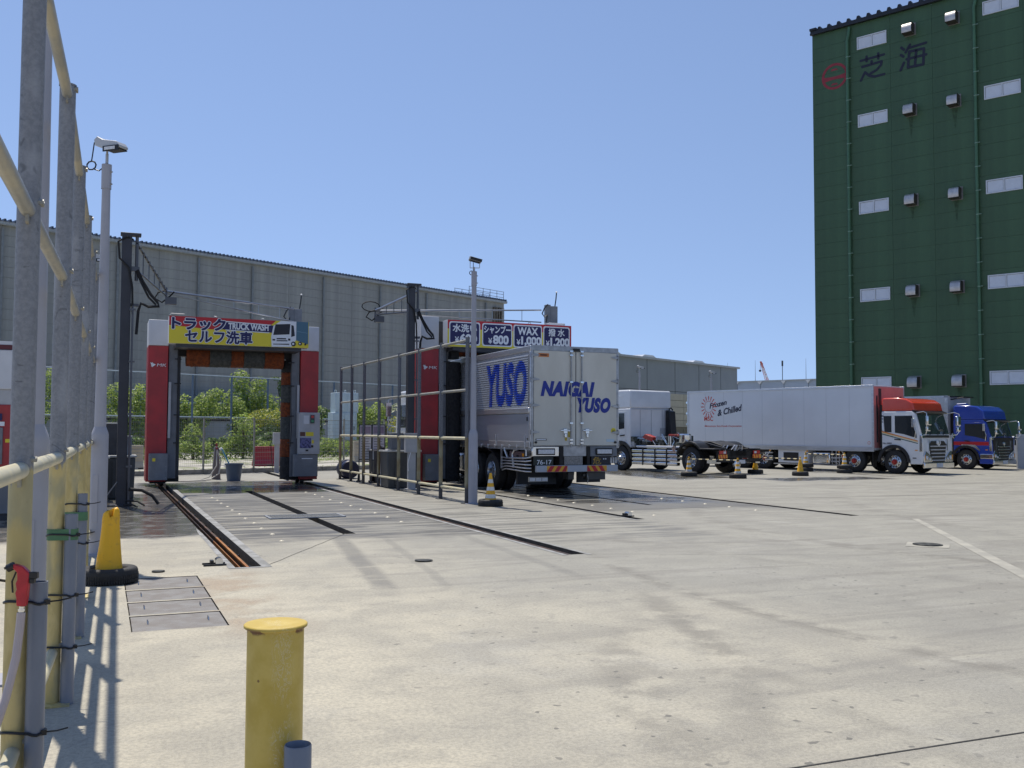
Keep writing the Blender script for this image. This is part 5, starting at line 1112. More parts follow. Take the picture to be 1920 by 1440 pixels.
# printed truck picture
plane_print('truck_picture', [[(.725,1),(.72,.62),(.735,.2),(.79,.0),(.915,.0),(.915,.62),(.87,.98)]], WPRINT, .010, sb1)
plane_print('truck_picture_box', [[(.905,.0),(.995,.0),(.995,.86),(.905,.72)]], mat('teal_print', (.07,.16,.23), .5, 0, var=0), .012, sb1)
plane_print('truck_picture_glass', [[(.735,.55),(.75,.14),(.86,.10),(.855,.50)],[(.868,.14),(.885,.16),(.895,.55),(.868,.60)]], KPRINT, .013, sb1)
plane_print('truck_picture_grille', [[(.76,.66),(.83,.65),(.83,.70),(.76,.71)],[(.76,.74),(.84,.73),(.84,.77),(.76,.78)],[(.735,.88),(.855,.86),(.855,.90),(.735,.91)],[(.73,.70),(.75,.70),(.75,.76),(.73,.76)],[(.845,.66),(.862,.66),(.862,.74),(.845,.74)]], KPRINT, .013, sb1)
plane_print('truck_picture_line', [[(.91,.36),(.99,.42),(.99,.44),(.91,.385)]], mat('teal_light_print', (.14,.26,.34), .5, 0, var=0), .014, sb1)
b = MB()
for u_, v_, r_ in ((.885,.86,.07),(.935,.84,.055),(.975,.86,.03)):
    c_ = (su(u_), SY-.015, svv(v_)); b.add([(c_[0]+r_*math.cos(i*.5236), c_[1], c_[2]+r_*math.sin(i*.5236)) for i in range(12)], [tuple(range(12))])
b.build('truck_picture_wheel', KPRINT, sb1, smooth=False)
b = MB()
for u_, v_, r_ in ((.883,.86,.033),(.933,.84,.025)):
    c_ = (su(u_), SY-.017, svv(v_)); b.add([(c_[0]+r_*math.cos(i*.5236), c_[1], c_[2]+r_*math.sin(i*.5236)) for i in range(12)], [tuple(range(12))])
b.build('truck_picture_hub', WPRINT, sb1, smooth=False)
b = MB(); b.path([(SX0+.02, SY+.05, SZ1+.03), (SX0+.05, SY+.0, SZ1+.06), (SX0+.4, SY+.0, SZ1+.06)], .014, 6); b.build('sign_lamp', LTGREY, sb1)
# operator panel on the right leg
c0 = HW1-.62
b = MB(); b.box(c0, c0+.62, -.30, -.003, .88, 2.12); pk = b.build('operator_panel', LTGREY, g1, bev=.012)
b = MB(); b.box(c0-.12, c0+.58, -.26, -.003, .22, .875); pc = b.build('panel_base', MIDGREY, g1, bev=.012)
b = MB(); b.box(c0+.13, c0+.30, -.312, -.30, 1.78, 2.03); b.build('hatch', WHT, pk, bev=.003)
b = MB(); b.box(c0+.33, c0+.45, -.33, -.30, 1.80, 2.05); sg_ = b.build('signal', DKGREY, pk); b = MB(); b.box(c0+.35, c0+.43, -.336, -.33, 1.96, 2.03); b.build('red_light', REDL, sg_); b = MB(); b.box(c0+.35, c0+.43, -.336, -.33, 1.83, 1.9); b.build('green_light', mat('green_lens', (.05,.25,.12), .3, 0, var=0), sg_)
b = MB(); b.box(c0+.01, c0+.46, -.308, -.30, .93, 1.55); pf = b.build('price_panel', LTGREY, pk)
b = MB(); b.box(c0+.20, c0+.43, -.313, -.308, 1.42, 1.54); b.build('yellow_label', YPRINT, pf)
b = MB(); b.box(c0+.03, c0+.18, -.313, -.308, 1.42, 1.54); b.build('brown_label', mat('brown_print', (.12,.04,.03), .5, 0, var=0), pf)
b = MB(); b.box(c0+.03, c0+.36, -.313, -.308, 1.06, 1.37); pz = b.build('screen', mat('indigo_print', (.025,.025,.10), .4, 0, col2=(.12,.12,.3), vs=16, mixlo=.5, mixhi=.55), pf)
b = MB(); b.box(c0+.38, c0+.44, -.313, -.308, 1.2, 1.3); b.build('warning_label', YPRINT, pf)
b = MB(); b.box(c0+.2, c0+.28, -.32, -.308, .97, 1.02); b.box(c0+.36, c0+.43, -.316, -.308, 1.08, 1.15); b.build('coin_slot', BLKPL, pf)
b = MB(); b.box(c0+.1, c0+.42, -.264, -.26, .74, .765); b.build('name_strip', WPRINT, pc)
b = MB(); b.path([(c0+.62,-.2,2.1),(c0+.68,-.2,2.08),(c0+.68,-.2,1.6)], .015); b.build('antenna', BLKPL, pk)
# --- gantry 2
g2, sb2 = gantry('wash_gantry', 'right truck wash gantry with four blue price panels, straddling the silver box truck', 11.06, 26.5, 2.62, 4.92, -1.99, 1.98, -.5, 4.02, 4.79, False, 2.02)
SX0, SX1, SY, SZ0, SZ1 = -1.99, 1.98, -.5, 4.02, 4.79
plane_print('sign_face', [[(0.0,1),(.999,1),(.999,.0),(.0,.0)]], YPRINT, .003, sb2)
plane_print('red_band', [[(0,.0),(0,.33),(.999,.30),(.999,.0)],[(.975,.3),(.975,.96),(.999,.99),(.999,.3)]], RPRINT, .005, sb2)
def rrect(u0, u1, v0, v1, r=.045, asp=None):
    W_, H__ = (SX1-SX0), (SZ1-SZ0); pts = []
    for cu_, cv_, a0 in ((u1-r*.77/W_*1.6, v0+r*1.6/H__, 90), (u0+r*.77/W_*1.6, v0+r*1.6/H__, 180), (u0+r*.77/W_*1.6, v1-r*1.6/H__, 270), (u1-r*.77/W_*1.6, v1-r*1.6/H__, 0)):
        for k in range(5):
            a_ = math.radians(a0-90+90*(k/4)) if False else math.radians(a0 - 90 + 22.5*k)
            pts.append((cu_+r*1.25/W_*math.cos(a_), cv_-r*1.6/H__*math.sin(a_)))
    return pts
PN = [(.012,.252,.055,.93,'水洗い','600'),(.268,.508,.06,.935,'シャンプー','800'),(.518,.752,.06,.94,'WAX','1,000'),(.763,.985,.065,.945,'撥 水','1,200')]
for u0, u1, v0, v1, t1, t2 in PN:
    plane_print('panel_border', [rrect(u0, u1, v0, v1)], WPRINT, .008, sb2)
    pf = plane_print('price_panel', [rrect(u0+.008, u1-.008, v0+.045, v1-.045)], NAVY, .010, sb2)
    m_ = (u0+u1)/2; hwid = {'水洗い': .095, 'シャンプー': .107, 'WAX': .085, '撥 水': .068}[t1]
    def pt(s, a0, a1, b0, b1, bold, sp=1.0): lettering(s, pf, WPRINT, (su(a0), SY, svv(b1)), U_, V_, (a1-a0)*(SX1-SX0), (b1-b0)*(SZ1-SZ0), bold=bold, lift=.013, spacing=sp)
    pt(t1, m_-hwid, m_+hwid, .14, .45, .024 if '撥' in t1 else .034)
    wn = {'600': .075, '800': .070, '1,000': .092, '1,200': .090}[t2]
    pt(t2, m_+.022-wn*.92+.008, m_+.022+wn*.92+.005, .50, .85 if ',' not in t2 else .88, .045, .95)
    ux = m_+.022-wn*.92-.030; pt('¥', ux, ux+.032, .62, .84, .02)
# ------------------------------------------------------------------ trucks. local frame: x forward, y left, z up, origin on the ground under the front (or rear) axle
RIM = mat('polished_rim', (.62,.63,.65), .18, 1, var=.1, vs=8); HUBR = mat('hub_red', (.42,.03,.025), .35, 0, var=.05); TYRE = mat('truck_tyre', (.016,.016,.017), .8, 0, col2=(.028,.027,.026), vs=5, bump=.1)
def _tyre_mesh(r, w_):
    b = MB(); h = w_/2
    b.lathe([(r*.56,-h*.8),(r*.6,-h),(r*.9,-h),(r*.985,-h*.8),(r,-h*.55),(r,h*.55),(r*.985,h*.8),(r*.9,h),(r*.6,h),(r*.56,h*.8)], ax=(0,1,0), n=40)
    for i in range(44):
        b.M = Matrix.Rotation(2*math.pi*i/44, 4, 'Y'); b.box(r*.995, r*1.012, -h*.62, -h*.1, -.02, .02); b.box(r*.995, r*1.012, h*.1, h*.62, -.02, .02)
    return b.mesh('tyre', TYRE)
def _rim_mesh(r, w_, dish):
    """outer face towards +y. dish>0: front style (convex), <0: rear dual (deep)"""
    b = MB(); h = w_/2
    if dish > 0: prof = [(r*.575,h*.9),(r*.545,h*1.02),(r*.5,h*.6),(r*.42,h*.75),(r*.3,h*1.05),(r*.26,h*1.1),(0,h*1.1)]
    else: prof = [(r*.575,h*.95),(r*.55,h*1.02),(r*.5,h*.2),(r*.47,-h*.4),(r*.3,-h*.5),(r*.27,-h*.1),(0,-h*.1)]
    b.lathe(prof, ax=(0,1,0), n=32); return b.mesh('rim', RIM)
def _holes(r, w_, dish):
    b = MB(); h = w_/2; y = h*.70 if dish > 0 else -h*.42
    for i in range(10):
        t = 2*math.pi*i/10; c = Vector((r*.43*math.cos(t), y, r*.43*math.sin(t))); a_ = Vector((math.cos(t),0,math.sin(t))); e_ = Vector((-math.sin(t),0,math.cos(t)))
        b.add([c+a_*(.026*math.cos(k*.785))+e_*(.034*math.sin(k*.785))+Vector((0,.012+.03*(1 if dish > 0 else 0),0)) for k in range(8)], [tuple(range(8))])
    return b.mesh('vent_hole', BLKPL, smooth=False)
def _bolts(r, w_, dish):
    b = MB(); h = w_/2; y = h*.95 if dish > 0 else -h*.45
    for i in range(10): t = 2*math.pi*(i+.5)/10; b.cyl((r*.31*math.cos(t), y, r*.31*math.sin(t)), (r*.31*math.cos(t), y+.05, r*.31*math.sin(t)), .017, n=6)
    return b.mesh('wheel_nut', CHROME)
def _hub(r, w_, dish, m):
    b = MB(); h = w_/2; y = h*1.1 if dish > 0 else -h*.1; b.lathe([(r*.25,y-.04),(r*.24,y+.02),(r*.17,y+.06),(r*.15,y+.1),(0,y+.11)], ax=(0,1,0), n=20); return b.mesh('hub', m)
def wheel_set(r, hubm):
    return {d: (_tyre_mesh(r, .27), _rim_mesh(r, .27, d), _holes(r, .27, d), _bolts(r, .27, d), _hub(r, .27, d, hubm)) for d in (1, -1)}
def put_wheel(parent, ws, x, y, r, side, dish, dual=False):
    ty, rm, ho, bo, hu = ws[dish]; rz = 0 if side > 0 else math.pi
    w_ = inst('wheel', rm, parent, (x, y, r), (0, 0, rz))
    inst('tyre', ty, w_); inst('vent_holes', ho, w_)['kind'] = 'stuff'; inst('wheel_nuts', bo, w_)['kind'] = 'stuff'; inst('hub', hu, w_)
    if dual: inst('tyre', ty, w_, (0, -.30, 0))
WS_RED = wheel_set(.5, HUBR); WS_GREY = wheel_set(.5, STEEL)
def cab(t_, body, top, roofm, stripes, detail=True, sleeper=1.05, zt=2.62, roof_h=.62, W_=1.23, grille=True, back=-.75, win2=True, hatch_lamp=None, hid='truck', F=1.38, ds=-.38):
    """cab-over tractor cab: front at x=1.38"""
    # lower body side silhouette with wheel arch
    arch = [(.62*math.cos(a_), .5+.62*math.sin(a_)) for a_ in [math.radians(x) for x in range(0, 181, 15)]]
    arch = [q for q in arch if q[0] > back+.03]; tail = [(-.64,1.02),(back,1.02)] if back < -.64 else [(back, arch[-1][1])]
    poly = [(F-.02,.42),(.66,.42)]+arch+tail+[(back,zt),(F-.42,zt),(F-.30,zt-.12),(F-.06,1.62),(F,1.25),(F,.6)]
    b = MB(); b.prism(poly, (0,0,0), (1,0,0), (0,0,1), -W_, W_); b.build('cab_body', body, t_, bev=.05, seg=3)
    # roof spoiler
    rp = [(back,zt+.004),(F-.34,zt+.004),(F-.42,zt+roof_h*.6),(F-.70,zt+roof_h*.9),(min(F-1.1,.2),zt+roof_h),(back+.05,zt+roof_h),(back,zt+roof_h-.08)]
    b = MB(); b.prism(rp, (0,0,0), (1,0,0), (0,0,1), -W_+.025, W_-.025); rf = b.build('roof_fairing', roofm, t_, bev=.055, seg=3)
    b = MB()
    for s in (-1, 1): b.prism([(back+.5,zt+roof_h*.62),(F-.85,zt+roof_h*.62),(F-.9,zt+roof_h*.66),(back+.5,zt+roof_h*.66)], (0,0,0), (1,0,0), (0,0,1), s*(W_-.02), s*(W_-.01))
    b.build('fairing_crease', roofm, rf)
    # windscreen (follows the raked front)
    b = MB(); ww = W_-.10
    zA, zB = 1.66, zt-.10; xA, xB = F-.06, F-.30
    n_ = Vector((zB-zA, 0, xA-xB)).normalized()*.012
    vs = [Vector((xA,-ww,zA))+n_, Vector((xA,ww,zA))+n_, Vector((xB,ww-.03,zB))+n_, Vector((xB,-ww+.03,zB))+n_]; vi = [v-n_*1.6 for v in vs]
    b.add(vs+vi, [(0,1,2,3),(7,6,5,4),(0,4,5,1),(1,5,6,2),(2,6,7,3),(3,7,4,0)]); ws_ = b.build('windscreen', GLASSW, t_, bev=.004)
    b = MB()
    for yy in (-.55, .1, .6): b.path([(xA+.03,yy,zA-.03),(xA+.0,yy+.25,zA+.18),(xA-.08,yy+.4,zA+.42)], .009, 5)
    b.build('wiper', BLKPL, ws_)
    b = MB(); b.box(F-.44, F-.12, -W_+.02, W_-.02, zt+.0, zt+.05) if False else b.prism([(F-.44,zt-.03),(F-.2,zt-.09),(F-.16,zt-.05),(F-.42,zt+.05)], (0,0,0), (1,0,0), (0,0,1), -W_+.02, W_-.02); b.build('sun_visor', BLKPL, t_)
    for s in (-1, 1):
        yo = s*W_; yi = s*(W_+.008)
        lo, hi = sorted((yo, yi))
        def side(name, poly, m, d0=.001, d1=.010, par=t_, bev=0):
            b = MB(); y0_, y1_ = (s*(W_+d0), s*(W_+d1))
            k = len(poly); b.add([(p[0], y0_, p[1]) for p in poly]+[(p[0], y1_, p[1]) for p in poly], [tuple(range(k)), tuple(range(k, 2*k))]+[(i, (i+1) % k, k+(i+1) % k, k+i) for i in range(k)]); return b.build(name, m, par, bev=bev)
        # door with window
        dr = side('door', [(ds,1.20),(.3,1.12),(.62,.86),(.70,.62),(F-.20,.62),(F-.13,1.1),(F-.13,1.60),(F-.36,zt-.13),(ds,zt-.13)], body, .001, .012, bev=.004)
        side('side_window', [(ds+.08,1.72),(.45,1.66),(F-.24,1.50),(F-.24,1.62),(F-.42,zt-.2),(ds+.08,zt-.2)], GLASS, .0125, .020, dr)
        side('window_pillar', [(F-.42,1.60),(F-.38,1.58),(F-.46,zt-.2),(F-.50,zt-.2)], BLKPL, .0205, .024, dr)
        side('door_handle', [(ds+.06,1.42),(ds+.33,1.40),(ds+.33,1.45),(ds+.06,1.47)], BLKPL, .013, .04, dr)
        if win2: side('rear_window', [(back+.14,1.75),(ds-.08,1.73),(ds-.08,zt-.2),(back+.10,zt-.2)], GLASS, .001, .010)
        side('step_panel', [(.72,.44),(F-.08,.44),(F-.08,.60),(.74,.60)], roofm if hid == 'blue' else body, .001, .014)
        side('arch_flare', [(.72*math.cos(q), .5+.72*math.sin(q)) for q in [math.radians(x) for x in range(-2, 183, 12)]]+[(.60*math.cos(q), .5+.60*math.sin(q)) for q in [math.radians(x) for x in range(182, -3, -12)]], BLKPL, .001, .05)
        side('corner_marker', [(F-.32,.98),(F-.2,.98),(F-.2,1.02),(F-.32,1.02)], AMBER, .014, .02)
        side('step_hole', [(.82,.66),(.98,.66),(.98,.70),(.82,.70)], BLKPL, .0125, .016)
        for nm, pl_, m_ in stripes: side(nm, pl_, m_, .0125, .0155)
        # corner fairing, chrome trims
        b = MB(); b.prism([(F-.12,.95),(F+.005,.95),(F+.0,1.6),(F-.1,1.64)], (0,0,0), (1,0,0), (0,0,1), -s*(W_+.014)-.012, -s*(W_+.014)+.012); b.build('corner_fairing', CHROME, t_, bev=.008)
        # mirrors on chrome stays
        mr_ = MB(); mr_.path([(F-.25,s*(W_-.02),zt-.08),(F+.10,s*(W_+.05),zt-.03),(F+.26,s*(W_+.13),zt-.1),(F+.28,s*(W_+.16),zt-.35),(F+.27,s*(W_+.15),1.8),(F+.18,s*(W_+.08),1.64),(F-.04,s*W_,1.62)], .017, 8); mr = mr_.build('mirror_stay', CHROME, t_)
        b = MB(); b.box(F+.19, F+.31, s*(W_+.02)-.10, s*(W_+.02)+.22, 2.02, 2.42); b.box(F+.2, F+.31, s*(W_+.05)-.1, s*(W_+.05)+.16, 1.78, 1.98); b.build('mirror', CHROME, mr, bev=.04, seg=3)
        b = MB(); b.lathe([(0,-.05),(.1,-.03),(.11,.02),(0,.04)], (F+.05,s*(W_+.06),1.6), (1,0,.2), 14); b.build('round_mirror', CHROME, mr)
        b = MB(); b.path([(F-.32,s*(W_+.02),1.45),(F-.26,s*(W_+.05),1.75),(F-.36,s*(W_+.05),2.05),(F-.4,s*(W_+.03),2.3)], .02, 6); b.box(F-.42,F-.3,s*(W_+.02),s*(W_+.09),1.95,2.3) if s else None; b.build('side_guard', CHROME, t_, bev=.01)
        # headlamps
        b = MB(); b.prism([(.52,.52),(1.17,.50),(1.20,.75),(1.06,.98),(.80,.86),(.56,.70)], (F+.002,0,0), (0,1,0), (0,0,1), 0, .05) if s > 0 else b.prism([(-.52,.52),(-.56,.70),(-.80,.86),(-1.06,.98),(-1.20,.75),(-1.17,.50)], (F+.002,0,0), (0,1,0), (0,0,1), 0, .05)
        hl = b.build('headlight', CHROME, t_, bev=.015)
        b = MB(); b.lathe([(.085,.05),(.08,.07),(.05,.085),(0,.09)], (F,s*.98,.70), (1,0,0), 18); b.lathe([(.06,.05),(.055,.07),(0,.08)], (F,s*.75,.64), (1,0,0), 16); b.build('lamp_lens', LAMPW, hl)
        b = MB(); b.box(F+.05, F+.06, s*1.14-.03, s*1.14+.03, .60, .80); b.build('turn_signal', AMBER, hl)
    # front
    b = MB(); b.box(F, F+.09, -W_-.005, W_+.005, .26, .495); b.build('front_bumper', CHROME, t_, bev=.03, seg=3)
    b = MB(); b.box(F+.09,F+.10,-.25,.25,.3,.46); b.build('number_plate', WHT, t_)
    b = MB(); b.prism([(-.54,.50),(.54,.50),(.70,1.24),(.52,1.38),(-.52,1.38),(-.70,1.24)], (F+.002,0,0), (0,1,0), (0,0,1), 0, .02); gr_ = b.build('grille', BLKPL, t_)
    for k in range(5):
        z = .56+k*.145; hwid = .53+k*.033; b = MB(); b.box(F+.02, F+.06, -hwid, hwid, z, z+.05); b.build('grille_bar', CHROME if hid == 'blue' else LTGREY, gr_, bev=.01)
    b = MB(); b.prism([(-.16,1.28),(0,1.16),(.16,1.28),(.14,1.40),(-.14,1.40)], (F+.0,0,0), (0,1,0), (0,0,1), .02, .07); bd = b.build('front_badge', body if hid != 'blue' else CHROME, t_, bev=.01)
    b = MB(); b.lathe([(.06,.072),(.075,.08),(.06,.088)], (F,0,1.32), (1,0,0), 20); b.box(F+.07,F+.085,-.012,.012,1.26,1.38); b.build('emblem', CHROME, bd)
    for s in (-1, 1): b = MB(); b.box(F+.0, F+.04, *sorted((s*.74, s*.78)), .98, 1.45); b.build('grille_trim', CHROME, t_)
    b = MB(); b.prism([(-1.02,1.52),(1.02,1.52),(1.04,1.62),(-1.04,1.62)], (F-.04,0,0), (0,1,0), (0,0,1), 0, .035); b.build('cowl_panel', BLKPL, t_)
    # interior glimpse: seats + steering wheel behind the glass
    return F
GLASSW = mat('windscreen_glass', (.03,.045,.045), .04, 0, var=0, spec=.9, coat=.7)
def chassis(t_, x0, x1, z=.72):
    b = MB()
    for s in (-.42, .42): b.box(x0, x1, s-.04, s+.04, z, z+.26)
    for q in range(int((x1-x0)/1.2)+1): b.box(x0+q*1.2, x0+q*1.2+.08, -.4, .4, z+.03, z+.22)
    b.build('chassis', CHASSIS, t_)
# ------- reefer truck (white and red)
REDC = mat('truck_red', (.62,.055,.025), .2, 0, var=.03, coat=.6); BLUC = mat('truck_blue', (.018,.055,.36), .18, 0, var=.03, coat=.7)
BOXW = mat('reefer_white', (.66,.68,.72), .3, 0, var=.02, vs=1, coat=.3); BOXS = mat('box_silver', (.62,.63,.66), .35, .2, var=.05)
sc = .93
rt_ = thing('reefer_truck', 'white refrigerated box truck with orange red cab roof and sun emblem on its side', 'truck', (28.34+1.14*.961, 28.56+1.14*.276, 0), 0, None, sc)
hd = math.radians(164); rt_.rotation_euler = (0, 0, math.pi/2-hd)
red_st = [('orange_stripe', [(-.53,1.74),(1.05,1.36),(1.05,1.40),(-.53,1.79)], mat('orange_stripe', (.7,.22,.03), .4, 0, var=0)),
          ('cream_stripe', [(-.53,1.70),(1.05,1.32),(1.05,1.355),(-.53,1.735)], mat('cream_stripe', (.75,.62,.35), .4, 0, var=0)),
          ('green_stripe', [(-.53,1.645),(1.05,1.265),(1.05,1.30),(-.53,1.68)], mat('dark_green_stripe', (.02,.08,.06), .4, 0, var=0)),
          ]
cab(rt_, WHTP, None, REDC, red_st, back=-.55, zt=2.62, roof_h=.56, F=1.24, ds=-.02)
b = MB(); b.box(-.72, -.56, -1.05, 1.05, 1.1, 2.9); b.build('cab_back', CHASSIS, rt_)
bx0, bx1, bz0, bz1 = -11.13, -.90, .97, 3.74
b = MB(); b.box(bx0, bx1, -1.25, 1.25, bz0, bz1); bd_ = b.build('cargo_box', BOXW, rt_, bev=.01)
b = MB()
for s in (-1, 1):
    b.box(bx0-.02, bx1+.02, *sorted((s*1.25, s*1.275)), bz0-.06, bz0+.14); b.box(bx0-.02, bx1+.02, *sorted((s*1.25, s*1.28)), bz1-.06, bz1+.02)
    b.box(bx1-.07, bx1+.02, *sorted((s*1.25, s*1.275)), bz0+.14, bz1-.06); b.box(bx0-.02, bx0+.08, *sorted((s*1.25, s*1.27)), bz0+.14, bz1-.06)
b.build('edge_rail', ALU, bd_, bev=.004)
b = MB()
for k in range(1, 9): x = bx0+k*(bx1-bx0)/9; b.box(x-.006, x+.006, -1.254, -1.25, bz0+.15, bz1-.07)
b.build('panel_joint', mat('joint_grey', (.5,.52,.56), .5, 0, var=0), bd_)
b = MB(); b.box(bx1, bx1+.018, -1.2, 1.2, bz0+.1, bz1-.05); b.build('front_panel', mat('red_white_front', (.62,.25,.24), .3, 0, var=.05), bd_)
b = MB(); b.box(bx1+.02, bx1+.05, -1.05, -.98, 1.3, 3.3); b.box(bx1+.02,bx1+.06,.9,.97,2.5,3.3); b.box(bx1+.02,bx1+.06,-.86,-.7,2.9,3.6); b.build('pipe_cover', DKGREY, bd_)
b = MB()
for k in range(4):
    z = 1.5+k*.55; b.box(bx0-.09, bx0-.0, -1.27, -1.15, z, z+.10)
b.build('door_hinge', CHROME, bd_)
def rtext(s, x0, x1, z0, z1, m, **k): lettering(s, bd_, m, (x0, -1.25, z0), (1,0,0), (0,0,1), x1-x0, z1-z0, lift=.006, **k)
DN = mat('dark_navy_print', (.01,.012,.04), .4, 0, var=0); RO = mat('red_orange_print', (.55,.05,.03), .4, 0, var=0)
# sunburst rays round a ring
cx_, cz_ = -9.78, 2.96
b = MB(); y_ = -1.257
for i in range(16):
    t = 2*math.pi*i/16; ra, rb = .30, .48; wq = .026
    d_ = Vector((math.cos(t), 0, math.sin(t)*1.12)); n_ = Vector((-math.sin(t), 0, math.cos(t)))
    c_ = Vector((cx_, y_, cz_)); b.add([c_+d_*ra-n_*wq*.7, c_+d_*ra+n_*wq*.7, c_+d_*rb+n_*wq, c_+d_*rb-n_*wq], [(0,1,2,3)])
vs, fs = ring(cx_, cz_, .245, .262); b.add([(v[0], y_, cz_+(v[1]-cz_)*1.12) for v in vs], fs); b.build('emblem', RO, bd_, smooth=False)
rtext('MSC', -10.06, -9.50, 2.26, 2.48, RO, bold=.015)
rtext('Frozen', -9.72, -8.66, 2.86, 3.12, DN, bold=.03, shear=.15, skew=.18, spacing=1.0)
rtext('& Chilled', -9.22, -7.76, 2.48, 2.80, DN, bold=.03, shear=.15, skew=.18, spacing=1.0)
rtext('Matsumoto Sun-Foods Corporation', -10.04, -7.78, 1.94, 2.05, RO, bold=.012, shear=.2)
b = MB(); vs, fs = ring(bx1-.22, 1.28, .05, .065, 20); b.add([(v[0], -1.256, v[1]) for v in vs], fs); b.build('round_mark', RO, bd_, smooth=False)
lettering('No.3403', rt_, DN, (-.50,-1.245,1.24), (1,0,0), (0,0,1), .40, .07, bold=.02, shear=.15, lift=.004)
lettering('Sun-Foods', rt_, WPRINT, (.25,-1.185,2.80), (1,0,0), (0,0,1), .48, .12, bold=.02, shear=.2, lift=.012)
b = MB(); b.box(-.52,-.45,-1.245,-1.241,1.85,2.5); nb_ = b.build('name_stripe', WPRINT, rt_)
for k, ch in enumerate('MSC'): lettering(ch, nb_, DN, (-.515,-1.245,2.38-.12*k), (1,0,0), (0,0,1), .06, .08, lift=.006)
chassis(rt_, -11.0, 1.0)
for x, dual, dish in ((0,0,1),(-1.86,0,1),(-6.6,1,-1),(-7.75,1,-1)):
    for s in (-1, 1): put_wheel(rt_, WS_RED, x, s*1.05, .5, s, dish, dual)
b = MB(); b.box(-5.75,-4.15,-1.2,-.6,.32,.93); ub = b.build('underfloor_box', BOXW, rt_, bev=.02); b = MB(); b.box(-5.45,-4.65,-1.21,-1.2,.42,.80); b.build('radiator_opening', BLKPL, ub); b = MB(); b.box(-4.35,-4.22,-1.21,-1.2,.4,.62); b.build('hatch', DKGREY, ub)
b = MB(); b.box(-3.95,-3.05,-1.2,-.65,.30,.84); b.build('fuel_tank', CHROME, rt_, bev=.08, seg=4)
b = MB()
for z in (.42,.58,.74): b.box(-3.0,-2.55,-1.19,-1.16,z,z+.05); b.box(-6.5,-6.05,-1.19,-1.16,z,z+.05)
for x in (-2.95,-2.75,-2.6): b.box(x,x+.03,-1.2,-1.17,.3,.95)
b.box(-6.0,-2.5,-1.2,-1.17,.25,.29); b.build('side_guard', ALU, rt_)
b = MB()
for x in (-6.15, -2.5): b.cyl((x,-1.15,.95),(x-.25 if x < -4 else x+.25,-1.18,.6),.03,n=6)
b.build('brace', ALU, rt_)
for q in ((-8.5,-8.48,-1.2,-.6,.3,.95),(-1.0,-.97,-1.2,-.9,.25,1.0),(-5.95,-5.93,-1.2,-.6,.4,.95)): b = MB(); b.box(*q); b.build('mud_flap', BLKPL, rt_)
b = MB(); b.box(-11.0,-10.8,-1.1,1.1,.5,.65); b.build('rear_bumper', WHTP, rt_)
for x in (-2.2,-4.0,-5.7,-8.9): pass
b = MB()
for x in (-10.2,-8.9,-6.2,-4.2,-2.6): b.box(x,x+.08,-1.265,-1.25,bz0-.13,bz0-.07)
b.build('marker_lamp', AMBER, rt_)
b = MB(); b.path([(-.8,-.9,.95),(-.85,-1.0,.7),(-.75,-1.1,.6),(-.9,-1.15,.5)], .02); b.build('air_hose', BLKPL, rt_)
# ------- blue truck with silver box
bt = thing('blue_box_truck', 'blue cab box truck with red stripe and silver body parked beyond the reefer truck', 'truck', (35.06+1.07*.961, 31.17+1.07*.276, 0), 0, None, .87)
bt.rotation_euler = (0, 0, math.pi/2-hd)
cab(bt, BLUC, None, BLUC, [('red_stripe', [(-.6,1.22),(1.17,1.22),(1.17,1.40),(-.6,1.40)], mat('red_stripe', (.45,.02,.03), .3, 0, var=0))], back=-.62, zt=2.5, roof_h=.74, win2=False, hid='blue', F=1.32, ds=-.1)
b = MB(); b.box(-.86,-.63,-1.0,1.0,.8,2.9); b.build('cab_back', CHASSIS, bt)
b = MB(); b.box(-11.5,-.88,-1.22,1.22,.98,3.74); bb_ = b.build('cargo_box', BOXS, bt, bev=.01)
b = MB()
for k in range(24): z = 2.35+k*.058; b.box(-11.4,-1.1,-1.235,-1.222,z,z+.025)
b.build('corrugation', ALU, bb_)
b = MB(); b.box(-1.06,-.86,-1.26,-1.22,.98,3.74); b.box(-11.5,-.86,-1.26,-1.22,3.66,3.76); b.build('edge_rail', ALU, bb_)
b = MB(); b.box(-.88,-.6,-1.0,1.0,3.68,3.74); b.cyl((-.87,-.9,3.56),(-.2,-.9,3.66),.03); b.build('roof_bracket', BLKPL, bb_)
b = MB(); b.path([(-.62,-1.1,2.2),(-.58,-1.1,3.1),(-.45,-1.1,3.3),(0,-1.08,3.32),(.15,-1.06,3.16)], .04, 8); b.build('side_fin', BLUC, bt)
b = MB(); 
for k in range(5): b.cyl((-.45,-1.245,2.4-k*.13),(-.45,-1.25,2.4-k*.13),.018,n=8)
b.build('marker_dots', WPRINT, bt)
chassis(bt, -11.2, 1.0)
for x, dual, dish in ((0,0,1),(-1.9,0,1),(-7.0,1,-1),(-8.3,1,-1)):
    for s in (-1, 1): put_wheel(bt, WS_RED, x, s*1.05, .5, s, dish, dual)
b = MB(); b.prism([(-1.1,.5),(1.1,.5),(1.14,1.6),(-1.14,1.6)], (1.322,0,0), (0,1,0), (0,0,1), 0, .012); b.build('front_panel', BLKPL, bt, bev=.004)
b = MB(); b.box(.70,1.36,-1.24,-1.0,.30,.50); b.build('side_skirt', BLUC, bt, bev=.02); b = MB(); b.prism([(-.2,1.26),(.5,1.24),(.75,.98),(.72,.94),(.4,1.14),(-.2,1.2)], (0,0,0), (1,0,0), (0,0,1), 1.235, 1.26); b.build('arch_trim', CHROME, bt)
b = MB(); b.box(.72,1.38,-1.26,-1.1,.55,.80); b.build('chrome_skirt', CHROME, bt, bev=.03)
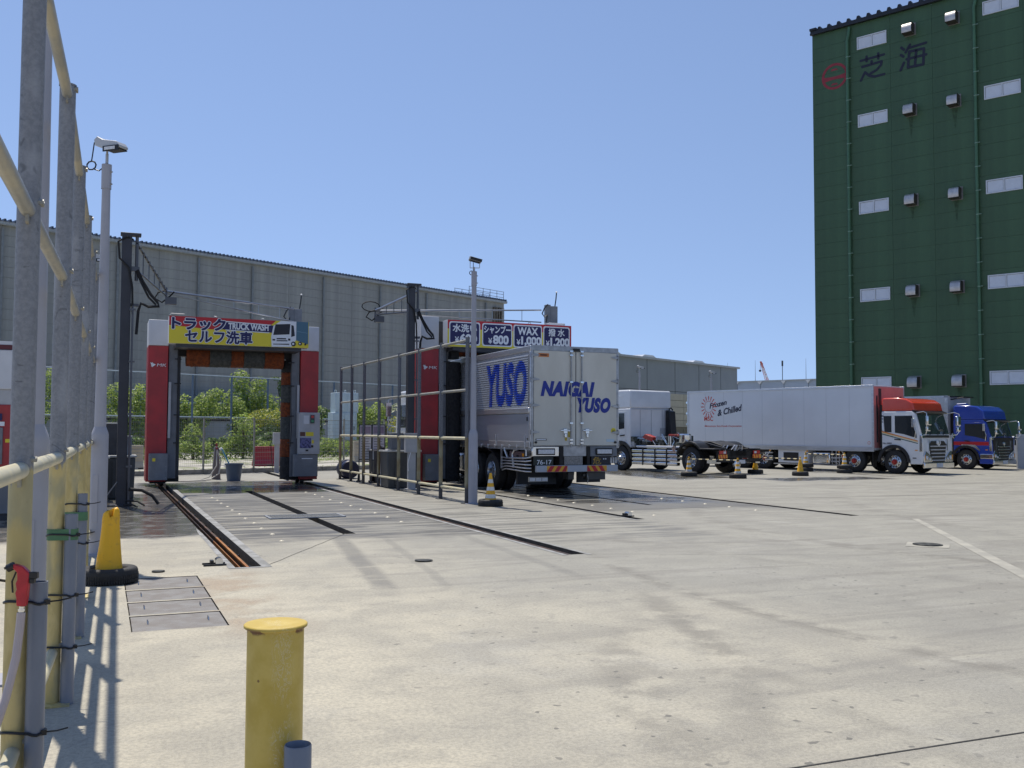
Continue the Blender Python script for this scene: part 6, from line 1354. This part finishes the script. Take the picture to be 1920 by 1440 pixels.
# gate-like corrugated panels at right edge
CORP = mat('pale_corrugated_panel', (.36,.39,.44), .5, .2, var=.05)
for (x, y, wq, lb) in ((38.05, 30.75, .42, 'pale corrugated steel post panel in front of the blue truck nose'), (39.5, 30.2, .9, 'pale corrugated steel shutter panel at the right edge of the picture')):
    t_ = thing('steel_panel', lb, 'panel', (x, y, 0), -.45); b = MB(); b.box(-wq/2,wq/2,0,.12,0,1.55); b.build('panel', CORP, t_)
    b = MB()
    for k in range(18): z = .06+k*.083; b.box(-wq/2+.01,wq/2-.01,-.02,.0,z,z+.045)
    b.build('rib', CORP, t_)
t_ = thing('parked_car', 'front of a small white car just showing between the steel panels at the right edge', 'car', (40.8, 33.4, 0), -1.3)
b = MB(); b.prism([(-2,.25),(2,.25),(2.05,.6),(1.9,.85),(.9,1.0),(.3,1.45),(-1.4,1.48),(-1.95,1.0),(-2.05,.6)], (0,0,0), (1,0,0), (0,0,1), -.83, .83); b.build('body', WHTP, t_, bev=.1, seg=3)
for x in (-1.25, 1.25):
    for s in (-.8, .8): b = MB(); b.lathe([(0,-.1),(.3,-.1),(.31,0),(.3,.1),(0,.1)], (x,s,.3), (0,1,0), 20); b.build('wheel', TYRE, t_)
b = MB(); b.prism([(.82,1.02),(.30,1.40),(-1.3,1.42),(-1.7,1.05)], (0,0,0), (1,0,0), (0,0,1), -.838, .838); b.build('side_window', GLASS, t_)
# ------- white tractor unit
tt = thing('tractor_unit', 'white tractor unit without trailer, seen from behind its left side', 'truck', (19.77+1.12*.978, 34.75+1.12*.206, 0), 0)
tt.rotation_euler = (0, 0, math.pi/2+math.radians(11.9))
arch = [(.62*math.cos(a_), .5+.62*math.sin(a_)) for a_ in [math.radians(x) for x in range(0, 181, 15)]]
cab(tt, WHTP, None, WHTP, [], back=-.56, zt=2.55, roof_h=.76, win2=False, W_=1.17, ds=-.3)
b = MB()
for y in (-.62, 0, .62): b.box(-.575, -.56, y-.006, y+.006, 1.3, 2.5)
b.box(-.575, -.56, -1.1, 1.1, 2.5, 2.515); b.box(-.57,-.56,-1.0,-.5,1.42,1.75); b.build('panel_seam', LTGREY, tt)
b = MB(); b.box(-.72, -.57, -1.1, 1.1, .98, 1.2); b.box(-.62,-.57,-.9,.9,1.25,1.4); b.build('lower_trim', LTGREY, tt, bev=.01)
b = MB(); b.prism([(-.60,1.15),(-.95,1.15),(-.84,2.45),(-.60,2.5)], (0,0,0), (1,0,0), (0,0,1), .78, 1.12); b.build('air_intake', BLKPL, tt, bev=.03)
b = MB(); b.path([(-.6,-1.0,2.45),(-.6,-1.0,2.56),(-.7,-1.0,2.6),(-.8,-1.0,2.5)], .03); b.build('intake_hose', BLKPL, tt)
chassis(tt, -5.3, 1.0, .68)
ENG = mat('engine_parts', (.10,.11,.09), .5, .3, col2=(.02,.02,.02), vs=7, mixlo=.47, mixhi=.53)
b = MB(); random.seed(11)
for i in range(34):
    x = random.uniform(-3.4,-.6); y = random.uniform(.2,1.0); z = random.uniform(1.0,1.35); s_ = random.uniform(.05,.16); b.box(x-s_,x+s_,y-s_,y+s_,z-s_*.8,z+s_*.8)
b.build('engine_block', ENG, tt, bev=.01)
b = MB()
for i in range(12):
    x = random.uniform(-3.3,-.9); z = random.uniform(1.1,1.45); b.path([(x,.95,z),(x+random.uniform(-.3,.3),1.02,z+random.uniform(-.2,.15)),(x+random.uniform(-.4,.4),1.0,z-random.uniform(0,.3))], .016, 6)
b.build('pipework', CHROME, tt)['kind'] = 'stuff'
b = MB(); b.prism([(-1.75,1.38),(-1.3,1.5),(-1.15,1.35),(-1.7,1.2)], (0,0,0), (1,0,0), (0,0,1), -1.05, -.8); b.build('red_duct', mat('duct_red', (.42,.04,.03), .4), tt, bev=.01); b = MB(); b.box(-3.1,-2.65,.6,1.05,1.42,1.5); b.build('red_duct', mat('duct_red', (.42,.04,.03), .4), tt, bev=.01)
b = MB(); b.lathe([(0,0),(.23,0),(.24,.05),(.24,.45),(.2,.5),(0,.5)], (-3.35,.85,1.02), n=20); b.build('air_tank', CHROME, tt); b = MB(); b.lathe([(0,0),(.1,0),(.1,.45),(0,.45)], (-2.6,.9,1.0), n=14); b.build('air_tank', CHROME, tt)
b = MB(); b.cyl((-.9,1.1,1.0),(-3.6,1.1,1.0),.05,n=10); b.build('step_pipe', ALU, tt)
b = MB()
for k in range(4): b.box(-3.25,-.68,1.0,1.21,.28+k*.16,.28+k*.16+.13)
tk = b.build('chrome_skirt', CHROME, tt, bev=.035, seg=3)
b = MB(); b.box(-2.5,-1.6,.9,1.19,.94,1.04) if False else b.box(-2.6,-1.5,.75,1.12,.92,.99); b.cyl((-3.1,1.1,.95),(-3.1,1.22,.95),.1,n=16); b.build('tank_cap', CHROME, tk)
b = MB()
for x in (-1.35,-2.05,-2.7): b.box(x-.03,x+.03,1.205,1.222,.26,.93)
b.build('strap', BLKPL, tk)
for s in (-1, 1):
    put_wheel(tt, WS_GREY, 0, s*1.05, .5, s, 1); put_wheel(tt, WS_GREY, -3.95, s*1.03, .52, s, -1, True)
    b = MB(); pts_o = [(-3.95+.74*math.cos(q), .52+.72*math.sin(q)) for q in [math.radians(x) for x in range(20, 150, 10)]]; pts_i = [(-3.95+.66*math.cos(q), .52+.64*math.sin(q)) for q in [math.radians(x) for x in range(140, 10, -10)]]
    b.prism(pts_o+[(-5.25,.98),(-5.25,.93)]+pts_i, (0,0,0), (1,0,0), (0,0,1), -s*1.25 if s > 0 else .55, -.55 if s > 0 else 1.25); b.build('rear_mudguard', BLKPL, tt, bev=.01)
    b = MB(); b.prism([(-3.3,1.22),(-3.9,1.26),(-5.2,1.0),(-5.2,.96)], (0,0,0), (1,0,0), (0,0,1), -s*.62-.06, -s*.62+.06); b.build('slope_ramp', CHASSIS, tt)
b = MB(); b.prism([(-3.4,1.24),(-4.3,1.24),(-4.9,1.08),(-4.9,1.02),(-3.4,1.0)], (0,0,0), (1,0,0), (0,0,1), -.45, .45); b.build('fifth_wheel', CHASSIS, tt, bev=.02)
b = MB(); b.box(-5.34,-5.28,-1.2,1.2,.48,.60); b.box(-5.3,-5.2,-1.1,1.1,.62,.9); b.build('rear_crossbar', CHASSIS, tt)
REFL = mat('orange_reflector', (.75,.25,.04), .4, 0, col2=(.8,.75,.65), vs=1, var=0)
for s in (-1, 1):
    b = MB(); b.box(-5.37,-5.34,*sorted((s*.70,s*1.15)),.62,.76); f = b.build('reflector', AMBER, tt)
    b = MB()
    for k in range(3): yy = s*(.76+k*.14); b.add([(-5.375,yy,.62),(-5.375,yy+.05,.62),(-5.375,yy+.10,.76),(-5.375,yy+.05,.76)], [(0,1,2,3)])
    b.build('stripe', RPRINT, f, smooth=False)
    b = MB(); b.box(-5.36,-5.33,*sorted((s*.74,s*1.1)),.78,.90); b.build('tail_light', REDL, tt); b = MB(); b.box(-5.37,-5.36,*sorted((s*.78,s*.9)),.8,.88); b.build('tail_lens', LAMPW, tt)
    b = MB(); b.box(-5.28,-4.8,*sorted((s*.95,s*1.2)),.42,.58); b.build('side_lamp_box', CHROME, tt, bev=.02)
b = MB(); b.lathe([(0,0),(.16,.02),(.17,.12),(0,.2)], (-5.33,.25,.42), (-1,0,0), 16); b.build('air_reservoir', CHROME, tt)
b = MB(); b.box(-5.38,-5.345,-.25,.25,.42,.56); b.build('number_plate', WHT, tt)
b = MB()
for i in range(10): x = -5.0+random.uniform(-.2,.3); y = random.uniform(-.6,.6); b.path([(x,y,.9),(x-.15,y+random.uniform(-.2,.2),1.1),(x-.1,y+random.uniform(-.3,.3),.8)], .018, 6)
b.build('air_line', ALU, tt)
# ------- silver box truck in the second bay (local frame = world aligned: y away)
yt = thing('box_truck', 'silver box truck with blue lettering standing half inside the second gantry', 'truck', (11.05, 24.6, 0))
RY, FY, HWD, ZB, ZT = -2.8, 6.9, 1.225, 1.22, 3.74
DOORM = mat('cream_white_door', (.66,.645,.575), .42, 0, col2=(.58,.565,.50), vs=1.2, stretch=(1,1,.4)); GASK = mat('rubber_gasket', (.035,.035,.035), .6, 0, var=0)
b = MB(); b.box(-HWD+.01, HWD-.01, RY+.06, FY, ZB-.1, ZT-.03); bx_ = b.build('cargo_box', mat('box_core_grey', (.40,.42,.46), .4, .3), yt)
b = MB(); b.box(-HWD-.01, HWD+.01, RY-.015, RY+.08, ZT-.12, ZT+.01); b.box(-HWD-.01, -HWD+.055, RY-.01, RY+.08, ZB-.05, ZT-.12); b.box(HWD-.045, HWD+.01, RY-.01, RY+.08, ZB-.05, ZT-.12); b.build('rear_frame', STEEL, bx_, bev=.005)
for s in (-1, 1):
    x0, x1 = (-HWD+.06, -.01) if s < 0 else (.01, HWD-.05)
    b = MB(); b.box(x0, x1, RY-.03, RY+.055, ZB+.02, ZT-.125); dr = b.build('rear_door', DOORM, bx_, bev=.006)
    b = MB()
    for z in (1.53, 2.2, 2.85, 3.46):
        xx = x0 if s < 0 else x1; b.box(*sorted((xx-.05*s if s < 0 else xx+.05, xx-.0)), RY-.055, RY-.03, z, z+.08) if False else None
        o_ = -HWD+.0 if s < 0 else HWD
        b.prism([(0,-.028),(.08,-.034),(.19,-.012),(.21,0),(.19,.012),(.08,.034),(0,.028)], (o_, RY-.03, z+.04), (-s,0,0), (0,0,1), 0 if s < 0 else 0, .022*(1 if s < 0 else -1)); b.cyl((o_,RY-.045,z-.02),(o_,RY-.045,z+.10),.022,n=8)
    b.build('hinge', STEEL, dr)
    xb = -.145 if s < 0 else .155
    b = MB(); b.cyl((xb,RY-.06,ZB-.03),(xb,RY-.06,ZT-.09),.017,n=10); br_ = b.build('lock_rod', STEEL, dr)
    b = MB()
    for z in (1.28,1.36,1.78,2.82,3.5,3.6): b.box(xb-.045, xb+.045, RY-.085, RY-.03, z, z+.045)
    b.build('rod_bracket', CHROME, br_, bev=.004)
    b = MB(); b.box(xb+s*.05-.02, xb+s*.30, RY-.075, RY-.055, 1.60, 1.63) if s > 0 else b.box(xb-.30, xb-.03, RY-.075, RY-.055, 1.60, 1.63)
    xx = xb+s*.16; b.box(xx-.055, xx+.055, RY-.07, RY-.03, 1.54, 1.66); b.box(xx-.03, xx+.03, RY-.08, RY-.05, 1.44, 1.54); b.build('door_handle', CHROME, dr, bev=.008)
b = MB(); b.box(-.009,.009,RY-.028,RY+.05,ZB+.02,ZT-.125); b.build('gasket', GASK, bx_)
b = MB(); b.box(-.06,.10,RY-.06,RY-.016,ZT-.11,ZT-.04); b.build('top_latch', BLKPL, bx_)
Rp = Vector((0, RY-.03, 0))
def dtext(s, x0, x1, z0, z1, m, **k): return lettering(s, bx_, m, (x0, RY-.03, z0), (1,0,0), (0,0,1), x1-x0, z1-z0, lift=.006, **k)
dtext('NAIGAI', -.99, .54, 2.47, 2.86, BPRN := mat('deep_blue_print', (.006,.025,.27), .4, 0, var=0), bold=.066, shear=.25, spacing=1.12)
dtext('YUSO', .03, 1.0, 2.07, 2.46, BPRN, bold=.066, shear=.25, spacing=1.12)
b = MB(); b.box(-1.05,-.76,RY-.036,RY-.031,3.46,3.55); ol = b.build('orange_sticker', mat('orange_sticker', (.55,.17,.03), .5, 0, var=0), bx_)
b = MB(); b.box(-1.0,-.81,RY-.04,RY-.036,3.49,3.52); b.build('sticker_print', KPRINT, ol)
b = MB(); b.cyl((1.08,RY-.037,1.62),(1.08,RY-.031,1.62),.07,n=20); yl = b.build('yellow_sticker', YPRINT, bx_); b = MB(); b.box(1.03,1.13,RY-.041,RY-.037,1.625,1.64); b.box(1.04,1.12,RY-.041,RY-.037,1.59,1.605); b.build('sticker_print', KPRINT, yl)
b = MB(); b.box(.88,1.1,RY-.037,RY-.031,1.33,1.4); b.build('sticker', mat('pale_blue_print', (.5,.62,.7), .4, 0, var=0), bx_)
b = MB(); b.box(-1.12,-.82,RY-.037,RY-.031,1.365,1.41); pl_ = b.build('maker_plate', KPRINT, bx_); b = MB(); b.box(-1.10,-.84,RY-.041,RY-.037,1.375,1.4); b.build('plate_face', WPRINT, pl_)
b = MB(); b.box(-.31,-.25,RY-.037,RY-.031,1.36,1.48); b.box(-.22,-.17,RY-.037,RY-.031,1.45,1.58); b.build('yellow_tag', mat('gold_tag', (.5,.36,.02), .5, 0, var=0), bx_)
b = MB()
for x in (-1.12, 1.13): b.cyl((x,RY-.07,1.32),(x,RY-.03,1.32),.03,n=12)
b.build('buffer', BLKPL, bx_)
# side wing: corrugated upper panel, smooth drop sides
for s in (-1, 1):
    X_ = s*HWD
    def sbox(b, d0, d1, y0, y1, z0, z1): b.box(*sorted((X_+s*d0, X_+s*d1)), y0, y1, z0, z1)
    b = MB(); sbox(b, -.02, .03, RY+.0, FY, ZT-.14, ZT+.0); b.build('top_rail', ALU, bx_, bev=.015)
    b = MB(); sbox(b, -.02, .035, RY+.0, RY+.10, ZB-.05, ZT-.14); b.build('corner_post', ALU, bx_, bev=.008)
    # ribs
    zr0, zr1, pitch = 2.20, ZT-.16, .0605
    nr = int((zr1-zr0)/pitch); prof = []
    for k in range(nr): z = zr0+k*pitch; prof += [(z, .0), (z+pitch*.02, .042), (z+pitch*.50, .042), (z+pitch*.74, .0)]
    prof.append((zr0+nr*pitch, 0))
    b = MB(); vs = []
    for z, d in prof: vs += [(X_+s*d, RY+.10, z), (X_+s*d, FY, z)]
    b.add(vs, [(2*i, 2*i+1, 2*i+3, 2*i+2) for i in range(len(prof)-1)]); b.build('corrugated_panel', mat('corrugated_aluminium', (.46,.49,.55), .45, .15, var=.04, vs=1), bx_, smooth=False)
    b = MB(); sbox(b, -.01, .055, RY+.05, FY, 2.04, 2.19); b.build('hinge_rail', ALU, bx_, bev=.02)
    b = MB(); sbox(b, 0, .03, RY+.13, FY, 1.335, 2.025); b.build('drop_side', mat('drop_side_aluminium', (.42,.44,.50), .33, .55, var=.05, vs=1, stretch=(1,.3,4)), bx_, bev=.01)
    b = MB(); sbox(b, 0, .045, RY+.0, FY, 1.20, 1.33)
    for k in range(9): sbox(b, .045, .07, RY+.25+k*.5, RY+.31+k*.5, 1.15, 1.24)
    for k in (0.3, 2.2, 4.0): sbox(b, .04, .06, RY+k, RY+k+.03, 1.2, 1.5)
    b.build('sill_rail', ALU, bx_, bev=.004)
    b = MB(); sbox(b, .03, .045, RY+.15, RY+.2, 1.85, 1.95); sbox(b, .03, .045, RY+.14, RY+.18, 1.38, 1.42); b.build('catch', BLKPL, bx_)
def warpribs(bm_):
    X_ = -HWD; zr0, pitch = 2.20, .0605
    me = bmesh.new(); vv = [me.verts.new(p) for p in bm_.v]
    for f in bm_.f:
        try: me.faces.new([vv[i] for i in f])
        except ValueError: pass
    z = zr0
    cuts = []
    while z < ZT: cuts += [z, z+pitch*.02, z+pitch*.50, z+pitch*.74]; z += pitch
    for c_ in cuts:
        bmesh.ops.bisect_plane(me, geom=me.verts[:]+me.edges[:]+me.faces[:], plane_co=(0,0,c_), plane_no=(0,0,1))
    def prof(z):
        q = ((z-zr0) % pitch)/pitch
        return .042*(q/.02) if q < .02 else .042 if q < .50 else .042*(1-(q-.50)/.24) if q < .74 else 0
    out = MB()
    me.verts.ensure_lookup_table(); me.verts.index_update()
    out.v = [Vector((X_-prof(v.co.z+1e-5)-.003, v.co.y, v.co.z)) for v in me.verts]; out.f = [[v.index for v in f.verts] for f in me.faces]; out.mi = [0]*len(out.f); me.free()
    return out
lettering('YUSO', bx_, mat('side_blue_print', (.010,.06,.46), .35, 0, var=0), (-HWD, RY+2.95, 2.24), (0,-1,0), (0,0,1), 2.75, 1.16, bold=.055, shear=.12, lift=0, warp=warpribs, spacing=1.06)
# rear lower end
b = MB(); b.box(-HWD+.02, -.45, RY+.0, RY+.3, .96, ZB+.0); b.build('lamp_housing', CHROME, yt, bev=.02)
b = MB(); b.box(.43, HWD-.02, RY+.0, RY+.3, .96, ZB+.0); b.build('lamp_housing', MIDGREY, yt, bev=.01)
b = MB(); b.box(-.32,.33,RY+.03,RY+.2,.97,ZB); b.build('centre_panel', STEEL, yt)
b = MB(); b.box(-.44,-.33,RY+.0,RY+.3,.74,ZB); b.box(.34,.42,RY+.0,RY+.3,.74,ZB); b.box(-1.2,1.2,RY+.3,RY+.5,.7,1.2); b.build('rear_frame_post', CHASSIS, yt)
b = MB(); b.box(-.30,.22,RY+.02,RY+.05,.75,.965); b.build('tread_plate', mat('checker_plate', (.32,.31,.29), .4, .5, col2=(.22,.21,.2), vs=38, bump=.8, bs=45, mixlo=.48, mixhi=.52), yt)
for x0, x1 in ((-1.08,-.58),(.58,1.06)):
    b = MB(); b.box(x0, x1, RY-.04, RY+.0, 1.0, 1.17); tl = b.build('tail_light', BLKPL, yt, bev=.01)
    b = MB(); b.box(x0+.03, x1-.03, RY-.055, RY-.04, 1.03, 1.14); b.build('lens', LAMPW, tl, bev=.004)
b = MB(); b.box(-1.16,-.62,RY-.005,RY+.01,.745,.955); lp = b.build('number_plate', mat('plate_dark_green', (.012,.02,.016), .4, 0, var=0), yt)
lettering('76-17', lp, WPRINT, (-1.07,RY-.005,.765), (1,0,0), (0,0,1), .40, .115, bold=.01, lift=.003); lettering('野田 100', lp, WPRINT, (-.99,RY-.005,.905), (1,0,0), (0,0,1), .22, .035, lift=.003) if False else None
b = MB(); b.box(.46,1.0,RY-.002,RY+.01,.745,.955); hz = b.build('hazard_board', KPRINT, yt); lettering('危', hz, mat('gold_print', (.5,.30,.03), .5, 0, var=0), (.50,RY-.002,.755), (1,0,0), (0,0,1), .24, .19, bold=.0, lift=.003); b = MB(); b.box(.80,.83,RY-.006,RY-.002,.88,.91); b.box(.86,.89,RY-.006,RY-.002,.88,.91); b.build('mark', WPRINT, hz)
b = MB()
for x in (1.03,1.1,1.17): b.box(x-.02,x+.03,RY+.0,RY+.1,.78,.93)
b.build('connector', STEEL, yt)
b = MB(); b.box(-1.1,1.2,RY-.06,RY+.04,.575,.74); bp = b.build('rear_bumper', mat('bumper_grey', (.42,.45,.5), .35, .2, var=.04), yt, bev=.008)
for x0, x1, dr_ in ((-.82,-.25,1),(.31,.87,-1)):
    b = MB(); b.box(x0,x1,RY-.066,RY-.061,.585,.73); st = b.build('reflective_board', mat('reflective_yellow', (.8,.38,.02), .4, 0, var=0), bp)
    b = MB(); w_ = (x1-x0)
    for k in range(3):
        xa = x0+w_*(.0+k*.36); c0_, c1_ = (xa, min(xa+w_*.2, x1)); sh = w_*.17*dr_
        pts = [(c0_,.585),(c1_,.585),(c1_+sh,.73),(c0_+sh,.73)]; pts = [(min(max(p[0],x0),x1), p[1]) for p in pts]
        b.add([(p[0],RY-.069,p[1]) for p in pts], [(0,1,2,3)])
    b.build('red_stripe', RPRINT, st, smooth=False)
b = MB(); b.box(-1.24,-.72,RY+.1,RY+.14,.33,.45); lamp = b.build('lower_lamp', mat('lower_lamp_frame', (.3,.28,.24), .5), yt); b = MB()
for k in range(3): b.box(-1.22+k*.17,-1.07+k*.17,RY+.09,RY+.1,.35,.43)
b.build('lens', LAMPW, lamp)
b = MB(); b.box(.38,.92,RY+.1,RY+.3,.36,.56); b.box(-.05,.12,RY+.3,RY+.6,.36,.55); b.box(.3,.38,RY+.15,RY+.25,.44,.52); b.build('tool_box', mat('box_dark_metal', (.09,.085,.08), .4, .4), yt, bev=.008)
b = MB(); b.path([(.4,RY+.1,.5),(.41,RY+.08,.38),(.4,RY+.1,.27)], .008); b.build('chain', STEEL, yt)
b = MB(); b.box(-1.2,-.1,RY+.9,RY+1.0,.22,.98); b.build('mud_flap', BLKPL, yt); b = MB(); b.box(.5,1.2,RY+.9,RY+.93,.25,.95); b.build('mud_flap', BLKPL, yt)
# underbody
b = MB()
for s in (-.42,.42): b.box(s-.05,s+.05,RY+.3,FY+2,.72,1.05)
for k in range(9): b.box(-1.15,1.15,RY+.5+k*1.15,RY+.58+k*1.15,1.02,1.14)
b.box(-.5,.5,1.6,3.0,.45,.8); b.build('chassis', CHASSIS, yt)
def put_wheel_y(parent, ws, x, y, r, side, dish, dual=False):
    ty, rm, ho, bo, hu = ws[dish]; w_ = inst('wheel', rm, parent, (x, y, r), (0, 0, -side*math.pi/2)); inst('tyre', ty, w_); inst('vent_holes', ho, w_)['kind'] = 'stuff'; inst('wheel_nuts', bo, w_)['kind'] = 'stuff'; inst('hub', hu, w_)
    if dual: inst('tyre', ty, w_, (0, -.30, 0))
for y, dual, dish in ((0,1,-1),(-1.25 if False else 1.25,1,-1),(6.3,0,1),(8.0,0,1)):
    for s in (-1, 1): put_wheel_y(yt, WS_GREY, s*1.03, y, .5, s, dish, dual)
# silver side guards and brackets
b = MB()
for k in range(5): z = .58+k*.085; b.path([(-1.13,RY+.2,z+.02*(k > 2)),(-1.22,RY+.35,z),(-1.22,RY+1.6,z-.015*k+.03),(-1.19,RY+1.95,z-.02)], .019, 8)
b.build('side_guard', ALU, yt)
b = MB(); b.path([(-1.2,RY+.35,.97),(-1.2,RY+.35,1.15)], .03); b.path([(-1.2,RY+1.55,.9),(-1.2,RY+1.75,1.1),(-1.2,RY+1.75,1.18)], .035); b.path([(-1.18,RY+1.2,.65),(-1.2,RY+1.25,1.0),(-1.2,RY+1.1,1.12),(-1.2,RY+.9,1.12)], .03); b.box(-1.22,-1.18,RY+1.95,RY+2.0,.6,1.2); b.build('guard_bracket', ALU, yt)
b = MB(); b.box(-1.18,-.75,RY+.5,RY+1.5,.85,1.08); b.build('side_box', mat('side_box_grey', (.16,.10,.10), .4, .3), yt, bev=.02); b = MB(); b.box(-1.2,-1.17,RY+.5,RY+.62,.95,1.03); b.build('marker_lamp', AMBER, yt)
for s in (-1, 1):
    b = MB(); pts_o = [(.62+1.36*math.cos(q), .55+.62*math.sin(q)) for q in [math.radians(x) for x in range(0, 181, 15)]]; pts_i = [(.62+1.30*math.cos(q), .55+.58*math.sin(q)) for q in [math.radians(x) for x in range(180, -1, -15)]]
    b.prism(pts_o+pts_i, (0,0,0), (0,1,0), (0,0,1), -1.22 if s < 0 else .7, -.7 if s < 0 else 1.22); b.build('mudguard', BLKPL, yt)
# cab (inside the dark bay, mostly hidden)
b = MB(); b.prism([(FY+.1,1.0),(FY+2.4,.4),(FY+2.45,1.4),(FY+2.2,2.9),(FY+1.8,3.0),(FY+.1,3.0)], (0,0,0), (0,1,0), (0,0,1), -1.2, 1.2); cb_ = b.build('cab_body', WHTP, yt, bev=.06)
b = MB(); b.box(-1.21,-1.201,FY+1.0,FY+2.0,1.7,2.5); b.build('side_window', GLASS, cb_)
for s in (-1, 1): b = MB(); b.path([(s*1.2,FY+2.1,2.8),(s*1.5,FY+2.3,2.7),(s*1.5,FY+2.3,1.8),(s*1.2,FY+2.2,1.7)], .02); b.box(s*1.5-.1,s*1.5+.1,FY+2.25,FY+2.35,2.1,2.6); b.build('mirror', CHROME, cb_)
b = MB(); b.box(-1.2,-.6,1.9+.2,5.5,.4,.95); b.build('fuel_tank', ALU, yt, bev=.1)
